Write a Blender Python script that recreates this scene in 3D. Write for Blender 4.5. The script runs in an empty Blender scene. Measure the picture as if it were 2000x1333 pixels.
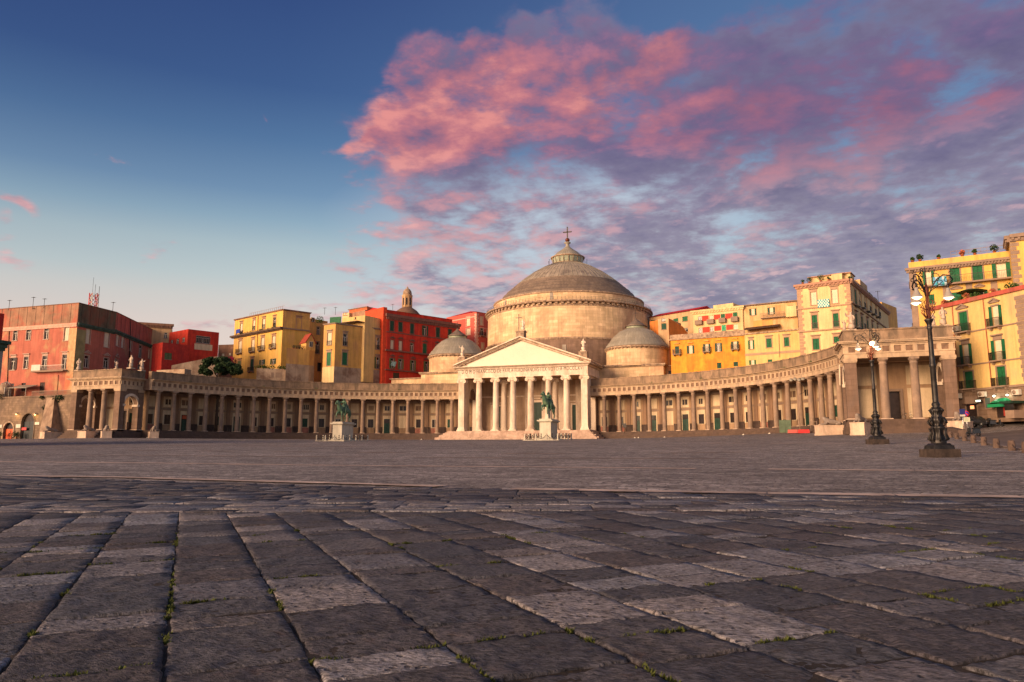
import bpy, math, random
import numpy as np
from mathutils import Vector, Matrix
from math import sin, cos, pi, radians as rad, hypot, atan2, sqrt
random.seed(7)
C0 = bpy.context.scene.collection
scn = bpy.context.scene

# ------------------------------------------------------------------ camera
FP, PIT, YAW = 1454.724, .1460, -.3389
CAM = Vector((54.893, -115.526, -3.677))
FW = Vector((sin(YAW)*cos(PIT), cos(YAW)*cos(PIT), sin(PIT)))
RT = Vector((cos(YAW), -sin(YAW), 0)); UPV = RT.cross(FW)
cd = bpy.data.cameras.new('camera'); cam = bpy.data.objects.new('camera', cd); C0.objects.link(cam)
cd.sensor_width = 36; cd.lens = FP/2000*36; cd.clip_start = .05; cd.clip_end = 4000
cam.matrix_world = Matrix((( RT.x, UPV.x, -FW.x, CAM.x), (RT.y, UPV.y, -FW.y, CAM.y), (RT.z, UPV.z, -FW.z, CAM.z), (0, 0, 0, 1)))
scn.camera = cam
def ray(x, y): return FW + RT*((x-1000)/FP) - UPV*((y-666.5)/FP)
def onz(x, y, z): d = ray(x, y); return CAM + d*((z-CAM.z)/d.z)
def ony(x, y, Y): d = ray(x, y); return CAM + d*((Y-CAM.y)/d.y)
def ondepth(x, y, D): return CAM + ray(x, y)*D
def azel(x, y): d = ray(x, y).normalized(); return atan2(d.x, d.y), math.asin(d.z)

# ------------------------------------------------------------------ light
SUN_EL, SUN_AZ = rad(13), rad(212)        # azimuth measured from +y towards +x: behind the camera, on its left
scn.view_settings.view_transform = 'Standard'; scn.view_settings.look = 'None'
scn.view_settings.exposure = .50; scn.view_settings.gamma = 1
sd = bpy.data.lights.new('sun', 'SUN'); sd.energy = 4.5; sd.angle = rad(28); sd.color = (1, .66, .40)
so = bpy.data.objects.new('sun', sd); C0.objects.link(so)
sdir = Vector((sin(SUN_AZ)*cos(SUN_EL), cos(SUN_AZ)*cos(SUN_EL), sin(SUN_EL)))
so.rotation_euler = sdir.to_track_quat('Z', 'Y').to_euler()

# ------------------------------------------------------------------ sky with clouds
w = bpy.data.worlds.new('World'); scn.world = w; w.use_nodes = True
nt = w.node_tree; nt.nodes.clear()
class NG:
    def __init__(s, t): s.t = t
    def n(s, typ, ins=None, **kw):
        nd = s.t.nodes.new(typ)
        for k, v in kw.items(): setattr(nd, k, v)
        for k, v in (ins or {}).items():
            if isinstance(v, bpy.types.NodeSocket): s.t.links.new(v, nd.inputs[k])
            else: nd.inputs[k].default_value = v
        return nd
    def m(s, op, a, b=0.0, c=0.0, clamp=False):
        return s.n('ShaderNodeMath', {0: a, 1: b, 2: c}, operation=op, use_clamp=clamp).outputs[0]
    def mix(s, f, a, b, bt='MIX'):
        nd = s.n('ShaderNodeMix', data_type='RGBA', blend_type=bt)
        for k, v in ((0, f), (6, a), (7, b)):
            if isinstance(v, bpy.types.NodeSocket): s.t.links.new(v, nd.inputs[k])
            else: nd.inputs[k].default_value = v if k == 0 else (*v, 1)[:4]
        return nd.outputs[2]
    def ramp(s, f, stops, interp='LINEAR'):
        nd = s.n('ShaderNodeValToRGB', {0: f}); cr = nd.color_ramp; cr.interpolation = interp
        while len(cr.elements) < len(stops): cr.elements.new(.5)
        for e, (p, c) in zip(cr.elements, stops):
            e.position = p; e.color = (*c, 1) if isinstance(c, tuple) else (c, c, c, 1)
        return nd.outputs[0]
    def noise(s, vec, scale, detail=5, rough=.55, dist=0, out=0):
        return s.n('ShaderNodeTexNoise', {'Vector': vec, 'Scale': scale, 'Detail': detail, 'Roughness': rough, 'Distortion': dist}).outputs[out]
def lin(r, g, b):
    f = lambda c: (c/255/12.92) if c/255 <= .04045 else ((c/255+.055)/1.055)**2.4
    return (f(r), f(g), f(b))
g = NG(nt)
tc = g.n('ShaderNodeTexCoord').outputs['Generated']
nrm = g.n('ShaderNodeVectorMath', {0: tc}, operation='NORMALIZE').outputs[0]
sx = g.n('ShaderNodeSeparateXYZ', {0: nrm})
az = g.m('ARCTAN2', sx.outputs[0], sx.outputs[1]); el = g.m('ARCSINE', sx.outputs[2])
zc = g.m('ADD', g.m('MAXIMUM', sx.outputs[2], 0), .10)
plane = g.n('ShaderNodeCombineXYZ', {0: g.m('DIVIDE', sx.outputs[0], zc), 1: g.m('DIVIDE', sx.outputs[1], zc), 2: 0.0}).outputs[0]
ae = g.n('ShaderNodeCombineXYZ', {0: az, 1: el, 2: 0.0}).outputs[0]
wob = g.n('ShaderNodeVectorMath', {0: g.noise(ae, 5, 4, .6, 0, 1), 1: (.5, .5, .5)}, operation='SUBTRACT').outputs[0]
wob = g.n('ShaderNodeVectorMath', {0: wob, 3: .22}, operation='SCALE').outputs[0]
aew = g.n('ShaderNodeVectorMath', {0: ae, 1: wob}, operation='ADD').outputs[0]
def blob(x, y, hx, hy, rot, gain, vec=None):
    a, e = azel(x, y)
    mp = g.n('ShaderNodeMapping', {'Vector': vec or aew, 'Location': (a, e, 0), 'Rotation': (0, 0, rad(rot)), 'Scale': (hx/FP, hy/FP, 1)}, vector_type='TEXTURE')
    v = g.n('ShaderNodeTexGradient', {0: mp.outputs[0]}, gradient_type='SPHERICAL').outputs[1]
    return g.m('MULTIPLY', v, gain)
def add(*v):
    r = v[0]
    for x in v[1:]: r = g.m('ADD', r, x)
    return r
SKY = .70
stops = [(0, 244, 208, 192), (.19, 236, 219, 209), (.24, 225, 222, 215), (.274, 208, 220, 219), (.325, 192, 212, 217), (.366, 162, 193, 211), (.41, 132, 168, 200), (.49, 98, 138, 181), (.57, 72, 108, 160), (.72, 54, 82, 138), (1, 30, 46, 92)]
base = g.ramp(g.m('MULTIPLY', el, 1/.80), [(p, lin(r, g_, b)) for p, r, g_, b in stops])
a0, _ = azel(0, 300); a1, _ = azel(2000, 300)
azf = g.n('ShaderNodeMapRange', {0: az, 1: a0, 2: a1, 3: 0.0, 4: 1.0}).outputs[0]
base = g.mix(g.n('ShaderNodeMapRange', {0: azf, 1: .25, 2: .8, 3: 0.0, 4: .30}).outputs[0], base, lin(122, 158, 196))
base = g.mix(g.n('ShaderNodeMapRange', {0: azf, 1: .30, 2: -.1, 3: 0.0, 4: .32}).outputs[0], base, g.mix(1.0, base, (.45, .42, .52), 'MULTIPLY')) if False else base
sky = g.n('ShaderNodeTexSky', sky_type='NISHITA', sun_disc=False, sun_elevation=SUN_EL, sun_rotation=SUN_AZ)
nish = g.n('ShaderNodeVectorMath', {0: sky.outputs[0], 3: .09}, operation='SCALE').outputs[0]
base = g.mix(.10, base, nish)
# cloud cover: where the cloud banks stand, broken up by noise in the cloud layer's plane
bank = add(blob(1020, 215, 430, 215, 16, 2.2), blob(790, 262, 190, 34, 8, 1.3), blob(1200, 260, 320, 180, 0, 1.7), blob(850, 90, 130, 70, 10, 1.2), blob(1050, 45, 80, 40, 10, .85), blob(1190, 85, 100, 50, 20, .9),
           blob(1300, 110, 85, 60, 35, 1.2), blob(1395, 140, 110, 50, 0, 1.0), blob(1750, 240, 660, 240, 10, 2.3), blob(1980, 90, 360, 170, 0, 1.6), blob(1560, 80, 300, 110, 8, 1.0), blob(1760, 470, 680, 280, 0, 2.4), blob(1500, 560, 440, 150, 0, 1.9),
           blob(1060, 490, 480, 190, 0, 1.05), blob(790, 590, 340, 72, 3, 1.15), blob(1270, 410, 380, 140, 0, .85), blob(860, 500, 200, 95, 0, .75), blob(740, 330, 60, 40, 0, .6), blob(1300, 600, 400, 90, 0, .9),
           blob(15, 475, 60, 40, -15, .8), blob(180, 335, 42, 16, 0, .62), blob(62, 405, 36, 20, -20, .62), blob(290, 475, 40, 25, -20, .5), blob(450, 640, 380, 22, 0, .62), blob(508, 215, 24, 12, 0, .62))
bank = g.m('MINIMUM', g.m('MULTIPLY', bank, .80), g.n('ShaderNodeMapRange', {0: azf, 1: .45, 2: .85, 3: .84, 4: 1.16}).outputs[0])
n1 = g.noise(plane, 2.1, 6, .58, .35); n2 = g.noise(plane, 8.0, 8, .60, .1)
offv = (-.075*FW.x-.06*RT.x, -.075*FW.y-.06*RT.y, 0)
pl2 = g.n('ShaderNodeVectorMath', {0: plane, 1: offv}, operation='ADD').outputs[0]
n1o = g.noise(pl2, 2.1, 6, .58, .35); n2o = g.noise(pl2, 8.0, 8, .60, .1)
lowf = g.n('ShaderNodeMapRange', {0: el, 1: .40, 2: .22}).outputs[0]
w2 = g.m('ADD', .36, g.m('MULTIPLY', lowf, .18)); w1 = g.m('SUBTRACT', 1.0, w2)
nn = g.m('ADD', g.m('MULTIPLY', n1, w1), g.m('MULTIPLY', n2, w2)); nno = g.m('ADD', g.m('MULTIPLY', n1o, w1), g.m('MULTIPLY', n2o, w2))
dens = g.m('ADD', g.m('SUBTRACT', bank, .40), g.m('MULTIPLY', g.m('SUBTRACT', nn, .5), 5.2))
cov = g.n('ShaderNodeMapRange', {0: dens, 1: -.22, 2: .72, 3: 0.0, 4: .97}, interpolation_type='SMOOTHSTEP').outputs[0]
cov = g.m('MULTIPLY', cov, g.n('ShaderNodeMapRange', {0: bank, 1: .02, 2: .30}).outputs[0])
thick = g.n('ShaderNodeMapRange', {0: dens, 1: .2, 2: 1.25, 3: 0.0, 4: 1.0}).outputs[0]
lit = g.m('MULTIPLY', g.m('SUBTRACT', nn, nno), 6.5)
veil = add(blob(1130, 430, 520, 130, 0, 1.3, ae), blob(900, 560, 400, 90, 0, .7, ae), blob(1950, 590, 300, 90, 0, .6, ae))
base = g.mix(g.m('MINIMUM', veil, .85), base, lin(194, 204, 217))
base = g.mix(g.m('MINIMUM', blob(-150, -120, 1300, 620, 0, .62, ae), .85), base, lin(40, 56, 108))
# where the low sun colours the clouds
pinkm = add(blob(860, 200, 300, 170, 20, 1.4), blob(780, 262, 220, 60, 8, 1.0), blob(1190, 170, 150, 70, 0, .9), blob(1290, 100, 110, 80, 0, .9), blob(1060, 120, 300, 120, 0, .6), blob(1780, 200, 480, 100, 14, .95), blob(1420, 240, 260, 70, 12, .8), blob(1450, 150, 520, 170, 5, .55), blob(1000, 300, 420, 90, 0, .35), blob(1600, 320, 300, 60, 5, .35),
            blob(20, 475, 120, 60, 0, .8), blob(180, 335, 80, 40, 0, .8), blob(62, 405, 80, 50, 0, .8), blob(508, 215, 40, 30, 0, .8), blob(850, 500, 360, 140, 0, .75), blob(500, 630, 600, 70, 0, 1.0), blob(1200, 590, 400, 60, 0, .35))
n3 = g.noise(plane, 3.6, 6, .6, .3)
pk = g.n('ShaderNodeMapRange', {0: add(g.m('MINIMUM', pinkm, 1.15), g.m('MULTIPLY', lit, .95), g.m('MULTIPLY', g.m('SUBTRACT', n3, .5), 1.2), g.m('MULTIPLY', thick, -.75)), 1: -.15, 2: 1.25, 3: .0, 4: 1.0}).outputs[0]
shade = g.mix(thick, lin(136, 128, 158), lin(100, 92, 130))
shade = g.mix(g.m('MULTIPLY', lowf, .80), shade, g.mix(thick, lin(188, 180, 192), lin(138, 134, 156)))
pink = g.ramp(pk, [(0, lin(120, 104, 142)), (.35, lin(160, 112, 138)), (.70, lin(194, 122, 134)), (1, lin(224, 144, 140))])
pinkr = g.ramp(pk, [(0, lin(112, 98, 138)), (.4, lin(130, 102, 136)), (1, lin(164, 100, 122))])
pink = g.mix(g.n('ShaderNodeMapRange', {0: azf, 1: .55, 2: .78}).outputs[0], pink, pinkr)
pink = g.mix(g.m('MULTIPLY', lowf, .80), pink, lin(218, 186, 188))
ccol = g.mix(g.n('ShaderNodeMapRange', {0: pk, 1: .0, 2: .38}).outputs[0], shade, pink)
lv = g.n('ShaderNodeMapRange', {0: lit, 1: -.8, 2: .9, 3: .86, 4: 1.10}).outputs[0]
ccol = g.mix(1.0, ccol, g.n('ShaderNodeCombineXYZ', {0: lv, 1: lv, 2: lv}).outputs[0], 'MULTIPLY')
full = g.mix(cov, base, ccol)
# the glowing horizon round the low sun, behind the camera
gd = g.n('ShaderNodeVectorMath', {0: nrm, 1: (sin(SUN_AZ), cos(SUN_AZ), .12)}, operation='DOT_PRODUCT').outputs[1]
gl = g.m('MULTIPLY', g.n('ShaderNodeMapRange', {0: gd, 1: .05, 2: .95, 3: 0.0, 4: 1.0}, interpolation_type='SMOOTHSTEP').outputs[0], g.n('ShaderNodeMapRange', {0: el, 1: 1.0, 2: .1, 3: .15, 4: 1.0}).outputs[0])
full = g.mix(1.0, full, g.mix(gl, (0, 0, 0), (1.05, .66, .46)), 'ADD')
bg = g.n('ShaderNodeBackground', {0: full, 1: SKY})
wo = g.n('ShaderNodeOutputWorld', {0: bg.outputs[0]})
w.cycles.sampling_method = 'MANUAL'; w.cycles.sample_map_resolution = 512

# ------------------------------------------------------------------ materials
MATS = {}
def mat(name, col, rough=.85, var=.12, vscale=1.5, stain=None, samt=.45, sscale=.5, szs=.4, bump=.0, bscale=20, brick=None, metal=0, emit=None, fine=.08, spec=.3, band=None):
    if name in MATS: return MATS[name]
    m = bpy.data.materials.new(name); m.use_nodes = True; t = m.node_tree; q = NG(t)
    p = t.nodes['Principled BSDF']; p.inputs['Roughness'].default_value = rough; p.inputs['Metallic'].default_value = metal
    p.inputs['Specular IOR Level'].default_value = spec
    if emit:
        p.inputs['Base Color'].default_value = (*col, 1); p.inputs['Emission Color'].default_value = (*col, 1); p.inputs['Emission Strength'].default_value = emit
        MATS[name] = m; return m
    oc = q.n('ShaderNodeTexCoord').outputs['Object']
    rnd = q.n('ShaderNodeObjectInfo').outputs['Random']
    off = q.n('ShaderNodeVectorMath', {0: oc, 1: q.n('ShaderNodeCombineXYZ', {0: q.m('MULTIPLY', rnd, 97), 1: q.m('MULTIPLY', rnd, 41), 2: 0.0}).outputs[0]}, operation='ADD').outputs[0]
    c = q.n('ShaderNodeRGB').outputs[0]; c.default_value = (*col, 1)
    hgt = None
    if brick:
        bw, bh, mo, bv = brick
        uv = q.n('ShaderNodeUVMap').outputs[0]
        b = q.n('ShaderNodeTexBrick', {'Vector': uv, 'Color1': (1, 1, 1, 1), 'Color2': (1-bv, 1-bv, 1-bv*1.15, 1), 'Mortar': (.62, .58, .55, 1), 'Scale': 1.0, 'Mortar Size': mo, 'Mortar Smooth': .3, 'Brick Width': bw, 'Row Height': bh, 'Bias': 0.0})
        c = q.mix(1.0, c, b.outputs[0], 'MULTIPLY'); hgt = b.outputs[1]
    nv = q.noise(off, vscale, 6, .6)
    k = q.n('ShaderNodeMapRange', {0: nv, 1: .25, 2: .75, 3: 1-var*1.6, 4: 1+var*1.2}).outputs[0]
    f2 = q.noise(off, vscale*14, 4, .65)
    k = q.m('MULTIPLY', k, q.n('ShaderNodeMapRange', {0: f2, 1: .2, 2: .8, 3: 1-fine*1.5, 4: 1+fine*1.5}).outputs[0])
    kk = q.n('ShaderNodeCombineXYZ', {0: k, 1: k, 2: k}).outputs[0]
    c = q.mix(1.0, c, kk, 'MULTIPLY')
    if stain:
        st = q.n('ShaderNodeMapping', {'Vector': off, 'Scale': (1, 1, szs)}).outputs[0]
        sn = q.noise(st, sscale, 7, .68, .4)
        sf = q.n('ShaderNodeMapRange', {0: sn, 1: .62-samt*.32, 2: .74-samt*.25, 3: 0.0, 4: .85}).outputs[0]
        c = q.mix(sf, c, stain)
        rn_ = q.noise(q.n('ShaderNodeMapping', {'Vector': off, 'Scale': (1.6, 1.6, .10)}).outputs[0], 1.0, 6, .7)
        rk = q.n('ShaderNodeMapRange', {0: rn_, 1: .40, 2: .66, 3: 1.07, 4: .80}).outputs[0]
        c = q.mix(1.0, c, q.n('ShaderNodeCombineXYZ', {0: rk, 1: rk, 2: rk}).outputs[0], 'MULTIPLY')
    if band:   # slats: fine horizontal ribs cut in the surface
        wv = q.n('ShaderNodeTexWave', {'Vector': oc, 'Scale': band}, wave_type='BANDS', bands_direction='Z').outputs[1]
        hgt = wv
    t.links.new(c, p.inputs['Base Color'])
    if bump or hgt is not None:
        bn = q.noise(off, bscale, 5, .6)
        h = q.m('MULTIPLY', bn, bump)
        if hgt is not None: h = q.m('ADD', h, q.m('MULTIPLY', hgt, -.5 if brick else .6))
        bb = q.n('ShaderNodeBump', {'Strength': .5, 'Distance': .03, 'Height': h})
        t.links.new(bb.outputs[0], p.inputs['Normal'])
    MATS[name] = m; return m

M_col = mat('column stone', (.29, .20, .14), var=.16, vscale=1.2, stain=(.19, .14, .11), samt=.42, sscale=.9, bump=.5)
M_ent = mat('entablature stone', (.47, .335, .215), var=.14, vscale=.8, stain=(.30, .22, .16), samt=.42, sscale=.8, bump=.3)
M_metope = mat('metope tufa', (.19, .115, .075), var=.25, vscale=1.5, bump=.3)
M_para = mat('weathered parapet', (.29, .195, .125), var=.25, vscale=.6, stain=(.13, .095, .065), samt=.50, sscale=.8, szs=.35, bump=.8, bscale=6)
M_plinth = mat('plinth marble', (.60, .44, .32), var=.12, stain=(.32, .24, .18), samt=.3, bump=.2)
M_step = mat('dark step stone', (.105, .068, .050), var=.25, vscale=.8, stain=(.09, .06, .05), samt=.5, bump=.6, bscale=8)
M_piero = mat('brown piperno', (.205, .13, .092), var=.18, vscale=.9, brick=(4.0, .72, .018, .2), stain=(.16, .11, .085), samt=.35, bump=.5)
M_wtan = mat('tan wall plaster', (.36, .23, .135), var=.1, vscale=.7, stain=(.30, .19, .12), samt=.25)
M_wpil = mat('brown pilaster plaster', (.24, .145, .09), var=.12, vscale=.7, stain=(.2, .13, .09), samt=.3)
M_wain = mat('dark wainscot', (.07, .045, .036), var=.3, vscale=.8, stain=(.22, .15, .11), samt=.25)
M_cream = mat('cream panel plaster', (.62, .48, .31), var=.08, vscale=.5, stain=(.45, .34, .22), samt=.28)
M_door = mat('dark green door', (.012, .040, .026), rough=.5, var=.3)
M_dwin = mat('dark window', (.03, .02, .018), rough=.25, var=.3)
M_ceil = mat('gallery ceiling', (.20, .12, .08), var=.2)
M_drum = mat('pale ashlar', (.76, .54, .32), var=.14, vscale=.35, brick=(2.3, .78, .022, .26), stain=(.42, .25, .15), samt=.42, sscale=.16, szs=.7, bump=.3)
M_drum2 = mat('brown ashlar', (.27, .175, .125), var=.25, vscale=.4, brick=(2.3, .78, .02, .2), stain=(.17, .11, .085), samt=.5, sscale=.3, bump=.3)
M_mold = mat('weathered moulding', (.42, .29, .19), var=.25, vscale=1, stain=(.16, .11, .08), samt=.5, sscale=1.5, szs=1, bump=.5)
M_lead = mat('lead roofing', (.36, .30, .235), rough=.6, var=.16, vscale=.5, brick=(1.4, 3.2, .03, .16), stain=(.15, .12, .10), samt=.4, sscale=.3, szs=.5, bump=.2, spec=.5)
M_lead2 = mat('lead steps', (.20, .15, .115), rough=.65, var=.2, vscale=.5, brick=(.9, .9, .03, .12), stain=(.12, .09, .075), samt=.4, bump=.2)
M_lead3 = mat('grey lead', (.30, .27, .215), rough=.6, var=.14, vscale=.6, brick=(.85, 2.4, .04, .14), bump=.2, spec=.5)
M_marb = mat('white marble', (.74, .61, .47), var=.10, vscale=.5, stain=(.46, .34, .24), samt=.42, sscale=.4, bump=.15)
M_tymp = mat('pediment plaster', (.78, .64, .50), var=.04, vscale=.4)
M_portw = mat('portico wall', (.44, .31, .21), var=.14, vscale=.4, brick=(2.2, .8, .01, .1), stain=(.32, .21, .14), samt=.3)
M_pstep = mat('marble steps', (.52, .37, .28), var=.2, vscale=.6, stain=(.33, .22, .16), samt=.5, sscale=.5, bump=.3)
M_letter = mat('bronze lettering', (.11, .075, .05), rough=.6, var=.2)
M_bronze = mat('green bronze', (.075, .15, .095), rough=.55, var=.4, vscale=2.5, stain=(.17, .25, .15), samt=.5, sscale=2.5, metal=.3, bump=.3)
M_ped = mat('pedestal granite', (.54, .49, .38), var=.1, vscale=1, stain=(.40, .34, .26), samt=.3)
M_stat = mat('statue stone', (.50, .39, .30), var=.15, vscale=2.5, stain=(.32, .25, .19), samt=.4, sscale=2.5, bump=.4)
M_lion = mat('lion stone', (.30, .24, .20), var=.2, vscale=2.5, stain=(.2, .16, .13), samt=.4, bump=.5)
M_iron = mat('dark iron', (.034, .030, .028), rough=.45, var=.5, vscale=3, metal=.6, bump=.5, bscale=25, spec=.5)
M_redglow = mat('red iron and painted lamp glow', (.13, .035, .02), rough=.5, var=.4, vscale=4, metal=.3)  # red iron for the ball; on lamp ornaments the red is painted lamp glow
M_lava = mat('lava stone', (.042, .030, .025), var=.35, vscale=3, stain=(.07, .05, .04), samt=.35, sscale=3, bump=.8)
M_tuffr = mat('tuff bollard', (.115, .075, .058), var=.3, vscale=3, stain=(.13, .09, .07), samt=.4, sscale=3, bump=.8)
M_glass = mat('window glass', (.022, .020, .020), rough=.15, var=.4, spec=.35)
M_white = mat('white paint', (.58, .53, .44), rough=.6, var=.1)
M_curt = mat('pale curtain', (.62, .54, .38), rough=.7, var=.08)
M_green = mat('green shutter', (.012, .115, .045), rough=.55, var=.25, vscale=3, band=9)
M_dgreen = mat('dark green shutter', (.010, .060, .035), rough=.55, var=.25, vscale=3, band=9)
M_olive = mat('olive shutter', (.10, .13, .05), rough=.6, var=.25, vscale=3, band=9)
M_brown = mat('brown shutter', (.045, .022, .018), rough=.6, var=.25, band=9)
M_tgrey = mat('taupe trim', (.26, .18, .13), var=.15, vscale=1.2)
M_tgreen = mat('green oxidised gutter', (.05, .085, .06), var=.4, vscale=1.2)
M_red = mat('bright red plaster', (.56, .045, .022), var=.22, vscale=.5, stain=(.44, .025, .02), samt=.4, sscale=.35)
M_roofr = mat('red roofing', (.42, .015, .018), var=.2)
M_leaf = mat('dark foliage', (.025, .05, .018), rough=.7, var=.5, vscale=2, spec=.2)
M_leaf2 = mat('balcony foliage', (.045, .09, .02), rough=.7, var=.5, vscale=3, spec=.2)
M_bark = mat('bark', (.09, .06, .04), var=.3, bump=1)
M_terra = mat('terracotta', (.36, .10, .05), var=.25)
M_black = mat('black rubber', (.015, .015, .015), rough=.6, var=.2)
M_paintk = mat('black car paint', (.018, .018, .02), rough=.25, var=.1, spec=.6)
M_chrome = mat('steel', (.5, .5, .5), rough=.35, metal=1, var=.1)
M_redpl = mat('red plastic', (.60, .03, .03), rough=.45, var=.2, vscale=2)
M_lampw = mat('lit lamp glass', (1, .80, .52), emit=2.2)
M_lampy = mat('yellow lamp', (1, .62, .18), emit=6)
M_shade = mat('white enamel shade', (.30, .27, .24), rough=.4, var=.1)
M_blueb = mat('blue cloth', (.03, .30, .36), rough=.8, var=.1)

# ------------------------------------------------------------------ mesh helpers
ORG = {}
def org(o): return ORG.get(o.name, Vector((0, 0, 0)))
def tagp(o, label=None, cat=None, group=None, kind=None):
    for k, v in (('label', label), ('category', cat), ('group', group), ('kind', kind)):
        if v: o[k] = v
    return o
def thing(name, label, cat, loc, group=None):
    o = bpy.data.objects.new(name, None); C0.objects.link(o); o.location = loc; o.empty_display_size = .3
    ORG[o.name] = Vector(loc); return tagp(o, label, cat, group)
class MB:
    def __init__(s, M=None): s.v = []; s.f = []; s.mi = []; s.uv = []; s.sm = []; s.M = M; s.cm = 0
    def P(s, p):
        p = Vector(p); return s.M @ p if s.M is not None else p
    def add(s, pts, faces, uvs=None, smooth=False, raw=False):
        b = len(s.v); s.v += [Vector(p) if raw else s.P(p) for p in pts]
        for k, fc in enumerate(faces):
            s.f.append([b+i for i in fc]); s.mi.append(s.cm); s.sm.append(smooth)
            s.uv.append(uvs[k] if uvs else None)
    def quad(s, a, b, c, d): s.add([a, b, c, d], [(0, 1, 2, 3)])
    def box(s, x0, x1, y0, y1, z0, z1):
        s.add([(x0, y0, z0), (x1, y0, z0), (x1, y1, z0), (x0, y1, z0), (x0, y0, z1), (x1, y0, z1), (x1, y1, z1), (x0, y1, z1)],
              [(0, 3, 2, 1), (4, 5, 6, 7), (0, 1, 5, 4), (1, 2, 6, 5), (2, 3, 7, 6), (3, 0, 4, 7)])
    def taper(s, cx, cy, z0, z1, w0, d0, w1, d1):
        p = [(cx+a*w0/2, cy+b*d0/2, z0) for a, b in ((-1, -1), (1, -1), (1, 1), (-1, 1))]+[(cx+a*w1/2, cy+b*d1/2, z1) for a, b in ((-1, -1), (1, -1), (1, 1), (-1, 1))]
        s.add(p, [(0, 3, 2, 1), (4, 5, 6, 7), (0, 1, 5, 4), (1, 2, 6, 5), (2, 3, 7, 6), (3, 0, 4, 7)])
    def prism(s, poly, z0, z1):     # poly counter-clockwise from above
        n = len(poly); p = [(x, y, z0) for x, y in poly]+[(x, y, z1) for x, y in poly]
        s.add(p, [tuple(range(n-1, -1, -1)), tuple(range(n, 2*n))]+[(i, (i+1) % n, n+(i+1) % n, n+i) for i in range(n)])
    def xz(s, poly, y0, y1):        # polygon in x,z extruded in y
        n = len(poly); p = [(x, y0, z) for x, z in poly]+[(x, y1, z) for x, z in poly]
        s.add(p, [tuple(range(n)), tuple(range(2*n-1, n-1, -1))]+[((i+1) % n, i, n+i, n+(i+1) % n) for i in range(n)])
    def lathe(s, prof, cx=0, cy=0, n=24, a0=0, a1=2*pi, smooth=True, cap=True, wob=None):
        full = abs(a1-a0-2*pi) < 1e-6; m = n if full else n+1; k = len(prof); pts = []
        for j in range(m):
            a = a0+(a1-a0)*j/n
            for r, z in prof:
                rr = r*(1+(wob(a, z) if wob else 0)); pts.append((cx+rr*cos(a), cy+rr*sin(a), z))
        fs = []; uv = []; L = [0]
        for (r0, z0), (r1, z1) in zip(prof, prof[1:]): L.append(L[-1]+hypot(r1-r0, z1-z0))
        R = max(r for r, z in prof)
        for j in range(n):
            j2 = (j+1) % m; ua = (a0+(a1-a0)*j/n)*R; ub = (a0+(a1-a0)*(j+1)/n)*R
            for i in range(k-1):
                fs.append((j*k+i, j2*k+i, j2*k+i+1, j*k+i+1)); uv.append(((ua, L[i]), (ub, L[i]), (ub, L[i+1]), (ua, L[i+1])))
        if cap and full:
            if prof[-1][0] > 1e-4: fs.append(tuple(j*k+k-1 for j in range(m))); uv.append(None)
            if prof[0][0] > 1e-4: fs.append(tuple(j*k for j in range(m-1, -1, -1))); uv.append(None)
        s.add(pts, fs, uv, smooth)
    def tube(s, path, r, n=8, smooth=True):
        path = [Vector(p) for p in path]; k = len(path); pts = []
        rr = r if isinstance(r, (list, tuple)) else [r]*k
        for i, p in enumerate(path):
            d = (path[min(i+1, k-1)]-path[max(i-1, 0)]).normalized()
            a = d.cross(Vector((0, 0, 1)) if abs(d.z) < .95 else Vector((1, 0, 0))).normalized(); b = d.cross(a)
            for j in range(n):
                t = 2*pi*j/n; pts.append(p+(a*cos(t)+b*sin(t))*rr[i])
        fs = [(i*n+j, (i+1)*n+j, (i+1)*n+(j+1) % n, i*n+(j+1) % n) for i in range(k-1) for j in range(n)]
        fs += [tuple(range(n)), tuple((k-1)*n+j for j in range(n-1, -1, -1))]
        s.add(pts, fs, None, smooth)
    def arc(s, prof, cx, cy, a0, a1, n, mir=1, close=True):
        # closed profile of (r, z) swept about (cx, cy); angle measured from +y towards mir*x
        k = len(prof); pts = []
        for j in range(n+1):
            a = a0+(a1-a0)*j/n
            for r, z in prof: pts.append((cx+mir*r*sin(a), cy+r*cos(a), z))
        L = [0]
        for i in range(k): r0, z0 = prof[i]; r1, z1 = prof[(i+1) % k]; L.append(L[-1]+hypot(r1-r0, z1-z0))
        fs = []; uv = []
        for j in range(n):
            ua = (a0+(a1-a0)*j/n)*55; ub = (a0+(a1-a0)*(j+1)/n)*55
            for i in range(k if close else k-1):
                i2 = (i+1) % k
                fs.append((j*k+i, (j+1)*k+i, (j+1)*k+i2, j*k+i2)); uv.append(((ua, L[i]), (ub, L[i]), (ub, L[i+1]), (ua, L[i+1])))
        if close: fs += [tuple(range(k)), tuple(n*k+i for i in range(k-1, -1, -1))]; uv += [None, None]
        s.add(pts, fs, uv)
    def build(s, name, mats, parent=None, at=None, weld=False):
        base = Vector(at) if at is not None else (org(parent) if parent else Vector((0, 0, 0)))
        local = at is not None
        me = bpy.data.meshes.new(name)
        V = s.v if local else [v-base for v in s.v]
        me.from_pydata([tuple(v) for v in V], [], s.f)
        mats = mats if isinstance(mats, (list, tuple)) else [mats]
        for m in mats: me.materials.append(m)
        me.polygons.foreach_set('material_index', s.mi); me.polygons.foreach_set('use_smooth', s.sm)
        uvl = me.uv_layers.new(name='UVMap'); flat = []
        for p, u in zip(me.polygons, s.uv):
            if u: flat += [c for q in u for c in q]; continue
            nx, ny, nz = p.normal
            for vi in p.vertices:
                c = s.v[vi]
                if abs(nz) > .8: flat += [c.x, c.y]
                else:
                    l = hypot(nx, ny) or 1; flat += [(-ny*c.x+nx*c.y)/l, c.z]
        uvl.data.foreach_set('uv', flat); me.update()
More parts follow.
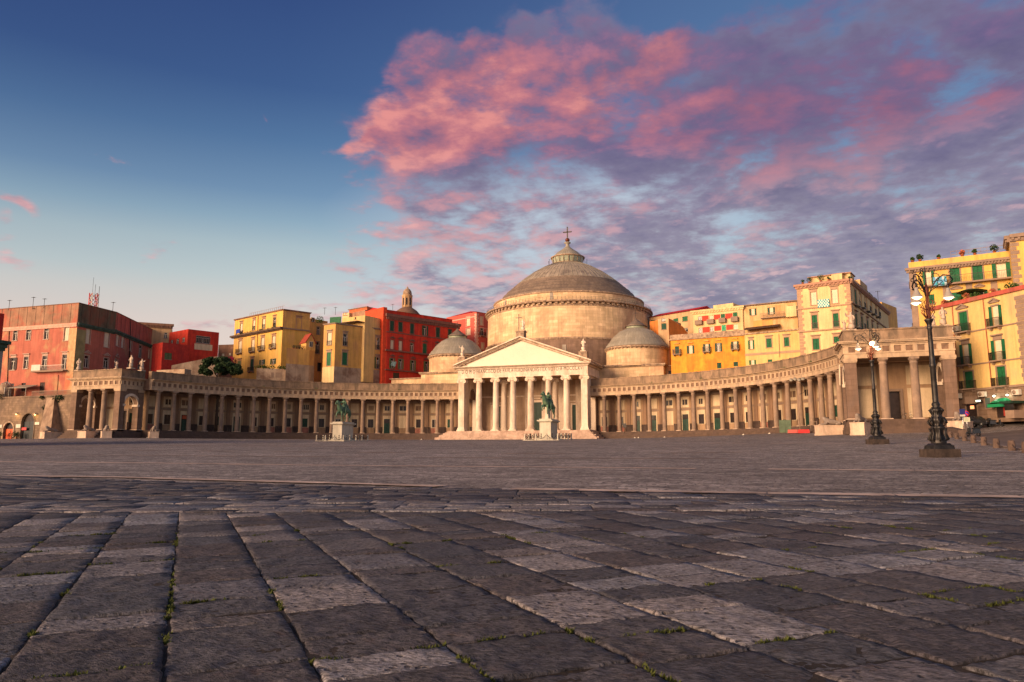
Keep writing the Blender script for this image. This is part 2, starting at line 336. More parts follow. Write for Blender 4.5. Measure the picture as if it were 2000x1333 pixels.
        o = bpy.data.objects.new(name, me); C0.objects.link(o)
        if parent: o.parent = parent; o.location = base-org(parent) if local else (0, 0, 0)
        else: o.location = base
        ORG[o.name] = base
        return o
def recalc(o):
    import bmesh
    bm = bmesh.new(); bm.from_mesh(o.data); bmesh.ops.recalc_face_normals(bm, faces=bm.faces); bm.to_mesh(o.data); bm.free()
def copyobj(o, parent, loc, rz=None):
    c = o.copy(); C0.objects.link(c); c.parent = parent; c.location = Vector(loc)-(org(parent) if parent else Vector((0, 0, 0)))
    if rz is not None: c.rotation_euler = (0, 0, rz)
    ORG[c.name] = Vector(loc)
    for ch in list(o.children):
        d = ch.copy(); C0.objects.link(d); d.parent = c; d.location = ch.location
        for g2 in list(ch.children):
            e = g2.copy(); C0.objects.link(e); e.parent = d; e.location = g2.location
    return c
def skin(name, nodes, edges, material, parent=None, at=(0, 0, 0), sub=1, rz=0, disp=0):
    me = bpy.data.meshes.new(name+'_rig'); R = Matrix.Rotation(rz, 3, 'Z')
    me.from_pydata([tuple(R @ Vector(n[:3])) for n in nodes], edges, [])
    o = bpy.data.objects.new(name+'_rig', me); C0.objects.link(o)
    o.modifiers.new('s', 'SKIN')
    for i, n in enumerate(nodes):
        sv = me.skin_vertices[0].data[i]; r = n[3]; sv.radius = r if isinstance(r, tuple) else (r, r); sv.use_root = (i == 0)
    m = o.modifiers.new('u', 'SUBSURF'); m.levels = sub; m.render_levels = sub
    dg = bpy.context.evaluated_depsgraph_get(); dg.update()
    nm = bpy.data.meshes.new_from_object(o.evaluated_get(dg)); bpy.data.objects.remove(o)
    nm.materials.clear(); nm.materials.append(material)
    for p in nm.polygons: p.use_smooth = True
    if disp:
        rn = random.Random(5)
        for v in nm.vertices: v.co += v.normal*rn.uniform(-disp, disp)
    x = bpy.data.objects.new(name, nm); C0.objects.link(x); nm.name = name
    x.location = Vector(at)-(org(parent) if parent else Vector((0, 0, 0))); x.parent = parent; ORG[x.name] = Vector(at)
    return x

# ------------------------------------------------------------------ terrain
GP = [(54.9, -115.5, -4.68), (62.6, -73, -4.02), (62.8, -45.5, -3.12), (70, -6.5, -1.32), (80, -8, -1.3), (64, 3, -1.25), (52, 12, -1.2), (35, 30, -1.2), (0, 46, -1.2), (17, 45, -1.2), (-17, 47, -1.2),
      (-35, 34, -1.2), (-52, 20, -1.2), (-62, 9, -1.2), (-68, -5, -1.25), (-85, 3, -1.2), (-105, 0, -1.2), (19.5, 3, -1.95), (-19.5, 3, -1.95), (30, -60, -3.75), (0, -60, -3.6), (-40, -40, -2.9), (-90, -40, -2.6),
      (100, -115, -4.4), (20, -115, -4.7), (54.9, -140, -5.1), (-60, -110, -4.2), (78, -62, -3.5), (78, -38, -2.6), (80, -22, -1.9), (98, -20, -.7), (95, -5, .1), (90, 3, .7), (110, -40, -1.4), (84, 6, .5),
      (0, 120, -1.2), (-100, 100, -1.2), (100, 100, 0), (0, 220, -1.2), (-220, 0, -1.2), (200, 0, 0), (0, -250, -6), (200, -250, -6), (-200, -250, -6), (-250, 250, -1.2), (250, 250, 0)]
G = np.array(GP); n_ = len(G)
def _phi(r2): return np.where(r2 > 1e-9, .5*r2*np.log(np.maximum(r2, 1e-9)), 0)
A_ = np.zeros((n_+3, n_+3)); dd = ((G[:, None, :2]-G[None, :, :2])**2).sum(-1)
A_[:n_, :n_] = _phi(dd)+np.eye(n_)*40; A_[:n_, n_] = 1; A_[:n_, n_+1:] = G[:, :2]; A_[n_, :n_] = 1; A_[n_+1:, :n_] = G[:, :2].T
TW = np.linalg.solve(A_, np.r_[G[:, 2], 0, 0, 0])
def gza(P):
    P = np.atleast_2d(P); d = ((P[:, None, :]-G[None, :, :2])**2).sum(-1)
    return _phi(d) @ TW[:n_]+TW[n_]+P @ TW[n_+1:]
def gz(x, y): return float(gza([[x, y]])[0])
def ong(px, py):    # point where a view ray meets the ground
    d = ray(px, py); t = 2.0
    lo = None
    for k in range(400):
        p = CAM+d*t
        if p.z < gz(p.x, p.y): break
        lo = t; t *= 1.02
    hi = t; lo = lo or 0
    for k in range(25):
        m = (lo+hi)/2; p = CAM+d*m
        if p.z < gz(p.x, p.y): hi = m
        else: lo = m
    return CAM+d*hi
def sheet(name, xs, ys, dz, m, kind='structure', keep=None):
    X, Y = np.meshgrid(xs, ys); P = np.c_[X.ravel(), Y.ravel()]; Z = gza(P)+dz
    nx = len(xs); fs = [(j*nx+i, j*nx+i+1, (j+1)*nx+i+1, (j+1)*nx+i) for j in range(len(ys)-1) for i in range(nx-1)]
    me = bpy.data.meshes.new(name); me.from_pydata(np.c_[P, Z].tolist(), [], fs); me.materials.append(m)
    for p in me.polygons: p.use_smooth = True
    o = bpy.data.objects.new(name, me); C0.objects.link(o); o['kind'] = kind; return o

# ------------------------------------------------------------------ paving
from mathutils import noise as mn
def ground_mat():
    m = bpy.data.materials.new('cobbled lava paving'); m.use_nodes = True; q = NG(m.node_tree); p = m.node_tree.nodes['Principled BSDF']
    oc = q.n('ShaderNodeTexCoord').outputs['Object']
    mp = q.n('ShaderNodeMapping', {'Vector': oc, 'Rotation': (0, 0, .5), 'Scale': (1, 1, 0)}).outputs[0]
    wv = q.n('ShaderNodeVectorMath', {0: q.noise(mp, 1.3, 2, .5, 0, 1), 3: .35}, operation='SCALE').outputs[0]
    mp = q.n('ShaderNodeVectorMath', {0: mp, 1: wv}, operation='ADD').outputs[0]
    v = q.n('ShaderNodeTexVoronoi', {'Vector': mp, 'Scale': 6.2, 'Randomness': .75}, feature='DISTANCE_TO_EDGE').outputs[0]
    vc = q.n('ShaderNodeTexVoronoi', {'Vector': mp, 'Scale': 6.2, 'Randomness': .75}).outputs[1]
    cell = q.n('ShaderNodeSeparateColor', {0: vc}).outputs[0]
    tone = q.ramp(cell, [(0, (.15, .128, .124)), (.5, (.235, .203, .193)), (1, (.37, .325, .305))])
    big = q.noise(oc, .12, 5, .6); md = q.noise(oc, .9, 5, .65)
    k = q.m('MULTIPLY', q.n('ShaderNodeMapRange', {0: big, 1: .3, 2: .7, 3: .78, 4: 1.22}).outputs[0], q.n('ShaderNodeMapRange', {0: md, 1: .32, 2: .68, 3: .60, 4: 1.42}).outputs[0])
    c = q.mix(1.0, tone, q.n('ShaderNodeCombineXYZ', {0: k, 1: k, 2: k}).outputs[0], 'MULTIPLY')
    j = q.n('ShaderNodeMapRange', {0: v, 1: .0, 2: .09}, interpolation_type='SMOOTHSTEP').outputs[0]
    sk = q.noise(q.n('ShaderNodeMapping', {'Vector': oc, 'Rotation': (0, 0, -.34), 'Scale': (.35, 1.6, 1)}).outputs[0], 1.0, 6, .7)
    sk = q.n('ShaderNodeMapRange', {0: sk, 1: .36, 2: .64, 3: .70, 4: 1.32}).outputs[0]
    c = q.mix(1.0, c, q.n('ShaderNodeCombineXYZ', {0: sk, 1: sk, 2: sk}).outputs[0], 'MULTIPLY')
    wn = q.n('ShaderNodeMapRange', {0: q.noise(oc, .35, 6, .72), 1: .60, 2: .70, 3: 0.0, 4: .6}).outputs[0]
    c = q.mix(wn, c, (.10, .083, .08))
    c = q.mix(j, (.028, .022, .018), c)
    m.node_tree.links.new(c, p.inputs['Base Color'])
    p.inputs['Roughness'].default_value = .72; p.inputs['Specular IOR Level'].default_value = .35
    h = q.m('ADD', j, q.m('MULTIPLY', q.noise(oc, 18, 4, .6), .5))
    b = q.n('ShaderNodeBump', {'Strength': .8, 'Distance': .035, 'Height': h}); m.node_tree.links.new(b.outputs[0], p.inputs['Normal'])
    return m
def slab_mat():
    m = bpy.data.materials.new('lava slab'); m.use_nodes = True; q = NG(m.node_tree); p = m.node_tree.nodes['Principled BSDF']
    oc = q.n('ShaderNodeTexCoord').outputs['Object']
    at = q.n('ShaderNodeAttribute', attribute_name='tone'); s = q.n('ShaderNodeSeparateColor', {0: at.outputs[0]})
    tone, pit, hue = s.outputs
    dark = q.mix(hue, (.054, .056, .074), (.076, .064, .072)); light = q.mix(hue, (.20, .20, .225), (.24, .215, .215))
    c = q.mix(tone, dark, light)
    n1 = q.noise(oc, 3.0, 6, .65, .3); n2 = q.noise(q.n('ShaderNodeMapping', {'Vector': oc, 'Rotation': (0, 0, -.45), 'Scale': (1, 2.6, 1)}).outputs[0], 22, 5, .7)
    k = q.m('MULTIPLY', q.n('ShaderNodeMapRange', {0: n1, 1: .3, 2: .7, 3: .72, 4: 1.28}).outputs[0], q.n('ShaderNodeMapRange', {0: n2, 1: .38, 2: .62, 3: .30, 4: 1.75}).outputs[0])
    c = q.mix(1.0, c, q.n('ShaderNodeCombineXYZ', {0: k, 1: k, 2: k}).outputs[0], 'MULTIPLY')
    rust = q.n('ShaderNodeMapRange', {0: q.noise(oc, 5, 5, .7), 1: .58, 2: .75, 3: 0.0, 4: .5}).outputs[0]
    c = q.mix(rust, c, (.12, .062, .045))
    vv = q.n('ShaderNodeTexVoronoi', {'Vector': q.n('ShaderNodeMapping', {'Vector': oc, 'Scale': (1, 1, 0)}).outputs[0], 'Scale': 15.0, 'Randomness': 1.0})
    pr = q.n('ShaderNodeMapRange', {0: q.m('ADD', vv.outputs[0], q.m('MULTIPLY', q.noise(oc, 30, 3, .6), .25)), 1: .26, 2: .42}, interpolation_type='SMOOTHSTEP').outputs[0]
    pit_on = q.m('MULTIPLY', pit, q.m('SUBTRACT', 1.0, pr))
    c = q.mix(q.m('MULTIPLY', pit_on, .72), c, (.035, .028, .030))
    m.node_tree.links.new(c, p.inputs['Base Color'])
    p.inputs['Roughness'].default_value = .72; p.inputs['Specular IOR Level'].default_value = .30
    h = q.m('SUBTRACT', q.m('ADD', q.m('MULTIPLY', n2, q.m('SUBTRACT', 1.3, q.m('MULTIPLY', pit, .75))), q.m('MULTIPLY', q.noise(oc, 60, 4, .7), .35)), q.m('MULTIPLY', pit_on, .9))
    b = q.n('ShaderNodeBump', {'Strength': 1.0, 'Distance': .034, 'Height': h}); m.node_tree.links.new(b.outputs[0], p.inputs['Normal'])
    return m
M_gr = ground_mat(); M_slab = slab_mat()
def spaced(a, b, dense0, dense1, fine, coarse):
    o = [a]
    while o[-1] < b: o.append(o[-1]+(fine if dense0 <= o[-1] < dense1 else coarse))
    return o
gs = sheet('ground', spaced(-240, 240, -112, 112, 2.0, 16), spaced(-260, 260, -130, 62, 2.0, 16), 0, M_gr)

d1v = ray(365, 841); d1 = Vector((d1v.x, d1v.y)).normalized(); d1p = Vector((d1.y, -d1.x))     # along the long joints / across them
vF = Vector((FW.x, FW.y)).normalized(); vR = Vector((RT.x, RT.y)).normalized(); c2 = Vector((CAM.x, CAM.y))
P_L = ong(0, 1004); P_Rr = ong(2000, 998); P_Rv = Vector((P_Rr.x-P_L.x, P_Rr.y-P_L.y)); bn = Vector((-P_Rv.y, P_Rv.x)).normalized()
if (Vector((P_L.x, P_L.y))-c2).dot(bn) < 0: bn = -bn
bD = (Vector((P_L.x, P_L.y))-c2).dot(bn)
# the pale kerb that ends the slabs: a circle through three sighted points
K3 = [Vector(ong(*p)[:2]) for p in ((20, 931), (1000, 957), (2000, 973))]
def circle3(a, b, c):
    A = np.array([[b.x-a.x, b.y-a.y], [c.x-a.x, c.y-a.y]])*2; r = np.array([b.dot(b)-a.dot(a), c.dot(c)-a.dot(a)])
    o = np.linalg.solve(A, r); o = Vector(o); return o, (a-o).length
KO, KR = circle3(*K3)
camin = (c2-KO).length < KR
def inside_arc(p): return ((p-KO).length < KR-.35) if camin else ((p-KO).length > KR+.35)
class Slabs:
    def __init__(s): s.v = []; s.f = []; s.t = []
    def slab(s, corners, tone, pit, hue, h):   # corners: 4 world xy, in order
        ctr = sum(corners, Vector((0, 0)))/4; D = (ctr-c2).length
        size = max((corners[0]-corners[1]).length, (corners[1]-corners[2]).length)
        n = 26 if D < 5.5 else 16 if D < 8 else 9 if D < 12 else 5
        b = len(s.v); N = n+3; tx = random.uniform(-.010, .010); ty = random.uniform(-.010, .010); sd = random.uniform(0, 100)
        P = []
        ts = [0, 0, .014]+[.014+.972*(i+1)/(n-1) for i in range(n-1)]; ts = ts[:n+1]+[1, 1]; ts[n] = .986
        rn = [random.uniform(-.02, .02) for _ in range(8)]
        for i, u in enumerate(ts):
            for j, vv in enumerate(ts):
                a = corners[0].lerp(corners[1], u); c = corners[3].lerp(corners[2], u); q = a.lerp(c, vv)
                # ragged outline
                if u in (0, 1) or vv in (0, 1):
                    w_ = mn.noise(Vector((q.x*3.1, q.y*3.1, sd)))*.014+mn.noise(Vector((q.x*14, q.y*14, sd)))*.010-.003
                    dirc = (q-ctr); q = q+dirc.normalized()*w_*(1.0 if D < 14 else 1.6)
                cr = ((u < .04 or u > .96)+(vv < .04 or vv > .96))
                P.append((q.x, q.y, u, vv, i in (0, N-1) or j in (0, N-1), i in (1, N-2) or j in (1, N-2)))
        gz_ = gza(np.array([(p[0], p[1]) for p in P]))
        for p, z in zip(P, gz_):
            if p[4]: dz = -.05
            elif p[5]: dz = h-.007+tx*(p[2]-.5)+ty*(p[3]-.5)+mn.noise(Vector((p[0]*9, p[1]*9, sd)))*.005
            else: dz = h+tx*(p[2]-.5)+ty*(p[3]-.5)+mn.fractal(Vector((p[0]*7, p[1]*7, sd)), .6, 2.1, 5)*.0085*(1.5-.6*pit)
            s.v.append((p[0], p[1], z+dz)); s.t.append((tone, pit, hue, 1))
        for i in range(N-1):
            for j in range(N-1): s.f.append((b+i*N+j, b+(i+1)*N+j, b+(i+1)*N+j+1, b+i*N+j+1))
    def build(s, name):
        me = bpy.data.meshes.new(name); me.from_pydata(s.v, [], s.f); me.materials.append(M_slab)
        ca = me.color_attributes.new('tone', 'FLOAT_COLOR', 'POINT'); ca.data.foreach_set('color', [x for t in s.t for x in t])
        for p in me.polygons: p.use_smooth = True
        o = bpy.data.objects.new(name, me); C0.objects.link(o); recalc(o); o['kind'] = 'structure'; return o
def toned():
    r = random.random()
    if r < .20: return random.uniform(.60, 1.0), 1.0
    if r < .38: return random.uniform(.25, .55), random.choice((0, 1.0, 1.0))
    return random.uniform(0, .22), 0.0
S = Slabs(); joints = []
GAP = .007; EARTH = []
x0 = -14.0
cols = []
# column edges across the joints (metres), anchored on sighted joints
J = [ (p-c2).dot(d1p) for p in (Vector(ong(x, y)[:2]) for x, y in ((230, 1160), (330, 1200), (520, 1150), (1010, 1320), (760, 1130)))]
e = (Vector(ong(330, 1200)[:2])-c2).dot(d1p); wcol = (Vector(ong(522, 1145)[:2])-c2).dot(d1p)-e
random.seed(11)
edges = [e]
while edges[-1] < 20: edges.append(edges[-1]+wcol*random.uniform(.9, 1.12))
while edges[0] > -14: edges.insert(0, edges[0]-wcol*random.uniform(.9, 1.12))
for a, b in zip(edges, edges[1:]):
    t = random.uniform(-1, 0)
    while t < 30:
        L = wcol*random.choice((.52, .62, .72, .85, 1.0, 1.15, 1.3))
        cs = [c2+d1p*a+d1*t, c2+d1p*b+d1*t, c2+d1p*b+d1*(t+L), c2+d1p*a+d1*(t+L)]
        ctr = sum(cs, Vector((0, 0)))/4; rel = ctr-c2; fw = rel.dot(vF)
        t += L
        if fw < 2.2 or abs(rel.dot(vR)) > fw*.80+1.2: continue
        dd_ = [(c-c2).dot(bn) for c in cs]
        if min(dd_) > bD-.25: continue
        if max(dd_) > bD:   # cut the slab where the cross course begins
            cs = [c if q <= bD else c-d1*((q-bD)/max(.2, d1.dot(bn))) for c, q in zip(cs, dd_)]
            if min((cs[0]-cs[3]).length, (cs[1]-cs[2]).length) < .07: continue
        EARTH.append(cs); sh = [c+((ctr-c).normalized())*GAP+d1*(.004 if (ctr-c).dot(d1) > 0 else -.004)+Vector((random.uniform(-.008, .008), random.uniform(-.008, .008))) for c in cs]
        tn, pt = toned(); S.slab(sh, tn, pt, random.random(), random.uniform(.013, .021)); joints.append((cs[0], cs[3], fw)); joints.append((cs[0], cs[1], fw))
bt = Vector((bn.y, -bn.x))
if bt.dot(vR) < 0: bt = -bt
t = bD
while t < bD+16:
    hrow = wcol*random.uniform(.62, .85); u = -26+random.uniform(-1, 0)
    while u < 26:
        L = wcol*random.choice((.9, 1.2, 1.6, 2.0)); cs = [c2+bn*t+bt*u, c2+bn*t+bt*(u+L), c2+bn*(t+hrow)+bt*(u+L), c2+bn*(t+hrow)+bt*u]; u += L
        ctr = sum(cs, Vector((0, 0)))/4; rel = ctr-c2; fw = rel.dot(vF)
        if abs(rel.dot(vR)) > fw*.78+1.5 or not inside_arc(ctr): continue
        EARTH.append(cs); sh = [c+((ctr-c).normalized())*GAP for c in cs]; tn, pt = toned()
        if t < bD+1.8 and random.random() < (.6 if ctr.x < c2.x-1 else .2): tn, pt = random.uniform(.55, .9), 1.0
        S.slab(sh, tn*(.9 if t < bD+3 else .5), pt, random.random(), random.uniform(.02, .034))
    t += hrow
S.build('slab_pavement')
def dirt_mat():
    return mat('joint earth', (.035, .026, .020), var=.4, vscale=6, bump=1.0, bscale=40)
be = MB(); EP = np.array([(c.x, c.y) for cs in EARTH for c in cs]); EZ = gza(EP)+.006
for i in range(0, len(EP), 4): be.add([(EP[i+k][0], EP[i+k][1], EZ[i+k]) for k in range(4)], [(0, 1, 2, 3)], raw=True)
o = be.build('joint_earth', dirt_mat()); recalc(o); o['kind'] = 'structure'
# moss in the joints
random.seed(3)
mb = MB(); mpts = []
for a, b, fw in joints:
    if fw > 9 or fw < 2.5: continue
    if random.random() > .20: continue
    for _ in range(random.randint(15, 70)):
        jt = random.random() if _ % 14 == 0 else jt
        q = a.lerp(b, min(1, max(0, jt+random.gauss(0, .05)))); q = q+Vector((random.gauss(0, .011), random.gauss(0, .011)))
        mpts.append((q.x, q.y))
pts = np.array(mpts); zs = gza(pts)
for (x, y), z in zip(pts, zs):
    for _ in range(3):
        a = random.uniform(0, 2*pi); r = random.uniform(.005, .014); h = random.uniform(.014, .034); dx, dy = cos(a)*r, sin(a)*r
        mb.add([(x-dx, y-dy, z+.004), (x+dx, y+dy, z+.004), (x+dy*1.5, y-dx*1.5, z+h)], [(0, 1, 2)], raw=True)
M_moss = mat('moss', (.065, .080, .015), var=.5, vscale=20)
ms = mb.build('moss', M_moss); ms['kind'] = 'stuff'
# pale stone strips let into the cobbles
def strip(name, pts, wd, material, dz=.012, seg=1.4, gapc=.0):
    P = [Vector(ong(*p)[:2]) for p in pts]; b = MB(); out = []
    for a, c in zip(P, P[1:]):
        n = max(1, int((c-a).length/seg))
        for i in range(n):
            if random.random() < gapc: continue
            p0 = a.lerp(c, i/n); p1 = a.lerp(c, (i+.985)/n); d = (p1-p0).normalized(); nn = Vector((-d.y, d.x))*wd/2*random.uniform(.8, 1.1)
            zz = gza(np.array([p0-nn, p1-nn, p1+nn, p0+nn]))+dz
            b.add([(*(q), z) for q, z in zip((p0-nn, p1-nn, p1+nn, p0+nn), zz)], [(0, 1, 2, 3)], raw=True)
    o = b.build(name, material); recalc(o); o['kind'] = 'structure'; return o
M_strip = mat('pale kerb stone', (.50, .38, .32), var=.25, vscale=1.5, stain=(.2, .15, .13), samt=.35)
M_strip2 = mat('worn pale kerb stone', (.27, .205, .175), var=.3, vscale=1.0, stain=(.12, .09, .08), samt=.6)
strip('pale_kerb_line', [(20, 931), (240, 934), (480, 941), (740, 948), (1000, 957), (1250, 962), (1500, 966), (1750, 970), (2000, 973.5), (2080, 975)], .55, M_strip, dz=.03, gapc=.06)
strip('paving_line', [(-40, 902), (300, 905), (600, 909), (1000, 912.5), (1500, 917), (1950, 921), (2060, 922)], .85, M_strip, seg=2.2, gapc=.12)
strip('paving_line', [(-40, 888), (400, 891), (900, 894.5), (1300, 896), (1700, 898)], 1.2, M_strip2, seg=3, gapc=.35)
strip('paving_line', [(250, 880), (700, 884), (1100, 887), (1450, 884)], 1.5, M_strip2, seg=4, gapc=.45)
strip('paving_line', [(1380, 866), (1700, 866), (1930, 865.6)], 1.0, M_strip, seg=2.5, gapc=.1)
strip('paving_line', [(100, 870), (400, 871), (700, 873)], 2.0, M_strip2, seg=5, gapc=.5)
strip('paving_line', [(1600, 883), (2000, 884.5)], 1.0, M_strip2, seg=2.5, gapc=.4)

# ------------------------------------------------------------------ colonnades
CA, CB, RC, TH0, DTH = 11.08, -4.76, 54.91, .1387, .06575
def cpos(s, th, r=RC, z=0): return Vector((s*(CA+r*sin(th)), CB+r*cos(th), z))
def col_mesh(h=8.6, rb=.47, rt=.40):
    b = MB()
    b.lathe([(rb, .52), (rb, 1.6), (rb*.985, 3.0), (rt*1.06, 5.6), (rt, 7.75), (rt*1.1, 7.78), (rt*1.12, 7.86), (rt, 7.9), (rt, 8.08), (rt*1.15, 8.14), (rt*1.42, 8.32)], n=22, cap=False)
    b.box(-.60, .60, -.60, .60, 8.32, 8.6)
    return b
def block_mesh():
    b = MB(); b.box(-.57, .57, -.57, .57, -.02, .53); return b
M_tanp = mat('faded poster paper', (.45, .40, .30), var=.3, vscale=4)
GAL = 5.4          # depth of the gallery
def colonnade(s, ncol, label):
    T = thing('colonnade', label, 'colonnade', cpos(s, TH0+9*DTH, RC, -1.2))
    a0 = TH0-.022-.06; a1 = TH0+(ncol-1)*DTH+.035
    N = ncol*3
    # entablature: architrave, frieze with sunk panels, cornice
    b = MB(); b.arc([(RC-.42, 8.6), (RC+.45, 8.6), (RC+.45, 10.35), (RC-.36, 10.35), (RC-.36, 9.22), (RC-.44, 9.20)], CA*s, CB, a0, a1, N, s)
    b.arc([(RC-.36, 10.35), (RC+.5, 10.35), (RC+.5, 10.76), (RC-1.05, 10.76), (RC-1.0, 10.66), (RC-.62, 10.60), (RC-.55, 10.42)], CA*s, CB, a0, a1, N, s)
    # pilaster-like blocks of the frieze leave the square openings between them
    k0 = int(a0/(DTH/3)); na = int((a1-a0)/(DTH/3))
    for k in range(na):
        c = a0+(k+.5)*DTH/3
        b.arc([(RC-.52, 9.22), (RC-.36, 9.22), (RC-.36, 10.35), (RC-.52, 10.35)], CA*s, CB, c-.0046, c+.0046, 1, s)
    b.arc([(RC-.50, 9.22), (RC-.36, 9.22), (RC-.36, 9.40), (RC-.50, 9.40)], CA*s, CB, a0, a1, N, s)
    b.arc([(RC-.50, 10.16), (RC-.36, 10.16), (RC-.36, 10.35), (RC-.50, 10.35)], CA*s, CB, a0, a1, N, s)
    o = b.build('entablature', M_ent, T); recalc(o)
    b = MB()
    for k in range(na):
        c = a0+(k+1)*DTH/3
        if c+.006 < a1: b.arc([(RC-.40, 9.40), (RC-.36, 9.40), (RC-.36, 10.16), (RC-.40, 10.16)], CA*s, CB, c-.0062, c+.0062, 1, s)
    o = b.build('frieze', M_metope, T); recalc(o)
    b = MB(); b.arc([(RC+.0, 10.76), (RC+.75, 10.76), (RC+.75, 12.25), (RC-.10, 12.25), (RC-.10, 10.8)], CA*s, CB, a0, a1, N, s)
    b.arc([(RC-.20, 12.25), (RC+.85, 12.25), (RC+.85, 12.42), (RC-.20, 12.42)], CA*s, CB, a0, a1, N, s)
    # uneven coping stones
    r2 = random.Random(5+s)
    for k in range(ncol*7):
        if r2.random() < .75:
            c = a0+(a1-a0)*(k+.5)/(ncol*7); q = .0035*r2.uniform(.4, 1.6); h = r2.uniform(.02, .11)
            b.arc([(RC-.16, 12.42), (RC+.4, 12.42), (RC+.4, 12.42+h), (RC-.16, 12.42+h)], CA*s, CB, c-q, c+q, 1, s)
    o = b.build('parapet', M_para, T); recalc(o)
    b = MB(); b.arc([(RC+.45, 8.62), (RC+GAL, 8.62), (RC+GAL, 10.8), (RC+.45, 10.8)], CA*s, CB, a0, a1, N, s); o = b.build('gallery_roof', M_ceil, T); recalc(o)
    # podium steps
    st = [(RC-3.3, -1.6)]; z = -1.2
    nstep = 6; top = .42; hh = (top+1.2)/nstep; r = RC-3.3
    for i in range(nstep): st += [(r, -1.2+hh*i), (r, -1.2+hh*(i+1))]; r += .46
    st[1] = (RC-3.3, -1.4)
    st += [(RC+GAL, top), (RC+GAL, -1.6)]
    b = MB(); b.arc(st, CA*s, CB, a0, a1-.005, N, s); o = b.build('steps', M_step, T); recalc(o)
    # back wall with its pilasters, wainscot, bands and panels
    Rw = RC+GAL
    b = MB(); b.arc([(Rw, -1), (Rw+.5, -1), (Rw+.5, 10.8), (Rw, 10.8)], CA*s, CB, a0, a1, N, s); o = b.build('wall', M_wtan, T); recalc(o)
    b = MB(); b.arc([(Rw-.05, 5.02), (Rw, 5.02), (Rw, 5.42), (Rw-.05, 5.42)], CA*s, CB, a0, a1, N, s); b.arc([(Rw-.06, 8.0), (Rw, 8.0), (Rw, 8.62), (Rw-.06, 8.62)], CA*s, CB, a0, a1, N, s)
    o = b.build('string_course', M_tgrey, T); recalc(o)
    b = MB()
    for i in range(-1, ncol+1):
        c = TH0+i*DTH
        if c < a0+.008 or c > a1-.008: continue
        b.arc([(Rw-.16, 2.1), (Rw, 2.1), (Rw, 8.3), (Rw-.16, 8.3)], CA*s, CB, c-.0075, c+.0075, 1, s)
    o = b.build('pilaster_row', M_wpil, T); recalc(o)
    rn = random.Random(20+s)
    wains = MB(); panel = MB()
    lowp = MB()
    for i in range(-1, ncol):
        c = TH0+(i+.5)*DTH
        if c-.03 < a0: continue
        kind = rn.choice('dwwdwwbs')
        hw = .0165
        wains.arc([(Rw-.18, .4), (Rw, .4), (Rw, 2.1), (Rw-.18, 2.1)], CA*s, CB, c-DTH/2-.009, c-hw-.0015, 1, s)
        wains.arc([(Rw-.18, .4), (Rw, .4), (Rw, 2.1), (Rw-.18, 2.1)], CA*s, CB, c+hw+.0015, min(a1, c+DTH/2+.009-.0185), 1, s)
        panel.arc([(Rw-.07, 5.6), (Rw, 5.6), (Rw, 7.85), (Rw-.07, 7.85)], CA*s, CB, c-hw, c+hw, 1, s)
        lo = .42 if kind == 'd' else 1.85
        panel.arc([(Rw-.07, lo), (Rw, lo), (Rw, 4.9), (Rw-.07, 4.9)], CA*s, CB, c-hw, c+hw, 1, s)
        # the openings
        M4 = Matrix.Translation(cpos(s, c, Rw-.09, 0)) @ Matrix.Rotation(-s*c, 4, 'Z')   # local -y looks into the square
        dm = rn.choice((M_door, M_door, M_dwin))
        if kind == 'd':
            q = MB(M4); q.box(-.72, .72, -.03, .05, .42, 4.1); q.cm = 1; q.box(-.66, -.03, -.07, -.03, .5, 2.9); q.box(.03, .66, -.07, -.03, .5, 2.9); q.cm = 2; q.box(-.66, .66, -.06, -.03, 3.05, 4.0)
            q.build('door', [M_door, mat('door leaf', (.014, .05, .032), rough=.45, var=.3), M_dwin], T)
        elif kind in 'ws':
            ww = .58; q = MB(M4); q.box(-ww-.08, ww+.08, -.02, .05, 1.95, 4.0); q.cm = 1; q.box(-ww, -.04, -.05, -.02, 2.02, 3.92); q.box(.04, ww, -.05, -.02, 2.02, 3.92)
            f = q.build('window', [M_tgrey if kind == 's' else M_white if rn.random() < .25 else M_wain, rn.choice((M_dwin, M_dgreen, M_dwin))], T)
        if kind in 'ws' and rn.random() < .55:
            q = MB(M4); q.box(-.9, .9, -.03, .05, .45, 1.8); q.build('window_apron', rn.choice((mat('pinkish apron', (.42, .17, .12), var=.2, stain=(.3, .16, .11), samt=.4), M_wtan)), T)
        if kind == 'd' and rn.random() < .5:
            q = MB(M4); q.box(-.60, .60, -.12, -.065, 3.2, 3.95); q.build('shop_board', mat('orange red board', (.50, .10, .04), var=.15), T)
        if kind == 'b' and rn.random() < .6:
            q = MB(M4); q.box(-.35, .45, .02, .05, 2.3, 3.6); q.build('poster', rn.choice((M_white, M_tgrey, M_tanp)), T)
        if rn.random() < .62:
            nb = rn.choice((1, 1, 2, 3)); ww = rn.choice((.45, .6, .85)); q = MB(M4); q.box(-ww, ww, -.02, .05, 6.15, 7.3); q.cm = 1
            for t_ in range(1, nb+1): x_ = -ww+2*ww*t_/(nb+1); q.box(x_-.05, x_+.05, -.05, -.02, 6.15, 7.3)
            q.build('window', [rn.choice((M_dwin, M_dwin, M_metope)), M_cream], T)
    o = wains.build('wainscot', M_wain, T); recalc(o); o = panel.build('panelling', M_cream, T); recalc(o)
    # columns
    first = None
    for i in range(ncol):
        p = cpos(s, TH0+i*DTH)
        if first is None:
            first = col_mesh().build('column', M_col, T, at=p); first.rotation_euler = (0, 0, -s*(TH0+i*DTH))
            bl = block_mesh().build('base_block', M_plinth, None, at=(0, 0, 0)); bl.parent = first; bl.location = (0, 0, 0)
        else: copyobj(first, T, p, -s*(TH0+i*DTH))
    return T
colonnade(-1, 20, 'long curved stone colonnade left of the domed church, running towards the salmon palazzo')
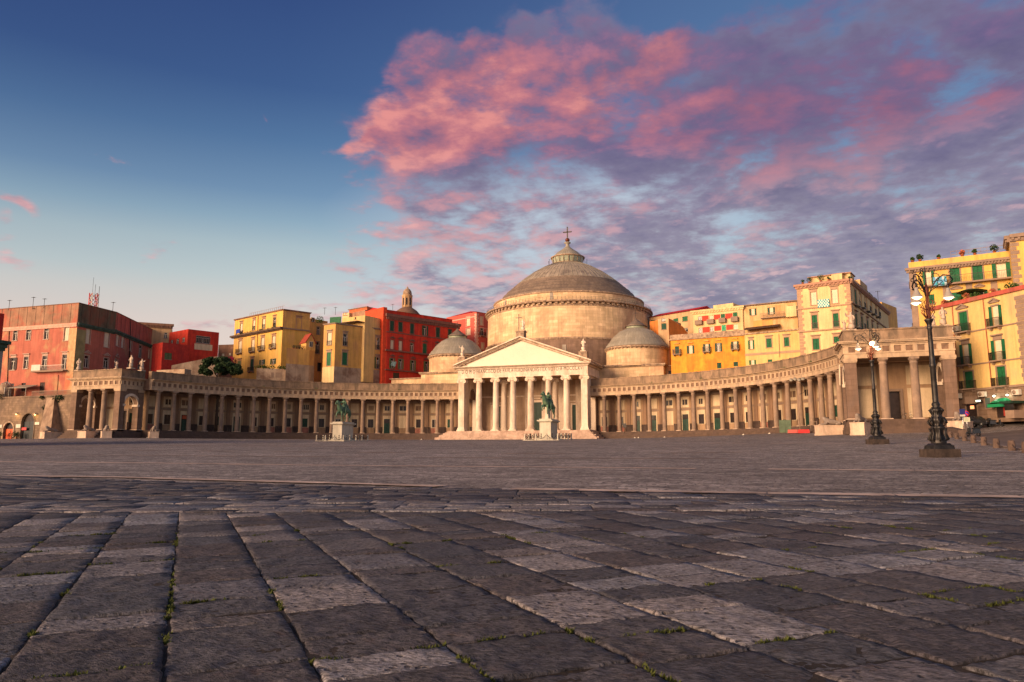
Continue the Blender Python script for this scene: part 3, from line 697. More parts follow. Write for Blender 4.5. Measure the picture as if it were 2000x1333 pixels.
colonnade(1, 19, 'curved colonnade of stone columns right of the domed church, below the orange and yellow houses')

# ------------------------------------------------------------------ end pavilions
def pavilion(s, xa, xb, y0, y1, label, steps):
    """xa < xb: the front runs along x at y0, the gallery goes back to y1"""
    T = thing('corner_pavilion', label, 'pavilion', ((xa+xb)/2, y0, -1.25)); W = xb-xa
    inner = xb if s < 0 else xa
    cols = [xa+.75, xa+W*.36, xa+W*.64, xb-.75]
    pr = MB(); pr.box(-.72, .72, -.62, .62, .52, 8.05); pb = MB(); pb.box(-.8, .8, -.7, .7, 8.05, 8.2); pb.box(-.86, .86, -.76, .76, 8.2, 8.6)
    for x in (cols[0], cols[3]):
        for y in (y0+.65, y1-.65):
            o = pr.build('pier', M_piero, T, at=(x, y, 0)); c = pb.build('capital', M_ent, None, at=(0, 0, 0)); c.parent = o; c.location = (0, 0, 0)
            q = MB(); q.box(-.85, .85, -.78, .78, -.02, .54); c = q.build('base_block', M_plinth, None, at=(0, 0, 0)); c.parent = o; c.location = (0, 0, 0)
    cm = col_mesh(rb=.56, rt=.48); first = None
    for x in cols[1:3]:
        if not first:
            first = cm.build('column', M_col, T, at=(x, y0+.65, 0)); bl = MB(); bl.box(-.72, .72, -.72, .72, -.02, .53)
            bl = bl.build('base_block', M_plinth, None, at=(0, 0, 0)); bl.parent = first; bl.location = (0, 0, 0)
        else: copyobj(first, T, (x, y0+.65, 0))
    # entablature ring
    b = MB(); b.box(xa, xb, y0, y0+1.1, 8.6, 9.2); b.box(xa, xb, y1-1.1, y1, 8.6, 9.2); b.box(xa, xa+1.1, y0+1.1, y1-1.1, 8.6, 9.2); b.box(xb-1.1, xb, y0+1.1, y1-1.1, 8.6, 9.2)
    b.box(xa+.06, xb-.06, y0+.06, y1-.06, 9.2, 10.35)
    def blocks(x0, x1, yy, axis, n, out):
        for k in range(n+1):
            c = x0+(x1-x0)*k/n
            if axis == 'x': b.box(c-.25, c+.25, yy-(.14 if out < 0 else 0), yy+(.14 if out > 0 else 0), 9.2, 10.35)
            else: b.box(yy-(.14 if out < 0 else 0), yy+(.14 if out > 0 else 0), c-.30, c+.30, 9.2, 10.35)
    blocks(xa+.36, xb-.36, y0+.06, 'x', 9, -1); blocks(y0+.36, y1-.36, xb-.06, 'y', 5, 1); blocks(y0+.36, y1-.36, xa+.06, 'y', 5, -1)
    b.box(xa-.10, xb+.10, y0-.10, y1+.1, 9.2, 9.40)
    b.box(xa-.10, xb+.10, y0-.10, y1+.1, 10.15, 10.37)
    b.box(xa-.25, xb+.25, y0-.25, y1+.25, 10.37, 10.58); b.box(xa-.62, xb+.62, y0-.62, y1+.3, 10.58, 10.74); b.box(xa-.75, xb+.75, y0-.75, y1+.3, 10.74, 10.9)
    b.build('entablature', M_ent, T)
    b = MB(); b.cm = 0
    for k in range(9):
        c = xa+.36+(W-.72)*(k+.5)/9; b.box(c-.36, c+.36, y0+.02, y0+.055, 9.41, 10.14)
    for k in range(5):
        c = y0+.36+(y1-y0-.72)*(k+.5)/5; b.box(xb-.055, xb-.02, c-.25, c+.25, 9.41, 10.14); b.box(xa+.02, xa+.055, c-.25, c+.25, 9.41, 10.14)
    b.build('frieze', M_metope, T)
    b = MB(); b.box(xa+.05, xb-.05, y0+.05, y1-.05, 10.9, 12.3); b.box(xa-.08, xb+.08, y0-.08, y1+.05, 12.3, 12.48)
    r2 = random.Random(3)
    for k in range(16):
        x = xa+W*(k+.5)/16; b.box(x-.25, x+.25, y0-.05, y0+.4, 12.48, 12.48+r2.uniform(.01, .09))
    b.build('parapet', M_para, T)
    # steps all round
    b = MB()
    for i in range(steps):
        e = .38*(steps-i)-.1; eo = .1*(steps-i); b.box(xa-(e if s < 0 and False else eo), xb+eo, y0-e, y1-.1, -1.6+ (0 if i == 0 else 1.6-1.25+(1.67/steps)*i), -1.25+(1.67/steps)*(i+1))
    b.build('steps', M_step, T)
    # back wall
    yb = y1+1.2
    b = MB(); xm = (xa+xb)/2
    b.box(xa+.2, xm-1.0, yb, yb+.4, .4, 8.6); b.box(xm+1.0, xb-.2, yb, yb+.4, .4, 8.6); b.box(xm-1.0, xm+1.0, yb, yb+.4, 4.6, 8.6)
    b.build('wall', M_wtan, T)
    b = MB()
    for x0_, x1_ in ((xa+1.2, xm-1.9), (xm+1.9, xb-1.2)):
        b.box(x0_, x1_, yb-.08, yb, .9, 5.0); b.box(x0_, x1_, yb-.08, yb, 5.5, 8.2)
    b.build('panelling', M_cream, T)
    b = MB(); b.box(xm-1.35, xm-1.0, yb-.12, yb, .42, 4.95); b.box(xm+1.0, xm+1.35, yb-.12, yb, .42, 4.95); b.box(xm-1.0, xm+1.0, yb-.12, yb, 4.6, 4.95); b.build('doorway', M_tgrey, T)
    b = MB(); b.box(xm-1.0, xm+1.0, yb+.6, yb+.66, .42, 4.6); b.cm = 1; b.box(xm-.98, xm-.55, yb+.1, yb+.6, .42, 4.55); b.build('gate', [M_dwin, M_white], T)
    b = MB(); b.box(xa+.3, xb-.3, y0+1.1, y1+1.6, 8.61, 8.7); b.build('ceiling', M_ceil, T)
    # arched side walls
    for xs in (xa+.75, xb-.75):
        b = MB(); yc = (y0+y1)/2+.0; ry = (y1-y0)/2-1.25; n = 16; zs = 5.55
        # wall over the arch
        for side in (-1, 1):
            x = xs+side*.5
            ring = [(yc+ry*cos(pi*k/n), zs+ry*sin(pi*k/n)) for k in range(n+1)]
            for (ya, za), (yb_, zb) in zip(ring, ring[1:]): b.add([(x, ya, za), (x, yb_, zb), (x, yb_, 8.6), (x, ya, 8.6)], [(0, 1, 2, 3)])
        ring = [(yc+ry*cos(pi*k/n), zs+ry*sin(pi*k/n)) for k in range(n+1)]
        for (ya, za), (yb_, zb) in zip(ring, ring[1:]): b.add([(xs-.5, ya, za), (xs+.5, ya, za), (xs+.5, yb_, zb), (xs-.5, yb_, zb)], [(0, 1, 2, 3)])
        o = b.build('arch_wall', M_piero, T)
        b = MB()
        for side in (-1, 1):
            x0_, x1_ = (xs+.5, xs+.66) if side > 0 else (xs-.66, xs-.5)
            for k in range(n):
                a, c = pi*k/n, pi*(k+1)/n; R1, R2 = ry-.08, ry+.42
                P = [(yc+R1*cos(a), zs+R1*sin(a)), (yc+R2*cos(a), zs+R2*sin(a)), (yc+R2*cos(c), zs+R2*sin(c)), (yc+R1*cos(c), zs+R1*sin(c))]
                p = [(x0_, *q) for q in P]+[(x1_, *q) for q in P]; b.add(p, [(0, 1, 2, 3), (7, 6, 5, 4), (0, 4, 5, 1), (2, 6, 7, 3), (1, 5, 6, 2), (3, 7, 4, 0)])
        for sg in (-1, 1): b.box(xs-.75, xs+.75, yc+sg*(ry+.05)-.32, yc+sg*(ry+.05)+.3, zs-.42, zs+.02)
        o = b.build('arch', M_marb, T); recalc(o)
    if s > 0:
        b = MB(); b.tube([(xa-.15, y0+2.6, 8.6), (xa-.45, y0+2.4, 8.0), (xa-.5, y0+2.4, 5.2)], .12, 8); b.build('drainpipe', M_marb, T)
    return T
pavilion(-1, -80.6, -67.6, -2.0, 4.0, 'stone corner pavilion with an arched side at the left end of the colonnade', 5)
pavilion(1, 64.0, 77.2, -6.2, .4, 'stone corner pavilion at the right end of the colonnade, behind the street lamps', 5)

# ------------------------------------------------------------------ church
CH = thing('domed_church', 'great round domed church with a columned temple porch in the middle of the square', 'church', (0, 45, -1.2))
YP, SP, XO = 46.5, 4.243, 0.2
zF, zT = .72, 13.13
# steps
b = MB()
for i in range(7):
    e = .38*(6-i); b.box(-16.9-e*.9, 16.9+e*.9, 42.9-e, 60, -1.7 if i == 0 else -1.2+.274*i, -1.2+.274*(i+1))
for sx_ in (-1, 1):    # stepped cheek blocks at both ends
    for k in range(4):
        x0_ = 16.6-.2*k; b.box(min(sx_*x0_, sx_*(x0_+2.6-.55*k)), max(sx_*x0_, sx_*(x0_+2.6-.55*k)), 41.2+.75*k, 48, -1.7 if k == 0 else -1.2+.5*k, -1.2+.5*(k+1))
b.build('steps', M_pstep, CH)
def ionic(bm=None):
    b = MB(); b.box(-.98, .98, -.98, .98, 0, .32); b.lathe([(.95, .32), (.98, .42), (.93, .55), (.80, .60), (.78, .70), (.86, .78), (.80, .88), (.74, .95)], n=22, cap=False)
    b.lathe([(.74, .95), (.74, 4), (.70, 7), (.63, 11.3), (.67, 11.34), (.67, 11.45), (.63, 11.5)], n=26, cap=False); return b
def ioncap():
    b = MB(); b.lathe([(.63, 11.45), (.80, 11.7), (.80, 11.85)], n=20)
    for s_ in (-1, 1):
        for y_ in (-.62, .62):
            M = Matrix.Translation((s_*.78, y_, 11.72)) @ Matrix.Rotation(pi/2, 4, 'X'); q = MB(M)
            q.lathe([(.0, -.16), (.40, -.16), (.40, .16), (.31, .18), (.30, .12), (.19, .12), (.18, .2), (.0, .2)], n=16, cap=False); b.v += q.v and [] or []
            o = len(b.v); b.v += q.v; b.f += [[i+o for i in f] for f in q.f]; b.mi += q.mi; b.uv += q.uv; b.sm += q.sm
    b.box(-.86, .86, -.70, .70, 11.86, 12.16); b.box(-.95, .95, -.85, .85, 12.16, 12.41); return b
first = None
for k in range(1, 7):
    p = ((k-3.5)*SP+XO, YP, zF)
    if not first:
        first = ionic().build('column', M_marb, CH, at=p); c = ioncap().build('capital', M_marb, None, at=(0, 0, 0)); c.parent = first; c.location = (0, 0, 0)
    else: copyobj(first, CH, p)
for x in (-1.5*SP+XO, 1.5*SP+XO):   # second row
    copyobj(first, CH, (x, YP+5.5, zF))
for k in (0, 7):
    x = (k-3.5)*SP+XO; b = MB(); b.box(-.72, .72, -.72, .72, .95, 11.6); b.taper(0, 0, 0, .35, 2.0, 2.0, 2.0, 2.0); b.taper(0, 0, .35, .95, 1.9, 1.9, 1.5, 1.5)
    o = b.build('corner_pier', M_marb, CH, at=(x, YP, zF)); c = ioncap().build('capital', M_marb, None, at=(0, 0, 0)); c.parent = o; c.location = (0, 0, 0)
    # side wall of the porch with an arch
    b = MB(); n = 14; yc = YP+5.3; ry = 2.3; zs = zF+8.2; xx = x
    for side in (-1, 1):
        X = xx+side*.55
        b.add([(X, YP+.72, zF), (X, yc-ry, zF), (X, yc-ry, zT), (X, YP+.72, zT)], [(0, 1, 2, 3)]); b.add([(X, yc+ry, zF), (X, YP+11, zF), (X, YP+11, zT), (X, yc+ry, zT)], [(0, 1, 2, 3)])
        ring = [(yc+ry*cos(pi*j/n), zs+ry*sin(pi*j/n)) for j in range(n+1)]
        for (ya, za), (yb_, zb) in zip(ring, ring[1:]): b.add([(X, ya, za), (X, yb_, zb), (X, yb_, zT), (X, ya, zT)], [(0, 1, 2, 3)])
    for (ya, za), (yb_, zb) in zip(ring, ring[1:]): b.add([(xx-.55, ya, za), (xx+.55, ya, za), (xx+.55, yb_, zb), (xx-.55, yb_, zb)], [(0, 1, 2, 3)])
    for ya in (yc-ry, yc+ry): b.add([(xx-.55, ya, zF), (xx+.55, ya, zF), (xx+.55, ya, zs), (xx-.55, ya, zs)], [(0, 1, 2, 3)])
    b.build('side_wall', M_marb, CH)
# entablature
xl, xr = -3.5*SP+XO-.85, 3.5*SP+XO+.85
b = MB(); yf = YP-.75
b.box(xl, xr, yf, YP+.75, zT, zT+.42); b.box(xl-.04, xr+.04, yf-.04, YP+.75, zT+.42, zT+.82); b.box(xl-.09, xr+.09, yf-.09, YP+.75, zT+.82, zT+.92)
b.box(xl, xr, yf, YP+.75, zT+.92, zT+2.0)
for xs_ in (xl, xr-1.3): b.box(xs_, xs_+1.3, YP+.75, YP+14, zT, zT+2.0)
for i, (e, z0_, z1_) in enumerate(((.18, 2.0, 2.14), (.34, 2.14, 2.3), (.80, 2.48, 2.56), (.95, 2.56, 2.66))):
    b.box(xl-e, xr+e, yf-e, YP+14, zT+z0_, zT+z1_)
b.build('entablature', M_marb, CH)
# pediment: raking cornices round a recessed pale field
zb, za = zT+2.66, 22.45; hx = (xr-xl)/2+.95; xm = (xl+xr)/2; sl = (za-zb-.55)/hx
b = MB()
def rake(off0, off1, y0_, y1_):
    for s_ in (-1, 1):
        P = [(xm, za-off0), (xm+s_*hx, zb+.55-off0), (xm+s_*hx, zb+.55-off1), (xm, za-off1)]
        b.xz(P if s_ < 0 else P[::-1], y0_, y1_)
rake(0, .26, yf-.95, YP+14); rake(.62, .80, yf-.36, YP+1)
o = b.build('pediment_cornice', M_marb, CH); recalc(o)
b = MB(); rake(.26, .62, yf-.62, YP+13); rake(.80, .98, yf-.14, YP+1); o = b.build('pediment_moulding', M_mold, CH); recalc(o)
b = MB(); b.box(xl-.62, xr+.62, yf-.62, YP+14, zT+2.305, zT+2.475); b.box(xl-.12, xr+.12, yf-.12, YP+14, zT+1.9, zT+1.995); o = b.build('cornice_moulding', M_mold, CH)
b = MB(); b.xz([(xm-hx+1.0, zb), (xm+hx-1.0, zb), (xm, za-.6)], yf+.15, yf+.5); o = b.build('pediment_field', M_tymp, CH); recalc(o)
b = MB()
for s_ in (-1, 1):
    P = [(xm, za+.03), (xm+s_*(hx+.1), zb+.58), (xm+s_*(hx+.1), zb+.50), (xm, za-.05)]; b.xz(P if s_ < 0 else P[::-1], yf-.2, YP+16)
o = b.build('porch_roof', M_mold, CH); recalc(o)
PED = (zb, za, xm, hx, yf)
# lettering of the frieze
cu = bpy.data.curves.new('txt', 'FONT'); cu.body = 'D·O·M·D·FRANCISCO·DE·PAVLA·FERDINANDVS·I·EX·VOTO·A·MDCCCXVI'; cu.size = 1.0; cu.extrude = .03; cu.align_x = 'CENTER'; cu.align_y = 'CENTER'; cu.space_character = 1.15
to = bpy.data.objects.new('txt', cu); C0.objects.link(to); dg = bpy.context.evaluated_depsgraph_get(); dg.update(); me = bpy.data.meshes.new_from_object(to.evaluated_get(dg)); bpy.data.objects.remove(to)
xsv = [v.co.x for v in me.vertices]; wid = max(xsv)-min(xsv); kx = 29.4/wid
for v in me.vertices: v.co = Vector((v.co.x*kx, -v.co.z, v.co.y*1.30))
me.materials.clear(); me.materials.append(M_letter)
o = bpy.data.objects.new('inscription', me); C0.objects.link(o); o.parent = CH; o.location = Vector((xm, yf-.02, zT+1.46))-org(CH)
# porch interior
yw = YP+11
b = MB(); b.box(-15.5, 15.9, yw, yw+.6, zF, zT+.4); b.cm = 0
o = b.build('porch_wall', M_portw, CH)
b = MB(); b.box(-14.2, 14.6, YP+.75, yw, zT+.05, zT+.2); b.build('porch_ceiling', M_wtan, CH)
b = MB()
for x in [(k-3.5)*SP+XO for k in range(1, 7)]: b.box(x-.7, x+.7, yw-.3, yw, zF, zT)
b.box(-14.2, 14.6, yw-.2, yw, zF+8.6, zF+8.9)
b.build('porch_pilasters', M_marb, CH)
def chdoor(x0_, x1_, z1_, fr=.5):
    b = MB(); b.box(x0_-fr, x0_, yw-.25, yw-.0, zF, z1_+fr); b.box(x1_, x1_+fr, yw-.25, yw, zF, z1_+fr); b.box(x0_, x1_, yw-.25, yw, z1_, z1_+fr); b.box(x0_-fr-.2, x1_+fr+.2, yw-.4, yw, z1_+fr+.3, z1_+fr+.55)
    b.cm = 1; b.box(x0_, x1_, yw-.06, yw-.02, zF, z1_); b.box(x0_+.1, (x0_+x1_)/2-.04, yw-.12, yw-.06, zF+.1, z1_-.1); b.box((x0_+x1_)/2+.04, x1_-.1, yw-.12, yw-.06, zF+.1, z1_-.1)
    b.build('door', [M_marb, M_door], CH)
chdoor(-1.9+XO, 1.9+XO, zF+7.2); chdoor(9.2, 11.4, zF+6.4, .4); chdoor(-11.2, -9.0, zF+6.4, .4)
# main body behind the porch
b = MB(); b.box(-16.2, 16.6, yw+.6, 75, -1.2, 16.3); b.box(-31, 31, 61, 78, -1.2, 16.0)
b.box(14, 31.0, 57.5, 62, -1.2, 16.0); b.box(-31.0, -14, 57.5, 62, -1.2, 16.0)
b.box(31.0, 41.5, 61.5, 74, -1.2, 15.9); b.box(-41.0, -31.0, 60, 72, -1.2, 15.0)
o = b.build('body', M_drum, CH)
b = MB()
b.box(14, 31.5, 57.0, 62, 16.0, 16.3); b.box(14, 31.3, 57.2, 62, 15.75, 16.0); b.box(-31.5, -14, 57.0, 62, 16.0, 16.3); b.box(-31.3, -14, 57.2, 62, 15.75, 16.0)
b.box(30.6, 41.9, 61.0, 74, 15.9, 16.15); b.box(-41.4, -30.6, 59.6, 72, 15.0, 15.25)
b.build('body_cornice', M_mold, CH)
b = MB(); b.box(36, 40.5, 61.42, 61.5, 13.9, 14.15); b.box(-40, -35, 59.9, 60, 13.2, 13.6); b.build('ledge', M_mold, CH)
b = MB(); b.box(31.6, 33.0, 61.44, 61.5, 13.6, 14.9); b.cm = 1; b.box(32.25, 32.35, 61.40, 61.44, 13.6, 14.9); b.build('window', [M_dwin, M_white], CH)
b = MB(); b.add([(41.5, 61.6, 15.9), (41.5, 74, 15.9), (41.5, 74, 12), (41.5, 61.6, 12), (46.0, 74, 12), (46.0, 61.6, 12)], [(0, 1, 4, 5), (0, 5, 3), (1, 2, 4)]); b.build('lean_roof', M_lead2, CH)
# drum
YD = 88.94
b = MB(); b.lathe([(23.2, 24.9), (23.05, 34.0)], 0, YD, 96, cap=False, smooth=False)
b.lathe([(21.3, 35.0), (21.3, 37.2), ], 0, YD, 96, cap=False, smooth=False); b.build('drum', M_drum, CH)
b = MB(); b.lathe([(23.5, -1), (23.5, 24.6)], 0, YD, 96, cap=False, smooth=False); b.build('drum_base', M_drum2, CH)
b = MB(); b.lathe([(23.5, 24.4), (23.75, 24.6), (23.75, 24.9), (23.2, 25.1)], 0, YD, 96, cap=False)
b.lathe([(23.05, 33.2), (23.2, 33.35), (23.2, 33.6), (23.1, 33.65)], 0, YD, 96, cap=False)
b.lathe([(23.05, 34.15), (23.6, 34.3), (23.95, 34.35), (23.95, 34.6), (23.7, 34.85), (21.3, 35.0)], 0, YD, 96, cap=False)
b.lathe([(21.3, 37.1), (21.55, 37.25), (21.6, 37.55), (20.0, 37.7)], 0, YD, 96, cap=False)
for k in range(96):   # the brackets under the cornice
    a = 2*pi*k/96; M = Matrix.Translation((0, YD, 0)) @ Matrix.Rotation(a, 4, 'Z'); b.M = M; b.box(23.0, 23.62, -.36, .36, 33.72, 34.2)
b.M = None
b.build('drum_cornice', M_mold, CH)
b = MB()
for dx, z0_, z1_ in ((-13.1, 35.1, 36.9), (1.2, 35.3, 37.1)):
    a = math.asin(dx/21.3)-pi/2
    M = Matrix.Translation((0, YD, 0)) @ Matrix.Rotation(a+pi/2, 4, 'Z'); b.M = M; b.box(-.42, .42, -21.42, -21.25, z0_, z1_)
a = math.asin(5/23.5); b.M = Matrix.Translation((0, YD, 0)) @ Matrix.Rotation(a, 4, 'Z'); b.box(-.5, .5, -23.62, -23.4, 20.6, 23)
b.M = None; b.build('drum_window', M_lead, CH)
b = MB()   # railing on the cornice
for k in range(150):
    a = 2*pi*k/150; b.box(23.5*cos(a)-.03, 23.5*cos(a)+.03, YD+23.5*sin(a)-.03, YD+23.5*sin(a)+.03, 34.6, 35.6)
for z_ in (35.15, 35.6):
    b.tube([(23.5*cos(2*pi*k/96), YD+23.5*sin(2*pi*k/96), z_) for k in range(97)], .025, 5)
b.build('railing', M_iron, CH)
# dome
b = MB(); b.lathe([(20.0, 37.6), (19.8, 38.5), (19.3, 38.9), (18.9, 39.7), (18.3, 40.0), (17.9, 40.75), (17.3, 41.0), (16.9, 41.6), (16.3, 41.85), (16.0, 42.4), (15.4, 42.6), (15.3, 43.0)], 0, YD, 96, cap=False, smooth=False); b.build('dome_steps', M_lead2, CH)
prof = [(15.3, 42.9), (14.4, 43.7), (13.4, 44.5), (12.0, 45.6), (10.5, 46.65), (9.0, 47.6), (7.5, 48.4), (6.0, 49.1), (5.0, 49.5), (4.3, 49.75)]
b = MB(); b.lathe(prof, 0, YD, 96, cap=False)
o = b.build('dome', M_lead, CH)
b = MB()
for k in range(72):
    a = 2*pi*k/72; b.tube([(r*cos(a), YD+r*sin(a), z+.05) for r, z in prof[::2]], .055, 4)
b.build('dome_seams', M_lead3, CH)
# lantern
b = MB(); b.lathe([(4.6, 49.5), (4.6, 49.85), (4.2, 49.95)], 0, YD, 32, cap=False); b.lathe([(4.75, 51.5), (5.0, 51.6), (5.0, 51.8), (4.7, 51.9)], 0, YD, 32, cap=False)
for k in range(20):
    a = 2*pi*k/20; b.tube([(4.22*cos(a), YD+4.22*sin(a), 49.9), (4.75*cos(a), YD+4.75*sin(a), 51.6)], .08, 5)
LN = b.build('lantern', M_mold, CH)
def sub(o, par): o.parent = par; o.location = ORG[o.name]-org(par); return o
b = MB(); b.lathe([(4.1, 49.9), (4.62, 51.6)], 0, YD, 40, cap=False); sub(b.build('lantern_glass', mat('greenish glass', (.30, .33, .24), rough=.25, var=.15, spec=.6), None, None), LN)
b = MB(); b.lathe([(4.85, 51.75), (4.1, 52.3), (3.0, 53.35), (1.9, 54.1), (1.0, 54.8), (.55, 55.3), (.5, 56.0), (.95, 56.2), (.95, 56.45), (.3, 56.6)], 0, YD, 32); sub(b.build('lantern_roof', M_lead3, None), LN)
b = MB(); b.lathe([(0, 56.5), (.6, 56.85), (.68, 57.2), (.5, 57.6), (0, 57.85)], 0, YD, 20, cap=False); sub(b.build('ball', M_redglow, None), LN)
b = MB(); b.box(-.15, .15, YD-.15, YD+.15, 57.7, 61.0); b.box(-1.15, 1.15, YD-.15, YD+.15, 59.45, 59.75)
for p_ in ((-1.15, 59.6), (1.15, 59.6), (0, 61.0)): b.lathe([(0, p_[1]-.22), (.22, p_[1]), (0, p_[1]+.22)], p_[0], YD, 8, cap=False)
sub(b.build('cross', M_iron, None), LN)
b = MB()
for k in range(14):
    a = 2*pi*(k+.3)/14; b.tube([(5.6*cos(a), YD+5.6*sin(a), 49.1), (5.6*cos(a), YD+5.6*sin(a), 50.9)], .05, 5); b.lathe([(0, 50.8), (.14, 50.95), (0, 51.1)], 5.6*cos(a), YD+5.6*sin(a), 6, cap=False)
sub(b.build('finial_rods', M_iron, None), LN)
# the two small side domes
for s_ in (-1, 1):
    X, Y = s_*23.75, 64.0
    b = MB(); b.lathe([(7.35, 16.0), (7.3, 20.3)], X, Y, 64, cap=False, smooth=False); SD = b.build('side_drum', M_drum, CH)
    b = MB(); b.lathe([(7.3, 20.15), (7.55, 20.35), (7.8, 20.4), (7.8, 20.7), (7.3, 20.85), (7.3, 21.1), (7.0, 21.2)], X, Y, 64, cap=False)
    for k in range(44): a = 2*pi*k/44; b.M = Matrix.Translation((X, Y, 0)) @ Matrix.Rotation(a, 4, 'Z'); b.box(7.25, 7.62, -.16, .16, 20.12, 20.4)
    b.M = None; sub(b.build('side_cornice', M_mold, None), SD)
    pf = [(7.5, 20.9), (7.35, 21.45), (7.1, 21.55), (6.95, 22.0), (6.7, 22.1), (6.2, 22.85), (5.6, 23.6), (4.9, 24.3), (4.1, 24.9), (3.3, 25.35), (2.4, 25.7)]
    b = MB(); b.lathe(pf, X, Y, 64, cap=False); sub(b.build('side_dome', M_lead3, None), SD)
    b = MB()
    for k in range(40): a = 2*pi*k/40; b.tube([(r*cos(a)+X, Y+r*sin(a), z+.03) for r, z in pf[4::2]], .035, 4)
    sub(b.build('dome_seams', M_lead, None), SD)
    b = MB(); b.lathe([(2.3, 25.6), (2.4, 26.2)], X, Y, 24, cap=False); b.cm = 1; b.lathe([(2.75, 26.2), (2.0, 26.75), (1.0, 27.5), (.3, 28.1), (.08, 28.5)], X, Y, 24); b.lathe([(2.4, 26.15), (2.75, 26.2)], X, Y, 24, cap=False)
    b.cm = 2; b.tube([(X, Y, 28.2), (X, Y, 30.3)], .05, 5); b.box(X-.45, X+.45, Y-.04, Y+.04, 29.6, 29.7)
    sub(b.build('side_lantern', [mat('greenish glass', (.30, .33, .24)), M_lead2, M_iron], None), SD)
zb, za, xm, hx, yf = PED
# acroterion blocks
b = MB(); b.box(xm-.95, xm+.95, yf-.6, yf+1.2, za-.9, za+1.0); b.box(xm-1.1, xm+1.1, yf-.75, yf+1.3, za+1.0, za+1.25)
for s_ in (-1, 1): b.box(xm+s_*(hx-1.9)-.95, xm+s_*(hx-1.9)+.95, yf-.5, yf+1.2, zb+.5, zb+2.5)
b.build('acroterion_blocks', M_mold, CH)

# ------------------------------------------------------------------ houses behind the colonnades
class Fac:
    """one vertical face from A to B (seen left to right from the square)"""
    def __init__(s, A, B):
        s.A = Vector((A[0], A[1], 0)); s.B = Vector((B[0], B[1], 0)); s.L = (s.B-s.A).length; s.u = (s.B-s.A)/s.L; s.n = Vector((s.u.y, -s.u.x, 0))
        s.M = Matrix(((s.u.x, -s.n.x, 0, s.A.x), (s.u.y, -s.n.y, 0, s.A.y), (0, 0, 1, 0), (0, 0, 0, 1)))   # local x along, local -y outwards, z up
        s.holes = []
    def uz(s, px, py):
        d = ray(px, py); t = (s.A-CAM).dot(s.n)/d.dot(s.n); p = CAM+d*t; return (p-s.A).dot(s.u), p.z
def wall_with_holes(b, f, u0, u1, z0, z1, holes, dep=.28):
    hs = [h for h in holes if h[0] < u1 and h[1] > u0 and h[2] < z1 and h[3] > z0]
    us = sorted({u0, u1, *[min(max(h[k], u0), u1) for h in hs for k in (0, 1)]}); zs = sorted({z0, z1, *[min(max(h[k], z0), z1) for h in hs for k in (2, 3)]})
    b.M = f.M
    for a, c in zip(us, us[1:]):
        run = None
        for d, e in zip(zs, zs[1:]):
            um, zm = (a+c)/2, (d+e)/2
            if any(h[0] < um < h[1] and h[2] < zm < h[3] for h in hs):
                if run: b.quad((a, 0, run[0]), (c, 0, run[0]), (c, 0, run[1]), (a, 0, run[1])); run = None
            else: run = (run[0], e) if run else (d, e)
        if run: b.quad((a, 0, run[0]), (c, 0, run[0]), (c, 0, run[1]), (a, 0, run[1]))
    for h in hs:
        a, c, d, e = h
        b.quad((a, 0, d), (c, 0, d), (c, dep, d), (a, dep, d)); b.quad((a, dep, e), (c, dep, e), (c, 0, e), (a, 0, e))
        b.quad((a, 0, d), (a, dep, d), (a, dep, e), (a, 0, e)); b.quad((c, dep, d), (c, 0, d), (c, 0, e), (c, dep, e))
        b.quad((a, dep, d), (c, dep, d), (c, dep, e), (a, dep, e))
    b.M = None
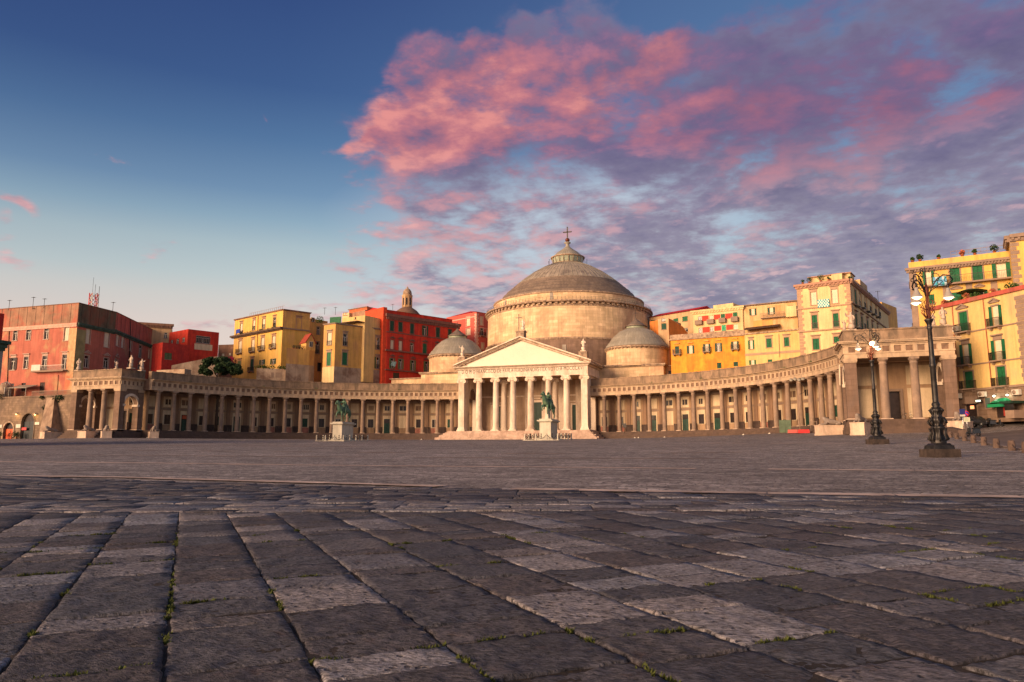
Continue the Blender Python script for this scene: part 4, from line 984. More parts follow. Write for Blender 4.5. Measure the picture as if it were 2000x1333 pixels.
def window(T, f, u0, u1, z0, z1, st, trim, shut, frame=None):
    w_, h_ = u1-u0, z1-z0; name = 'window'
    b = MB(f.M); fr = frame or M_white
    mats = [fr, M_glass, trim, M_curt]
    if 's' in st:      # closed: a recess behind the two shutter leaves
        b.cm = 1; b.box(u0, u1, .2, .24, z0, z1)
    elif 'c' in st:
        b.cm = 3; b.box(u0, u1, .16, .2, z0, z1); b.cm = 0; b.box((u0+u1)/2-.03, (u0+u1)/2+.03, .13, .16, z0, z1)
        for zz in (.33, .66): b.box(u0+.05, u1-.05, .14, .16, z0+h_*zz-.02, z0+h_*zz+.02)
    elif 'd' in st:
        b.cm = 1; b.box(u0, u1, .2, .24, z0, z1)
    else:
        b.cm = 1; b.box(u0, u1, .2, .24, z0, z1); b.cm = 0; t = .075
        b.box(u0, u0+t, .12, .2, z0, z1); b.box(u1-t, u1, .12, .2, z0, z1); b.box(u0+t, u1-t, .12, .2, z0, z0+t); b.box(u0+t, u1-t, .12, .2, z1-t, z1)
        m = (u0+u1)/2; zt = z1-h_*.28; b.box(m-.07, m+.07, .11, .2, z0+t, zt); b.box(u0+t, u1-t, .11, .2, zt-.05, zt+.05)
        if 'c2' in st: pass
    b.cm = 2; e = .17 if 't' in st else .0; pj = -.07
    if 't' in st:
        b.box(u0-e, u0, pj, 0, z0, z1+e); b.box(u1, u1+e, pj, 0, z0, z1+e); b.box(u0, u1, pj, 0, z1, z1+e)
    if 'b' not in st: b.box(u0-e-.05, u1+e+.05, -.14, 0, z0-.14, z0)
    if 'h' in st:
        if 't' in st: b.box(u0-e, u1+e, pj+.02, 0, z1+e, z1+.55)
        b.box(u0-e-.15, u1+e+.15, -.30, 0, z1+.55, z1+.72)
    if 'p' in st:
        b.box(u0-e-.1, u1+e+.1, -.22, 0, z1+.42, z1+.54); m = (u0+u1)/2; W = (u1-u0)/2+e+.22
        b.xz([(m-W, z1+.54), (m+W, z1+.54), (m, z1+.54+W*.48)], -.12, 0)
        b.xz([(m-W-.06, z1+.56), (m-W+.10, z1+.54), (m, z1+.42+W*.48), (m, z1+.66+W*.48)], -.28, -.12); b.xz([(m+W-.10, z1+.54), (m+W+.06, z1+.56), (m, z1+.66+W*.48), (m, z1+.42+W*.48)], -.28, -.12)
    o = b.build(name, mats, T)
    if 's' in st:
        for k in (0, 1):
            q = MB(f.M); m = (u0+u1)/2; a, c = (u0+.03, m-.02) if k == 0 else (m+.02, u1-.03); q.box(a, c, .05, .11, z0+.03, z1-.03)
            q.box(a, c, .02, .05, z0+.03, z0+.13); q.box(a, c, .02, .05, z1-.13, z1-.03); q.box(a, c, .02, .05, z0+h_*.5-.05, z0+h_*.5+.05); q.box(a, a+.07, .02, .05, z0+.13, z1-.13); q.box(c-.07, c, .02, .05, z0+.13, z1-.13)
            x = q.build('shutter', shut); x.parent = o; x.location = Vector(-org(T)) if False else (0, 0, 0); x.data.transform(Matrix.Translation(-org(T))); ORG[x.name] = org(T)
    if 'o' in st:
        for k in (0, 1):
            q = MB(f.M); a, c = (u0-w_*.42-.03, u0-.03) if k == 0 else (u1+.03, u1+w_*.42+.03); q.box(a, c, -.11, -.05, z0+.03, z1-.03)
            q.box(a, c, -.14, -.11, z0+.03, z0+.12); q.box(a, c, -.14, -.11, z1-.12, z1-.03); q.box(a, c, -.14, -.11, z0+h_*.5-.05, z0+h_*.5+.05)
            x = q.build('shutter', shut); x.parent = o; x.data.transform(Matrix.Translation(-org(T))); ORG[x.name] = org(T)
    if 'b' in st or 'r' in st:
        dp = .75 if 'b' in st else .16; e2 = .45 if 'b' in st else .1; hb = 1.0
        q = MB(f.M); q.box(u0-e2, u1+e2, -dp, 0 if 'b' in st else -.02, z0-.2, z0-.02)
        if 'b' in st:
            for x_ in (u0-e2+.2, u1+e2-.35): q.box(x_, x_+.15, -dp*.7, 0, z0-.5, z0-.2)
        bo = q.build('balcony', M_tgrey if 'B' not in st else M_white, T)
        q = MB(f.M); n = max(4, int((u1-u0+2*e2)/.16))
        for k in range(n+1):
            x_ = u0-e2+.04+(u1-u0+2*e2-.08)*k/n; q.box(x_-.018, x_+.018, -dp+.03, -dp+.066, z0, z0+hb)
        q.box(u0-e2, u1+e2, -dp+.02, -dp+.08, z0+hb, z0+hb+.06)
        if 'b' in st:
            for x_ in (u0-e2, u1+e2-.05):
                q.box(x_, x_+.05, -dp+.08, -.02, z0+hb, z0+hb+.06)
                for k in range(4): q.box(x_+.005, x_+.04, -dp+.15+.15*k, -dp+.19+.15*k, z0, z0+hb)
        x = q.build('railing', M_iron); x.parent = bo; x.data.transform(Matrix.Translation(-org(T))); ORG[x.name] = org(T)
def Z(s, ox, oy): return lambda x, y: (ox+x*s, oy+y*s)
def building(name, label, pts, zt, z0, depth, wallm, wins=(), conv=None, trim=M_tgrey, shut=M_green, bands=(), zsplit=None, wall2=None, roof=None, frame=None, dep=.28, cat='building', cornice=None, quoin=None):
    """pts: 2 or 3 plan corners left to right. wins: per face lists of (x, ytop, ybot, width, style) sighted in conv coordinates"""
    p = [Vector(q[:2]) for q in pts]
    if len(p) == 2:
        u = (p[1]-p[0]).normalized(); nin = Vector((-u.y, u.x)); ring = [p[0], p[1], p[1]+nin*depth, p[0]+nin*depth]
    else:
        ring = p+[p[-1]+(p[0]-p[1])] if len(p) == 3 else p+[Vector((p[-1].x-depth, p[-1].y)), Vector((p[0].x-depth*.3, p[-1].y))]
    T = thing(name, label, cat, (p[0].x, p[0].y, z0))
    nf = len(p)-1; facs = [Fac(p[i], p[i+1]) for i in range(nf)]
    specs = []
    for i, f in enumerate(facs):
        for wn in (wins[i] if i < len(wins) else ()):
            x, yt, yb, wd, st = wn[:5]; sh = wn[5] if len(wn) > 5 else shut
            pm = conv(x, (yt+yb)/2); pt = conv(x, yt); pb = conv(x, yb); pl = conv(x-wd/2, (yt+yb)/2); pr = conv(x+wd/2, (yt+yb)/2)
            ul = f.uz(*pl)[0]; ur = f.uz(*pr)[0]; zt_ = f.uz(*pt)[1]; zb_ = f.uz(*pb)[1]
            ul = max(.15, ul); ur = min(f.L-.15, ur)
            if ur-ul < .3: continue
            f.holes.append((ul, ur, zb_, zt_)); specs.append((f, ul, ur, zb_, zt_, st, sh))
    layers = [(z0, zt, wallm)] if not zsplit else [(z0, zsplit, wall2), (zsplit, zt, wallm)]
    for k, (za_, zb_, m_) in enumerate(layers):
        b = MB()
        for f in facs: wall_with_holes(b, f, 0, f.L, za_, zb_, f.holes, dep)
        for a, c in zip(ring[nf:], ring[nf+1:]+ring[:1]): b.quad((a.x, a.y, za_), (c.x, c.y, za_), (c.x, c.y, zb_), (a.x, a.y, zb_))
        if k == len(layers)-1: b.add([(q.x, q.y, zt) for q in ring], [tuple(range(len(ring)))])
        o = b.build('wall' if k == len(layers)-1 else 'lower_wall', m_, T)
    for f, a, c, d, e, st, sh in specs: window(T, f, a, c, d, e, st, trim, sh, frame)
    if bands:
        b = MB()
        for (fi, px, py, th, pj) in bands:
            f = facs[fi]; z = f.uz(*conv(px, py))[1]; b.M = f.M; b.box(-pj*.9 if fi == 0 else 0.002, f.L+pj*.9 if fi == nf-1 else f.L-.002, -pj, -.0, z-th, z)
        b.build('string_course', trim, T)
    if cornice:
        th, pj, m_ = cornice
        for i, f in enumerate(facs):
            b = MB(f.M); b.box(-pj if i == 0 else .0, f.L+(pj if i == nf-1 else 0), -pj, .3, zt-th*.5, zt+.02); b.box(-pj*.5 if i == 0 else .0, f.L+(pj*.5 if i == nf-1 else 0), -pj*.5, -.003, zt-th, zt-th*.5)
            n = int(f.L/.7)
            for k in range(n): b.box(.2+k*.7, .48+k*.7, -pj*.85, -pj*.5, zt-th*.85, zt-th*.5)
            b.build('cornice', m_, T)
    if quoin:
        b = MB()
        for fi, side in quoin:
            f = facs[fi]; b.M = f.M; z = z0; k = 0
            while z < zt-1:
                L = .95 if k % 2 else .65
                x0_ = 0.0 if side == 'l' else f.L-L; b.box(x0_-(.05 if side == 'l' else 0), x0_+L+(.05 if side == 'r' else 0), -.06, -.002, z+.03, z+.52); z += .55; k += 1
        b.build('quoins', trim, T)
    return T, facs
def hrz(a, D, *others):
    """corner a sighted at depth D; the other corners share its height. returns xy list, height"""
    A = ondepth(a[0], a[1], D); return A, [onz(x, y, A.z) for x, y in others]
def pipe(T, f, pts, conv, r=.06, m=M_redglow):
    b = MB(f.M); P = []
    for x, y in pts: u, z = f.uz(*conv(x, y)); P.append((u, -.1, z))
    b.tube(P, r, 6); b.build('drainpipe', m, T)
def clump(b, c, r, n, leaf=.12, flat=1.0):
    for _ in range(n):
        a = random.uniform(0, 2*pi); ph = math.acos(random.uniform(-1, 1)); q = r*random.random()**.4
        p = Vector((c[0]+q*sin(ph)*cos(a), c[1]+q*sin(ph)*sin(a), c[2]+q*cos(ph)*flat)); d = Vector((random.gauss(0, 1), random.gauss(0, 1), random.gauss(0, 1))).normalized(); e = d.orthogonal().normalized(); g2 = d.cross(e)
        s_ = leaf*random.uniform(.6, 1.4); b.add([p-e*s_, p+g2*s_*.6, p+e*s_, p-g2*s_*.6], [(0, 1, 2, 3)])
def plant(name, label, cat, loc, r, n=60, leaf=.12, pot=True, group=None, m=M_leaf2, flat=1.0):
    T = thing(name, label, cat, loc, group); x, y, z = loc; pb_ = 0
    if pot:
        b = MB(); b.lathe([(.14, z), (.22, z+.35), (.25, z+.36), (.25, z+.42), (.2, z+.42)], x, y, 10); b.build('pot', M_terra, T); pb_ = .45
    b = MB(); clump(b, (x, y, z+pb_+r*.75), r, n, leaf, flat)
    for k in range(4): a = 2*pi*k/4; b.tube([(x, y, z+pb_*.8), (x+.25*r*cos(a), y+.25*r*sin(a), z+pb_+r*.7)], .02, 4)
    b.build('foliage', m, T); return T

M_salmon = mat('salmon red plaster', (.42, .125, .082), var=.16, vscale=.35, stain=(.42, .25, .12), samt=.28, sscale=.22, szs=.8)
M_salmon2 = mat('faded crimson plaster', (.40, .085, .06), var=.2, vscale=.35, stain=(.30, .14, .10), samt=.35, sscale=.25, szs=.6)
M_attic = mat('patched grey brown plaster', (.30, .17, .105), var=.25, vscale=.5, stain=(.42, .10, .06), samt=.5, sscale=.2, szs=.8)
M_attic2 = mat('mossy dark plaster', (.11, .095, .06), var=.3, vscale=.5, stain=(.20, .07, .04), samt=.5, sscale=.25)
M_yel = mat('golden yellow plaster', (.66, .40, .095), var=.09, vscale=.35, stain=(.58, .33, .12), samt=.30, sscale=.3)
M_yel2 = mat('ochre yellow plaster', (.60, .34, .095), var=.14, vscale=.4, stain=(.48, .25, .10), samt=.42, sscale=.35)
M_orange = mat('orange yellow plaster', (.66, .32, .035), var=.12, vscale=.35, stain=(.60, .20, .03), samt=.60, sscale=.45, szs=.9)
M_pyel = mat('pale yellow plaster', (.66, .45, .17), var=.10, vscale=.35, stain=(.52, .35, .17), samt=.36, sscale=.3)
M_pcream = mat('pale cream plaster', (.68, .49, .24), var=.09, vscale=.3, stain=(.54, .38, .20), samt=.34, sscale=.3)
M_tanw = mat('tan plaster', (.52, .34, .18), var=.12, vscale=.4, stain=(.38, .22, .12), samt=.35)
M_rorange = mat('burnt orange plaster', (.52, .17, .035), var=.15, vscale=.4, stain=(.40, .14, .04), samt=.3)
M_greyp = mat('bare grey plaster', (.40, .29, .20), var=.2, vscale=.4, stain=(.20, .11, .07), samt=.42, sscale=.3, szs=.9)
M_pinkp = mat('rose plaster', (.50, .10, .075), var=.1, vscale=.4)
M_tuff = mat('rough tuff wall', (.27, .185, .125), var=.3, vscale=.5, brick=(1.1, .5, .03, .25), stain=(.13, .09, .065), samt=.5, sscale=.4, szs=.8, bump=1.0, bscale=5)
M_brickw = mat('brown rubble wall', (.26, .14, .09), var=.3, vscale=.5, stain=(.14, .08, .05), samt=.4)

z1 = Z(.2401, 0, 560); z1b = Z(.12, 0, 560); z2b_ = Z(.12, 0, 720); z3b_ = Z(.12, 150, 560); z2 = Z(.2401, 320, 560)
z4b = Z(.12755, 440, 590); z5b = Z(.14, 620, 590); z3 = Z(.2551, 640, 540); z6b = Z(.16, 1260, 580); z7c = Z(.13505, 1540, 520); z8 = Z(.2176, 1760, 470); z7 = Z(.3451, 1660, 460)

# --- salmon palazzo at the far left
K = (154.8, 593); A, (L_, R1, R2) = hrz(K, 165, (36, 602.5), (226.8, 611), (318, 655.4))
Lx = A+(L_-A)*2.6
T, F = building('salmon_palazzo', 'large salmon red palazzo with peeling plaster at the left edge, its corner facing the square', [Lx, A, R1, R2], A.z, -1.2, 30, M_salmon,
    [[(125, 355, 440, 33, 'ft'), (233, 345, 435, 35, 'ft'), (378, 338, 428, 35, 'ft'), (541, 330, 440, 38, 'ct'), (105, 580, 680, 36, 'oth', M_brown), (212, 572, 668, 35, 'fth'), (362, 565, 670, 36, 'fth'), (525, 555, 672, 38, 'fth'), (190, 785, 850, 34, 'd'), (95, 790, 850, 34, 'd'), (343, 780, 870, 40, 's', M_brown), (15, 225, 290, 20, 'd')],
     [(716, 345, 465, 34, 'ct'), (868, 375, 495, 38, 'ct'), (702, 560, 660, 38, 'ftp'), (862, 580, 664, 38, 'ftp'), (926, 0, 1, 1, 'f')],
     [(957, 390, 485, 24, 'ct'), (998, 405, 500, 22, 'ct'), (1063, 435, 525, 20, 'ct'), (1140, 475, 580, 22, 'ft'), (1213, 510, 585, 15, 'ct'), (1268, 530, 605, 16, 'ft'), (1300, 545, 620, 12, 'ct'), (945, 590, 655, 24, 'ftp'), (1047, 625, 665, 20, 'ftp'), (1130, 640, 670, 20, 'ftp')]],
    z1, trim=mat('grey rose trim', (.44, .30, .23), var=.15), zsplit=None)
F1, F2, F3 = F
# attic storey band, string course and mossy gutter along each face
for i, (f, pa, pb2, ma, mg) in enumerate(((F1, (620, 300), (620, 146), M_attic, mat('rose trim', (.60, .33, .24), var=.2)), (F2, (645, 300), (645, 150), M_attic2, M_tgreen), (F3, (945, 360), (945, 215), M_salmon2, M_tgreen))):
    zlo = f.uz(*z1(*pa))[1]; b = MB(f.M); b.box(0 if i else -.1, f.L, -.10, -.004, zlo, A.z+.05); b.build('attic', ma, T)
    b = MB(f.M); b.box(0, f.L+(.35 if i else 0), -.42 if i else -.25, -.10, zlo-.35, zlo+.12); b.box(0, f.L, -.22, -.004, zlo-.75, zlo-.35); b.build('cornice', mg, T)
    b = MB(f.M); b.box(-.2, f.L+.2, -.22, .3, A.z+.05, A.z+.17); b.build('roof_edge', M_brickw, T)
    b = MB(f.M)
    for k in range(int(f.L/2.6)): b.box(k*2.6+.8, k*2.6+.86, -.13, -.10, zlo+.12, A.z+.05)
    b.build('attic_seams', M_brown, T)
b = MB(F1.M); b.box(F1.L-2.1, F1.L+.06, -.09, -.003, -1, F1.uz(*z1(600, 310))[1]-.8); b.build('corner_strip', mat('bare ochre plaster', (.55, .34, .17), var=.2, stain=(.50, .12, .06), samt=.4, sscale=.3), T)
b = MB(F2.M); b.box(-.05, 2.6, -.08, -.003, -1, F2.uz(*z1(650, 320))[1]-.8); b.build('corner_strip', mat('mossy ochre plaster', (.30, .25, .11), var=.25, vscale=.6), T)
ua, zb_ = F1.uz(*z1(292, 690)); uc, _ = F1.uz(*z1(550, 683)); b = MB(F1.M); b.box(ua, uc, -1.2, 0, zb_-.35, zb_); bo = b.build('balcony', M_tgrey, T)
b = MB(F1.M); b.box(ua, ua+2.6, -1.2, -1.1, zb_, zb_+1.3); b.box(ua, uc, -1.18, -1.12, zb_+1.0, zb_+1.08)
for k in range(30): x_ = ua+(uc-ua)*k/30; b.box(x_, x_+.04, -1.17, -1.13, zb_, zb_+1.0)
x = b.build('railing', M_white); x.parent = bo; x.data.transform(Matrix.Translation(-org(T)))
pipe(T, F3, [(1058, 265), (1045, 700)], z1, .16, M_brown); pipe(T, F1, [(478, 720), (465, 885)], z1, .05, M_brown); pipe(T, F1, [(78, 345), (62, 800)], z1, .08, M_brown)
PAL = F1
# aerials and mast on its roof
def aerial(px, pyb, pyt, D, label, kind=0):
    P = ondepth(px, pyb, D); H = (pyb-pyt)*D/FP; P.z -= .4; H += .4
    o = MB(); o.tube([(0, 0, 0), (0, 0, H)], .05, 5); o.box(-.5, .5, -.02, .02, H-.15, H-.1)
    for k in range(5): o.box(-.45+.22*k, -.42+.22*k, -.3, .3, H-.14, H-.11)
    if kind: o.lathe([(0, 0), (.34, .05), (.36, .1), (0, .14)], .45, 0, 14)
    q = o.build('aerial', M_iron, None, at=tuple(P)); tagp(q, label, 'aerial', 'aerials on the roofs')
aerial(64, 601, 580, 167, 'roof aerial nearest the middle of the salmon palazzo front', 1); aerial(86, 599, 583, 167, 'bare roof aerial towards the corner of the salmon palazzo'); aerial(17.5, 603, 586, 168, 'thin roof aerial leftmost on the salmon palazzo')
aerial(220, 609, 590, 172, 'roof aerial right of the red and white mast'); 
P = ondepth(182, 600, 178); T_ = thing('lattice_mast', 'red and white lattice telecom mast rising behind the salmon palazzo roof', 'mast', tuple(P-Vector((0, 0, 1.5))))
b = MB(); r_ = 1.0; H0, H1 = P.z-1.5, P.z+3.3
for k in range(6):
    a = 2*pi*k/6; b.cm = k % 2; b.tube([(P.x+r_*cos(a), P.y+r_*sin(a), H0), (P.x+r_*cos(a), P.y+r_*sin(a), H1)], .10, 6)
    for j in range(5):
        z_ = H0+(H1-H0)*j/5; a2 = 2*pi*(k+1)/6; b.cm = (k+j) % 2; b.tube([(P.x+r_*cos(a), P.y+r_*sin(a), z_), (P.x+r_*cos(a2), P.y+r_*sin(a2), z_+(H1-H0)/5)], .07, 5)
b.build('lattice', [M_redpl, M_white], T_)
b = MB(); b.tube([(P.x+.2, P.y, H1-1), (P.x+.2, P.y, H1+2.2)], .04, 5); b.tube([(P.x+1.5, P.y, H0+2.5), (P.x+1.5, P.y, H1+1.6)], .05, 5); b.tube([(P.x-.6, P.y, H1-1), (P.x-.6, P.y, H1+4)], .03, 5); b.build('antenna_rods', M_iron, T_)

# --- tuff retaining wall under the palazzo, with the two doorways
A2 = ony(-60, 778, 1.5); B2 = ony(134, 778, 1.5)
FW_ = Fac((ony(-90, 860, 0).x, 2.0), (ony(131, 860, 0).x, 1.2))
T = thing('retaining_wall', 'rough tuff retaining wall below the salmon palazzo with an orange door and a dark archway', 'wall', (FW_.A.x, 2.0, -1.25))
zt = FW_.uz(60, 776.5)[1]
def rect(f, x0, y0, x1, y1): u0, z1_ = f.uz(x0, y0); u1, z0_ = f.uz(x1, y1); return u0, u1, z0_, z1_
d1_ = rect(FW_, 8.5, 826, 24.5, 857); d2_ = rect(FW_, 44, 808, 64.5, 856)
b = MB()
hol = [(d1_[0], d1_[1], -1.3, d1_[3]), (d2_[0], d2_[1], -1.3, d2_[3])]
wall_with_holes(b, FW_, 0, FW_.L, -1.6, zt, hol, .7); b.M = FW_.M; b.box(0, FW_.L, .71, 4, -1.6, zt-.002); b.box(-.2, FW_.L+.3, -.15, .6, zt, zt+.3)
b.build('wall', M_tuff, T)
def arched(f, r, wd, m_, mdoor, name):
    u0, u1, z0_, z1_ = r; m = (u0+u1)/2; R = (u1-u0)/2; n = 14
    b = MB(f.M)
    # spandrels round off the opening
    for sg in (-1, 1):
        P = [(m+sg*R, z1_-R)]+[(m+sg*R*cos(pi/2*k/n), z1_-R+R*sin(pi/2*k/n)) for k in range(1, n+1)]+[(m+sg*R, z1_)]
        b.xz(P if sg > 0 else P[::-1], -.01, .5)
    o = b.build('spandrel', M_tuff, T); recalc(o)
    b = MB(f.M)
    for k in range(n):
        a, c = pi*k/n, pi*(k+1)/n; P = [(m+R*cos(a), z1_-R+R*sin(a)), (m+(R+wd)*cos(a), z1_-R+(R+wd)*sin(a)), (m+(R+wd)*cos(c), z1_-R+(R+wd)*sin(c)), (m+R*cos(c), z1_-R+R*sin(c))]; b.xz(P, -.12, -.012)
    for sg in (-1, 1): x0_ = m+sg*R; b.box(min(x0_, x0_+sg*wd), max(x0_, x0_+sg*wd), -.12, -.005, -1.25, z1_-R)
    o = b.build('arch_surround', m_, T); recalc(o)
    b = MB(f.M); b.box(u0, m-.03, .42, .5, -1.25, z1_-R*.9); b.box(m+.03, u1, .42, .5, -1.25, z1_-R*.9); b.cm = 1; b.box(u0, u1, .45, .49, z1_-R*.9, z1_)
    b.build(name, [mdoor, M_dwin], T)
arched(FW_, d1_, .34, M_mold, mat('orange door', (.62, .085, .015), rough=.5, var=.15, vscale=2), 'orange_door'); arched(FW_, d2_, .18, M_tuff, mat('dark blue door', (.015, .02, .025), rough=.5, var=.2), 'arch_door')
b = MB(FW_.M)
for r_ in ((32, 829, 40.5, 836), (69, 825, 77, 830), (0, 830, 4, 836)): u0, u1, z0_, z1_ = rect(FW_, *r_); b.box(u0, u1, -.08, -.01, z0_, z1_)
b.build('wall_plates', M_white, T)
b = MB(FW_.M); u0, u1, z0_, z1_ = rect(FW_, 43, 835.5, 51.5, 840.5); b.box(u0, u1, -.06, -.01, z0_, z1_); b.build('red_plate', M_redpl, T)
b = MB(FW_.M); u0, z0_ = FW_.uz(93, 779); u1, z1_ = FW_.uz(88, 857); b.tube([(u0, -.12, z0_), (u0, -.12, z1_)], .09, 6); b.build('drainpipe', M_tgrey, T)
for k, (px, py, c_) in enumerate(((35.6, 809.5, 'left of the dark archway'), (72.5, 810.5, 'right of the dark archway'))):
    u0, z0_ = FW_.uz(px, py); p = FW_.M @ Vector((u0, -.45, z0_)); LT = thing('wall_lamp', 'lit yellow wall lamp '+c_, 'lamp', tuple(p), 'lamps on the tuff wall')
    b = MB(); b.lathe([(.05, p.z+.3), (.38, p.z), (.34, p.z+.0), (.04, p.z+.24)], p.x, p.y, 14, cap=False); b.tube([(p.x, p.y, p.z+.28), (p.x, p.y+.45, p.z+.35)], .03, 5); b.build('shade', M_shade, LT)
    b = MB(); b.lathe([(0, p.z-.14), (.13, p.z-.05), (.15, p.z+.05), (0, p.z+.16)], p.x, p.y, 12, cap=False); b.build('bulb', M_lampy, LT)
    ld = bpy.data.lights.new('wall_lamp_light', 'POINT'); ld.energy = 60 if k else 35; ld.color = (1, .6, .2); ld.shadow_soft_size = .15; lo = bpy.data.objects.new('wall_lamp_light', ld); C0.objects.link(lo); lo.parent = LT; lo.location = (0, -.25, -.25)
# sloping buttress between wall and colonnade
bb_ = [ony(98, 858, 1.0), ony(121, 858, 1.0), ony(132, 780, 4), ony(117, 780, 4)]
T = thing('buttress', 'sloping plastered buttress between the tuff wall and the colonnade corner', 'buttress', tuple(bb_[0]))
x0_, x1_ = bb_[0].x, bb_[1].x; x2_ = bb_[3].x; x3_ = bb_[2].x; b = MB()
b.add([(x0_, -1.8, -1.6), (x1_, -1.8, -1.6), (x3_, .9, 7.4), (x2_, .9, 7.4), (x0_, 5, -1.6), (x1_, 5, -1.6), (x3_, 5, 7.4), (x2_, 5, 7.4)], [(0, 1, 2, 3), (1, 5, 6, 2), (4, 0, 3, 7), (3, 2, 6, 7), (5, 4, 7, 6)])
b.build('slope', mat('buttress plaster', (.34, .235, .16), var=.3, vscale=.5, stain=(.20, .12, .08), samt=.5, bump=.8, bscale=5), T)
# terrace balustrade above the wall
T = thing('terrace_railing', 'pale terrace railing with a corrugated awning on top of the tuff wall', 'railing', (FW_.A.x+20, 2, zt))
b = MB(FW_.M); uE = FW_.L-1
b.box(20, uE, .2, .26, zt+1.25, zt+1.35)
for k in range(60): x_ = 20+(uE-20)*k/60; b.box(x_, x_+.06, .2, .26, zt+.3, zt+1.25)
b.build('bars', M_tgrey, T)
b = MB(FW_.M); ua, za_ = FW_.uz(13, 752); uc, zc_ = FW_.uz(49, 757); b.add([(ua, .3, zc_), (uc, .3, zc_-.1), (uc, 3, zc_+.7), (ua, 3, zc_+.8), (ua, .3, zc_+.1), (uc, .3, zc_), (uc, 3, zc_+.8), (ua, 3, zc_+.9)], [(0, 3, 2, 1), (4, 5, 6, 7), (0, 1, 5, 4), (1, 2, 6, 5), (2, 3, 7, 6), (3, 0, 4, 7)])
for x_ in (ua+.3, uc-.3): b.box(x_-.05, x_+.05, .4, .5, zt, zc_)
b.build('awning', M_lead3, T)
p = FW_.M @ Vector((FW_.uz(3, 760)[0], 1.0, zt+.3)); T = thing('glass_pavilion', 'small white domed kiosk on the terrace at the left edge', 'kiosk', tuple(p))
b = MB(); b.lathe([(1.5, p.z), (1.5, p.z+1.9), (1.35, p.z+2.5), (.9, p.z+3.0), (.3, p.z+3.25), (0, p.z+3.6)], p.x, p.y, 16)
b.build('dome', M_mold, T)
b = MB()
for k in range(8): a = 2*pi*k/8; b.tube([(p.x+1.52*cos(a), p.y+1.52*sin(a), p.z), (p.x+1.52*cos(a), p.y+1.52*sin(a), p.z+1.9), (p.x+.95*cos(a), p.y+.95*sin(a), p.z+3.0), (p.x, p.y, p.z+3.5)], .06, 5)
b.build('ribs', M_white, T)
for i, (px, py, r_) in enumerate(((8, 851, .7), (32, 849, .8), (41, 852, .6))):
    q = FW_.M @ Vector((FW_.uz(px, 856)[0], -1.0, 0)); q.z = gz(q.x, q.y)
    plant('potted_shrub', ('red potted shrub left of the orange door', 'leafy shrub in a red tub between the orange door and the archway', 'small red tub at the foot of the dark archway')[i], 'potted plant', tuple(q), r_, 90, .15, group='tubs in front of the tuff wall', m=M_leaf)
for i, (px, py, r_) in enumerate(((92, 797, .9), (98, 800, 1.0), (114, 779, 1.1), (120, 777, .8), (3, 775, 1.0), (84, 777, .6))):
    q = FW_.M @ Vector((FW_.uz(px, py)[0], -.15, FW_.uz(px, py)[1])); b = MB(); clump(b, (0, 0, 0), r_, 130, .16, .8); o = b.build('wild_creeper', M_leaf, None, at=tuple(q))
    tagp(o, ('dark creeper hanging beside the drainpipe of the tuff wall', 'bushy creeper just right of the drainpipe of the tuff wall', 'weeds on top of the tuff wall by the buttress', 'weeds nearest the colonnade on the tuff wall', 'weeds on the tuff wall under the white kiosk', 'small tuft on the tuff wall above the drainpipe')[i], 'creeper', 'creepers on the tuff wall')

# --- houses between the palazzo and the church
A, (B_,) = hrz((263, 629.5), 200, (336, 634))
T, F = building('ochre_house', 'ochre house with a heavy brown cornice peeping over the salmon palazzo', [A, B_], A.z, -1.2, 14, M_tanw, [[(1348, 375, 420, 26, 'f')]], z1, cornice=(1.2, .5, M_brickw))
A, (L_, R_) = hrz((368, 643), 186, (331, 650), (428, 650))
T, F = building('red_house', 'bright red flat-roofed house with a wide barred window', [L_, A, R_], A.z, -1.2, 12, M_red, [[(160, 415, 450, 22, 'f'), (112, 425, 465, 22, 'f'), (65, 435, 465, 20, 'f')], [(320, 403, 462, 118, 'f')]], z2)
b = MB(F[1].M)
u0, u1, z0_, z1_ = rect(F[1], *z2(250, 462), *z2(392, 525)); b.box(u0, u1, -.06, -.003, z0_, z1_); b.build('white_panel', M_cream, T)
b = MB(F[1].M); u0, u1, z0_, z1_ = rect(F[1], *z2(262, 405), *z2(380, 460))
for k in range(9): x_ = u0+(u1-u0)*(k+.5)/9; b.box(x_-.06, x_+.06, .0, .06, z0_, z1_)
b.build('window_bars', M_tgrey, T)
A, (L_, R_) = hrz((371, 675), 180, (318, 669), (375, 676))
T, F = building('red_house', 'lower dark red house wall in front of the flat-roofed red house', [(L_.x, L_.y), (A.x, A.y)], A.z, -1.2, 5, mat('deep red plaster', (.46, .035, .022), var=.2, stain=(.33, .03, .025), samt=.4), [[(35, 540, 592, 60, 's', M_olive)]], z2)
A, (R_,) = hrz((337, 716), 172, (424, 692))
pA = ondepth(335, 716, 172); pB = ondepth(424, 698, 176)
T = thing('garden_wall', 'pale peeling garden wall sloping up behind the dark tree', 'wall', (pA.x, pA.y, -1.2)); b = MB()
u_ = (pB-pA); nrm_ = Vector((-u_.y, u_.x, 0)).normalized()*1.5; zq = ondepth(424, 696, 176).z
zp = ondepth(337, 714, 172).z; b.add([(pA.x, pA.y, -1.2), (pB.x, pB.y, -1.2), (pB.x, pB.y, zq), (pA.x, pA.y, zp), (pA.x+nrm_.x, pA.y+nrm_.y, -1.2), (pB.x+nrm_.x, pB.y+nrm_.y, -1.2), (pB.x+nrm_.x, pB.y+nrm_.y, zq), (pA.x+nrm_.x, pA.y+nrm_.y, zp)], [(0, 1, 2, 3), (3, 2, 6, 7), (5, 4, 7, 6), (1, 5, 6, 2), (4, 0, 3, 7)])
b.build('masonry', M_greyp, T)
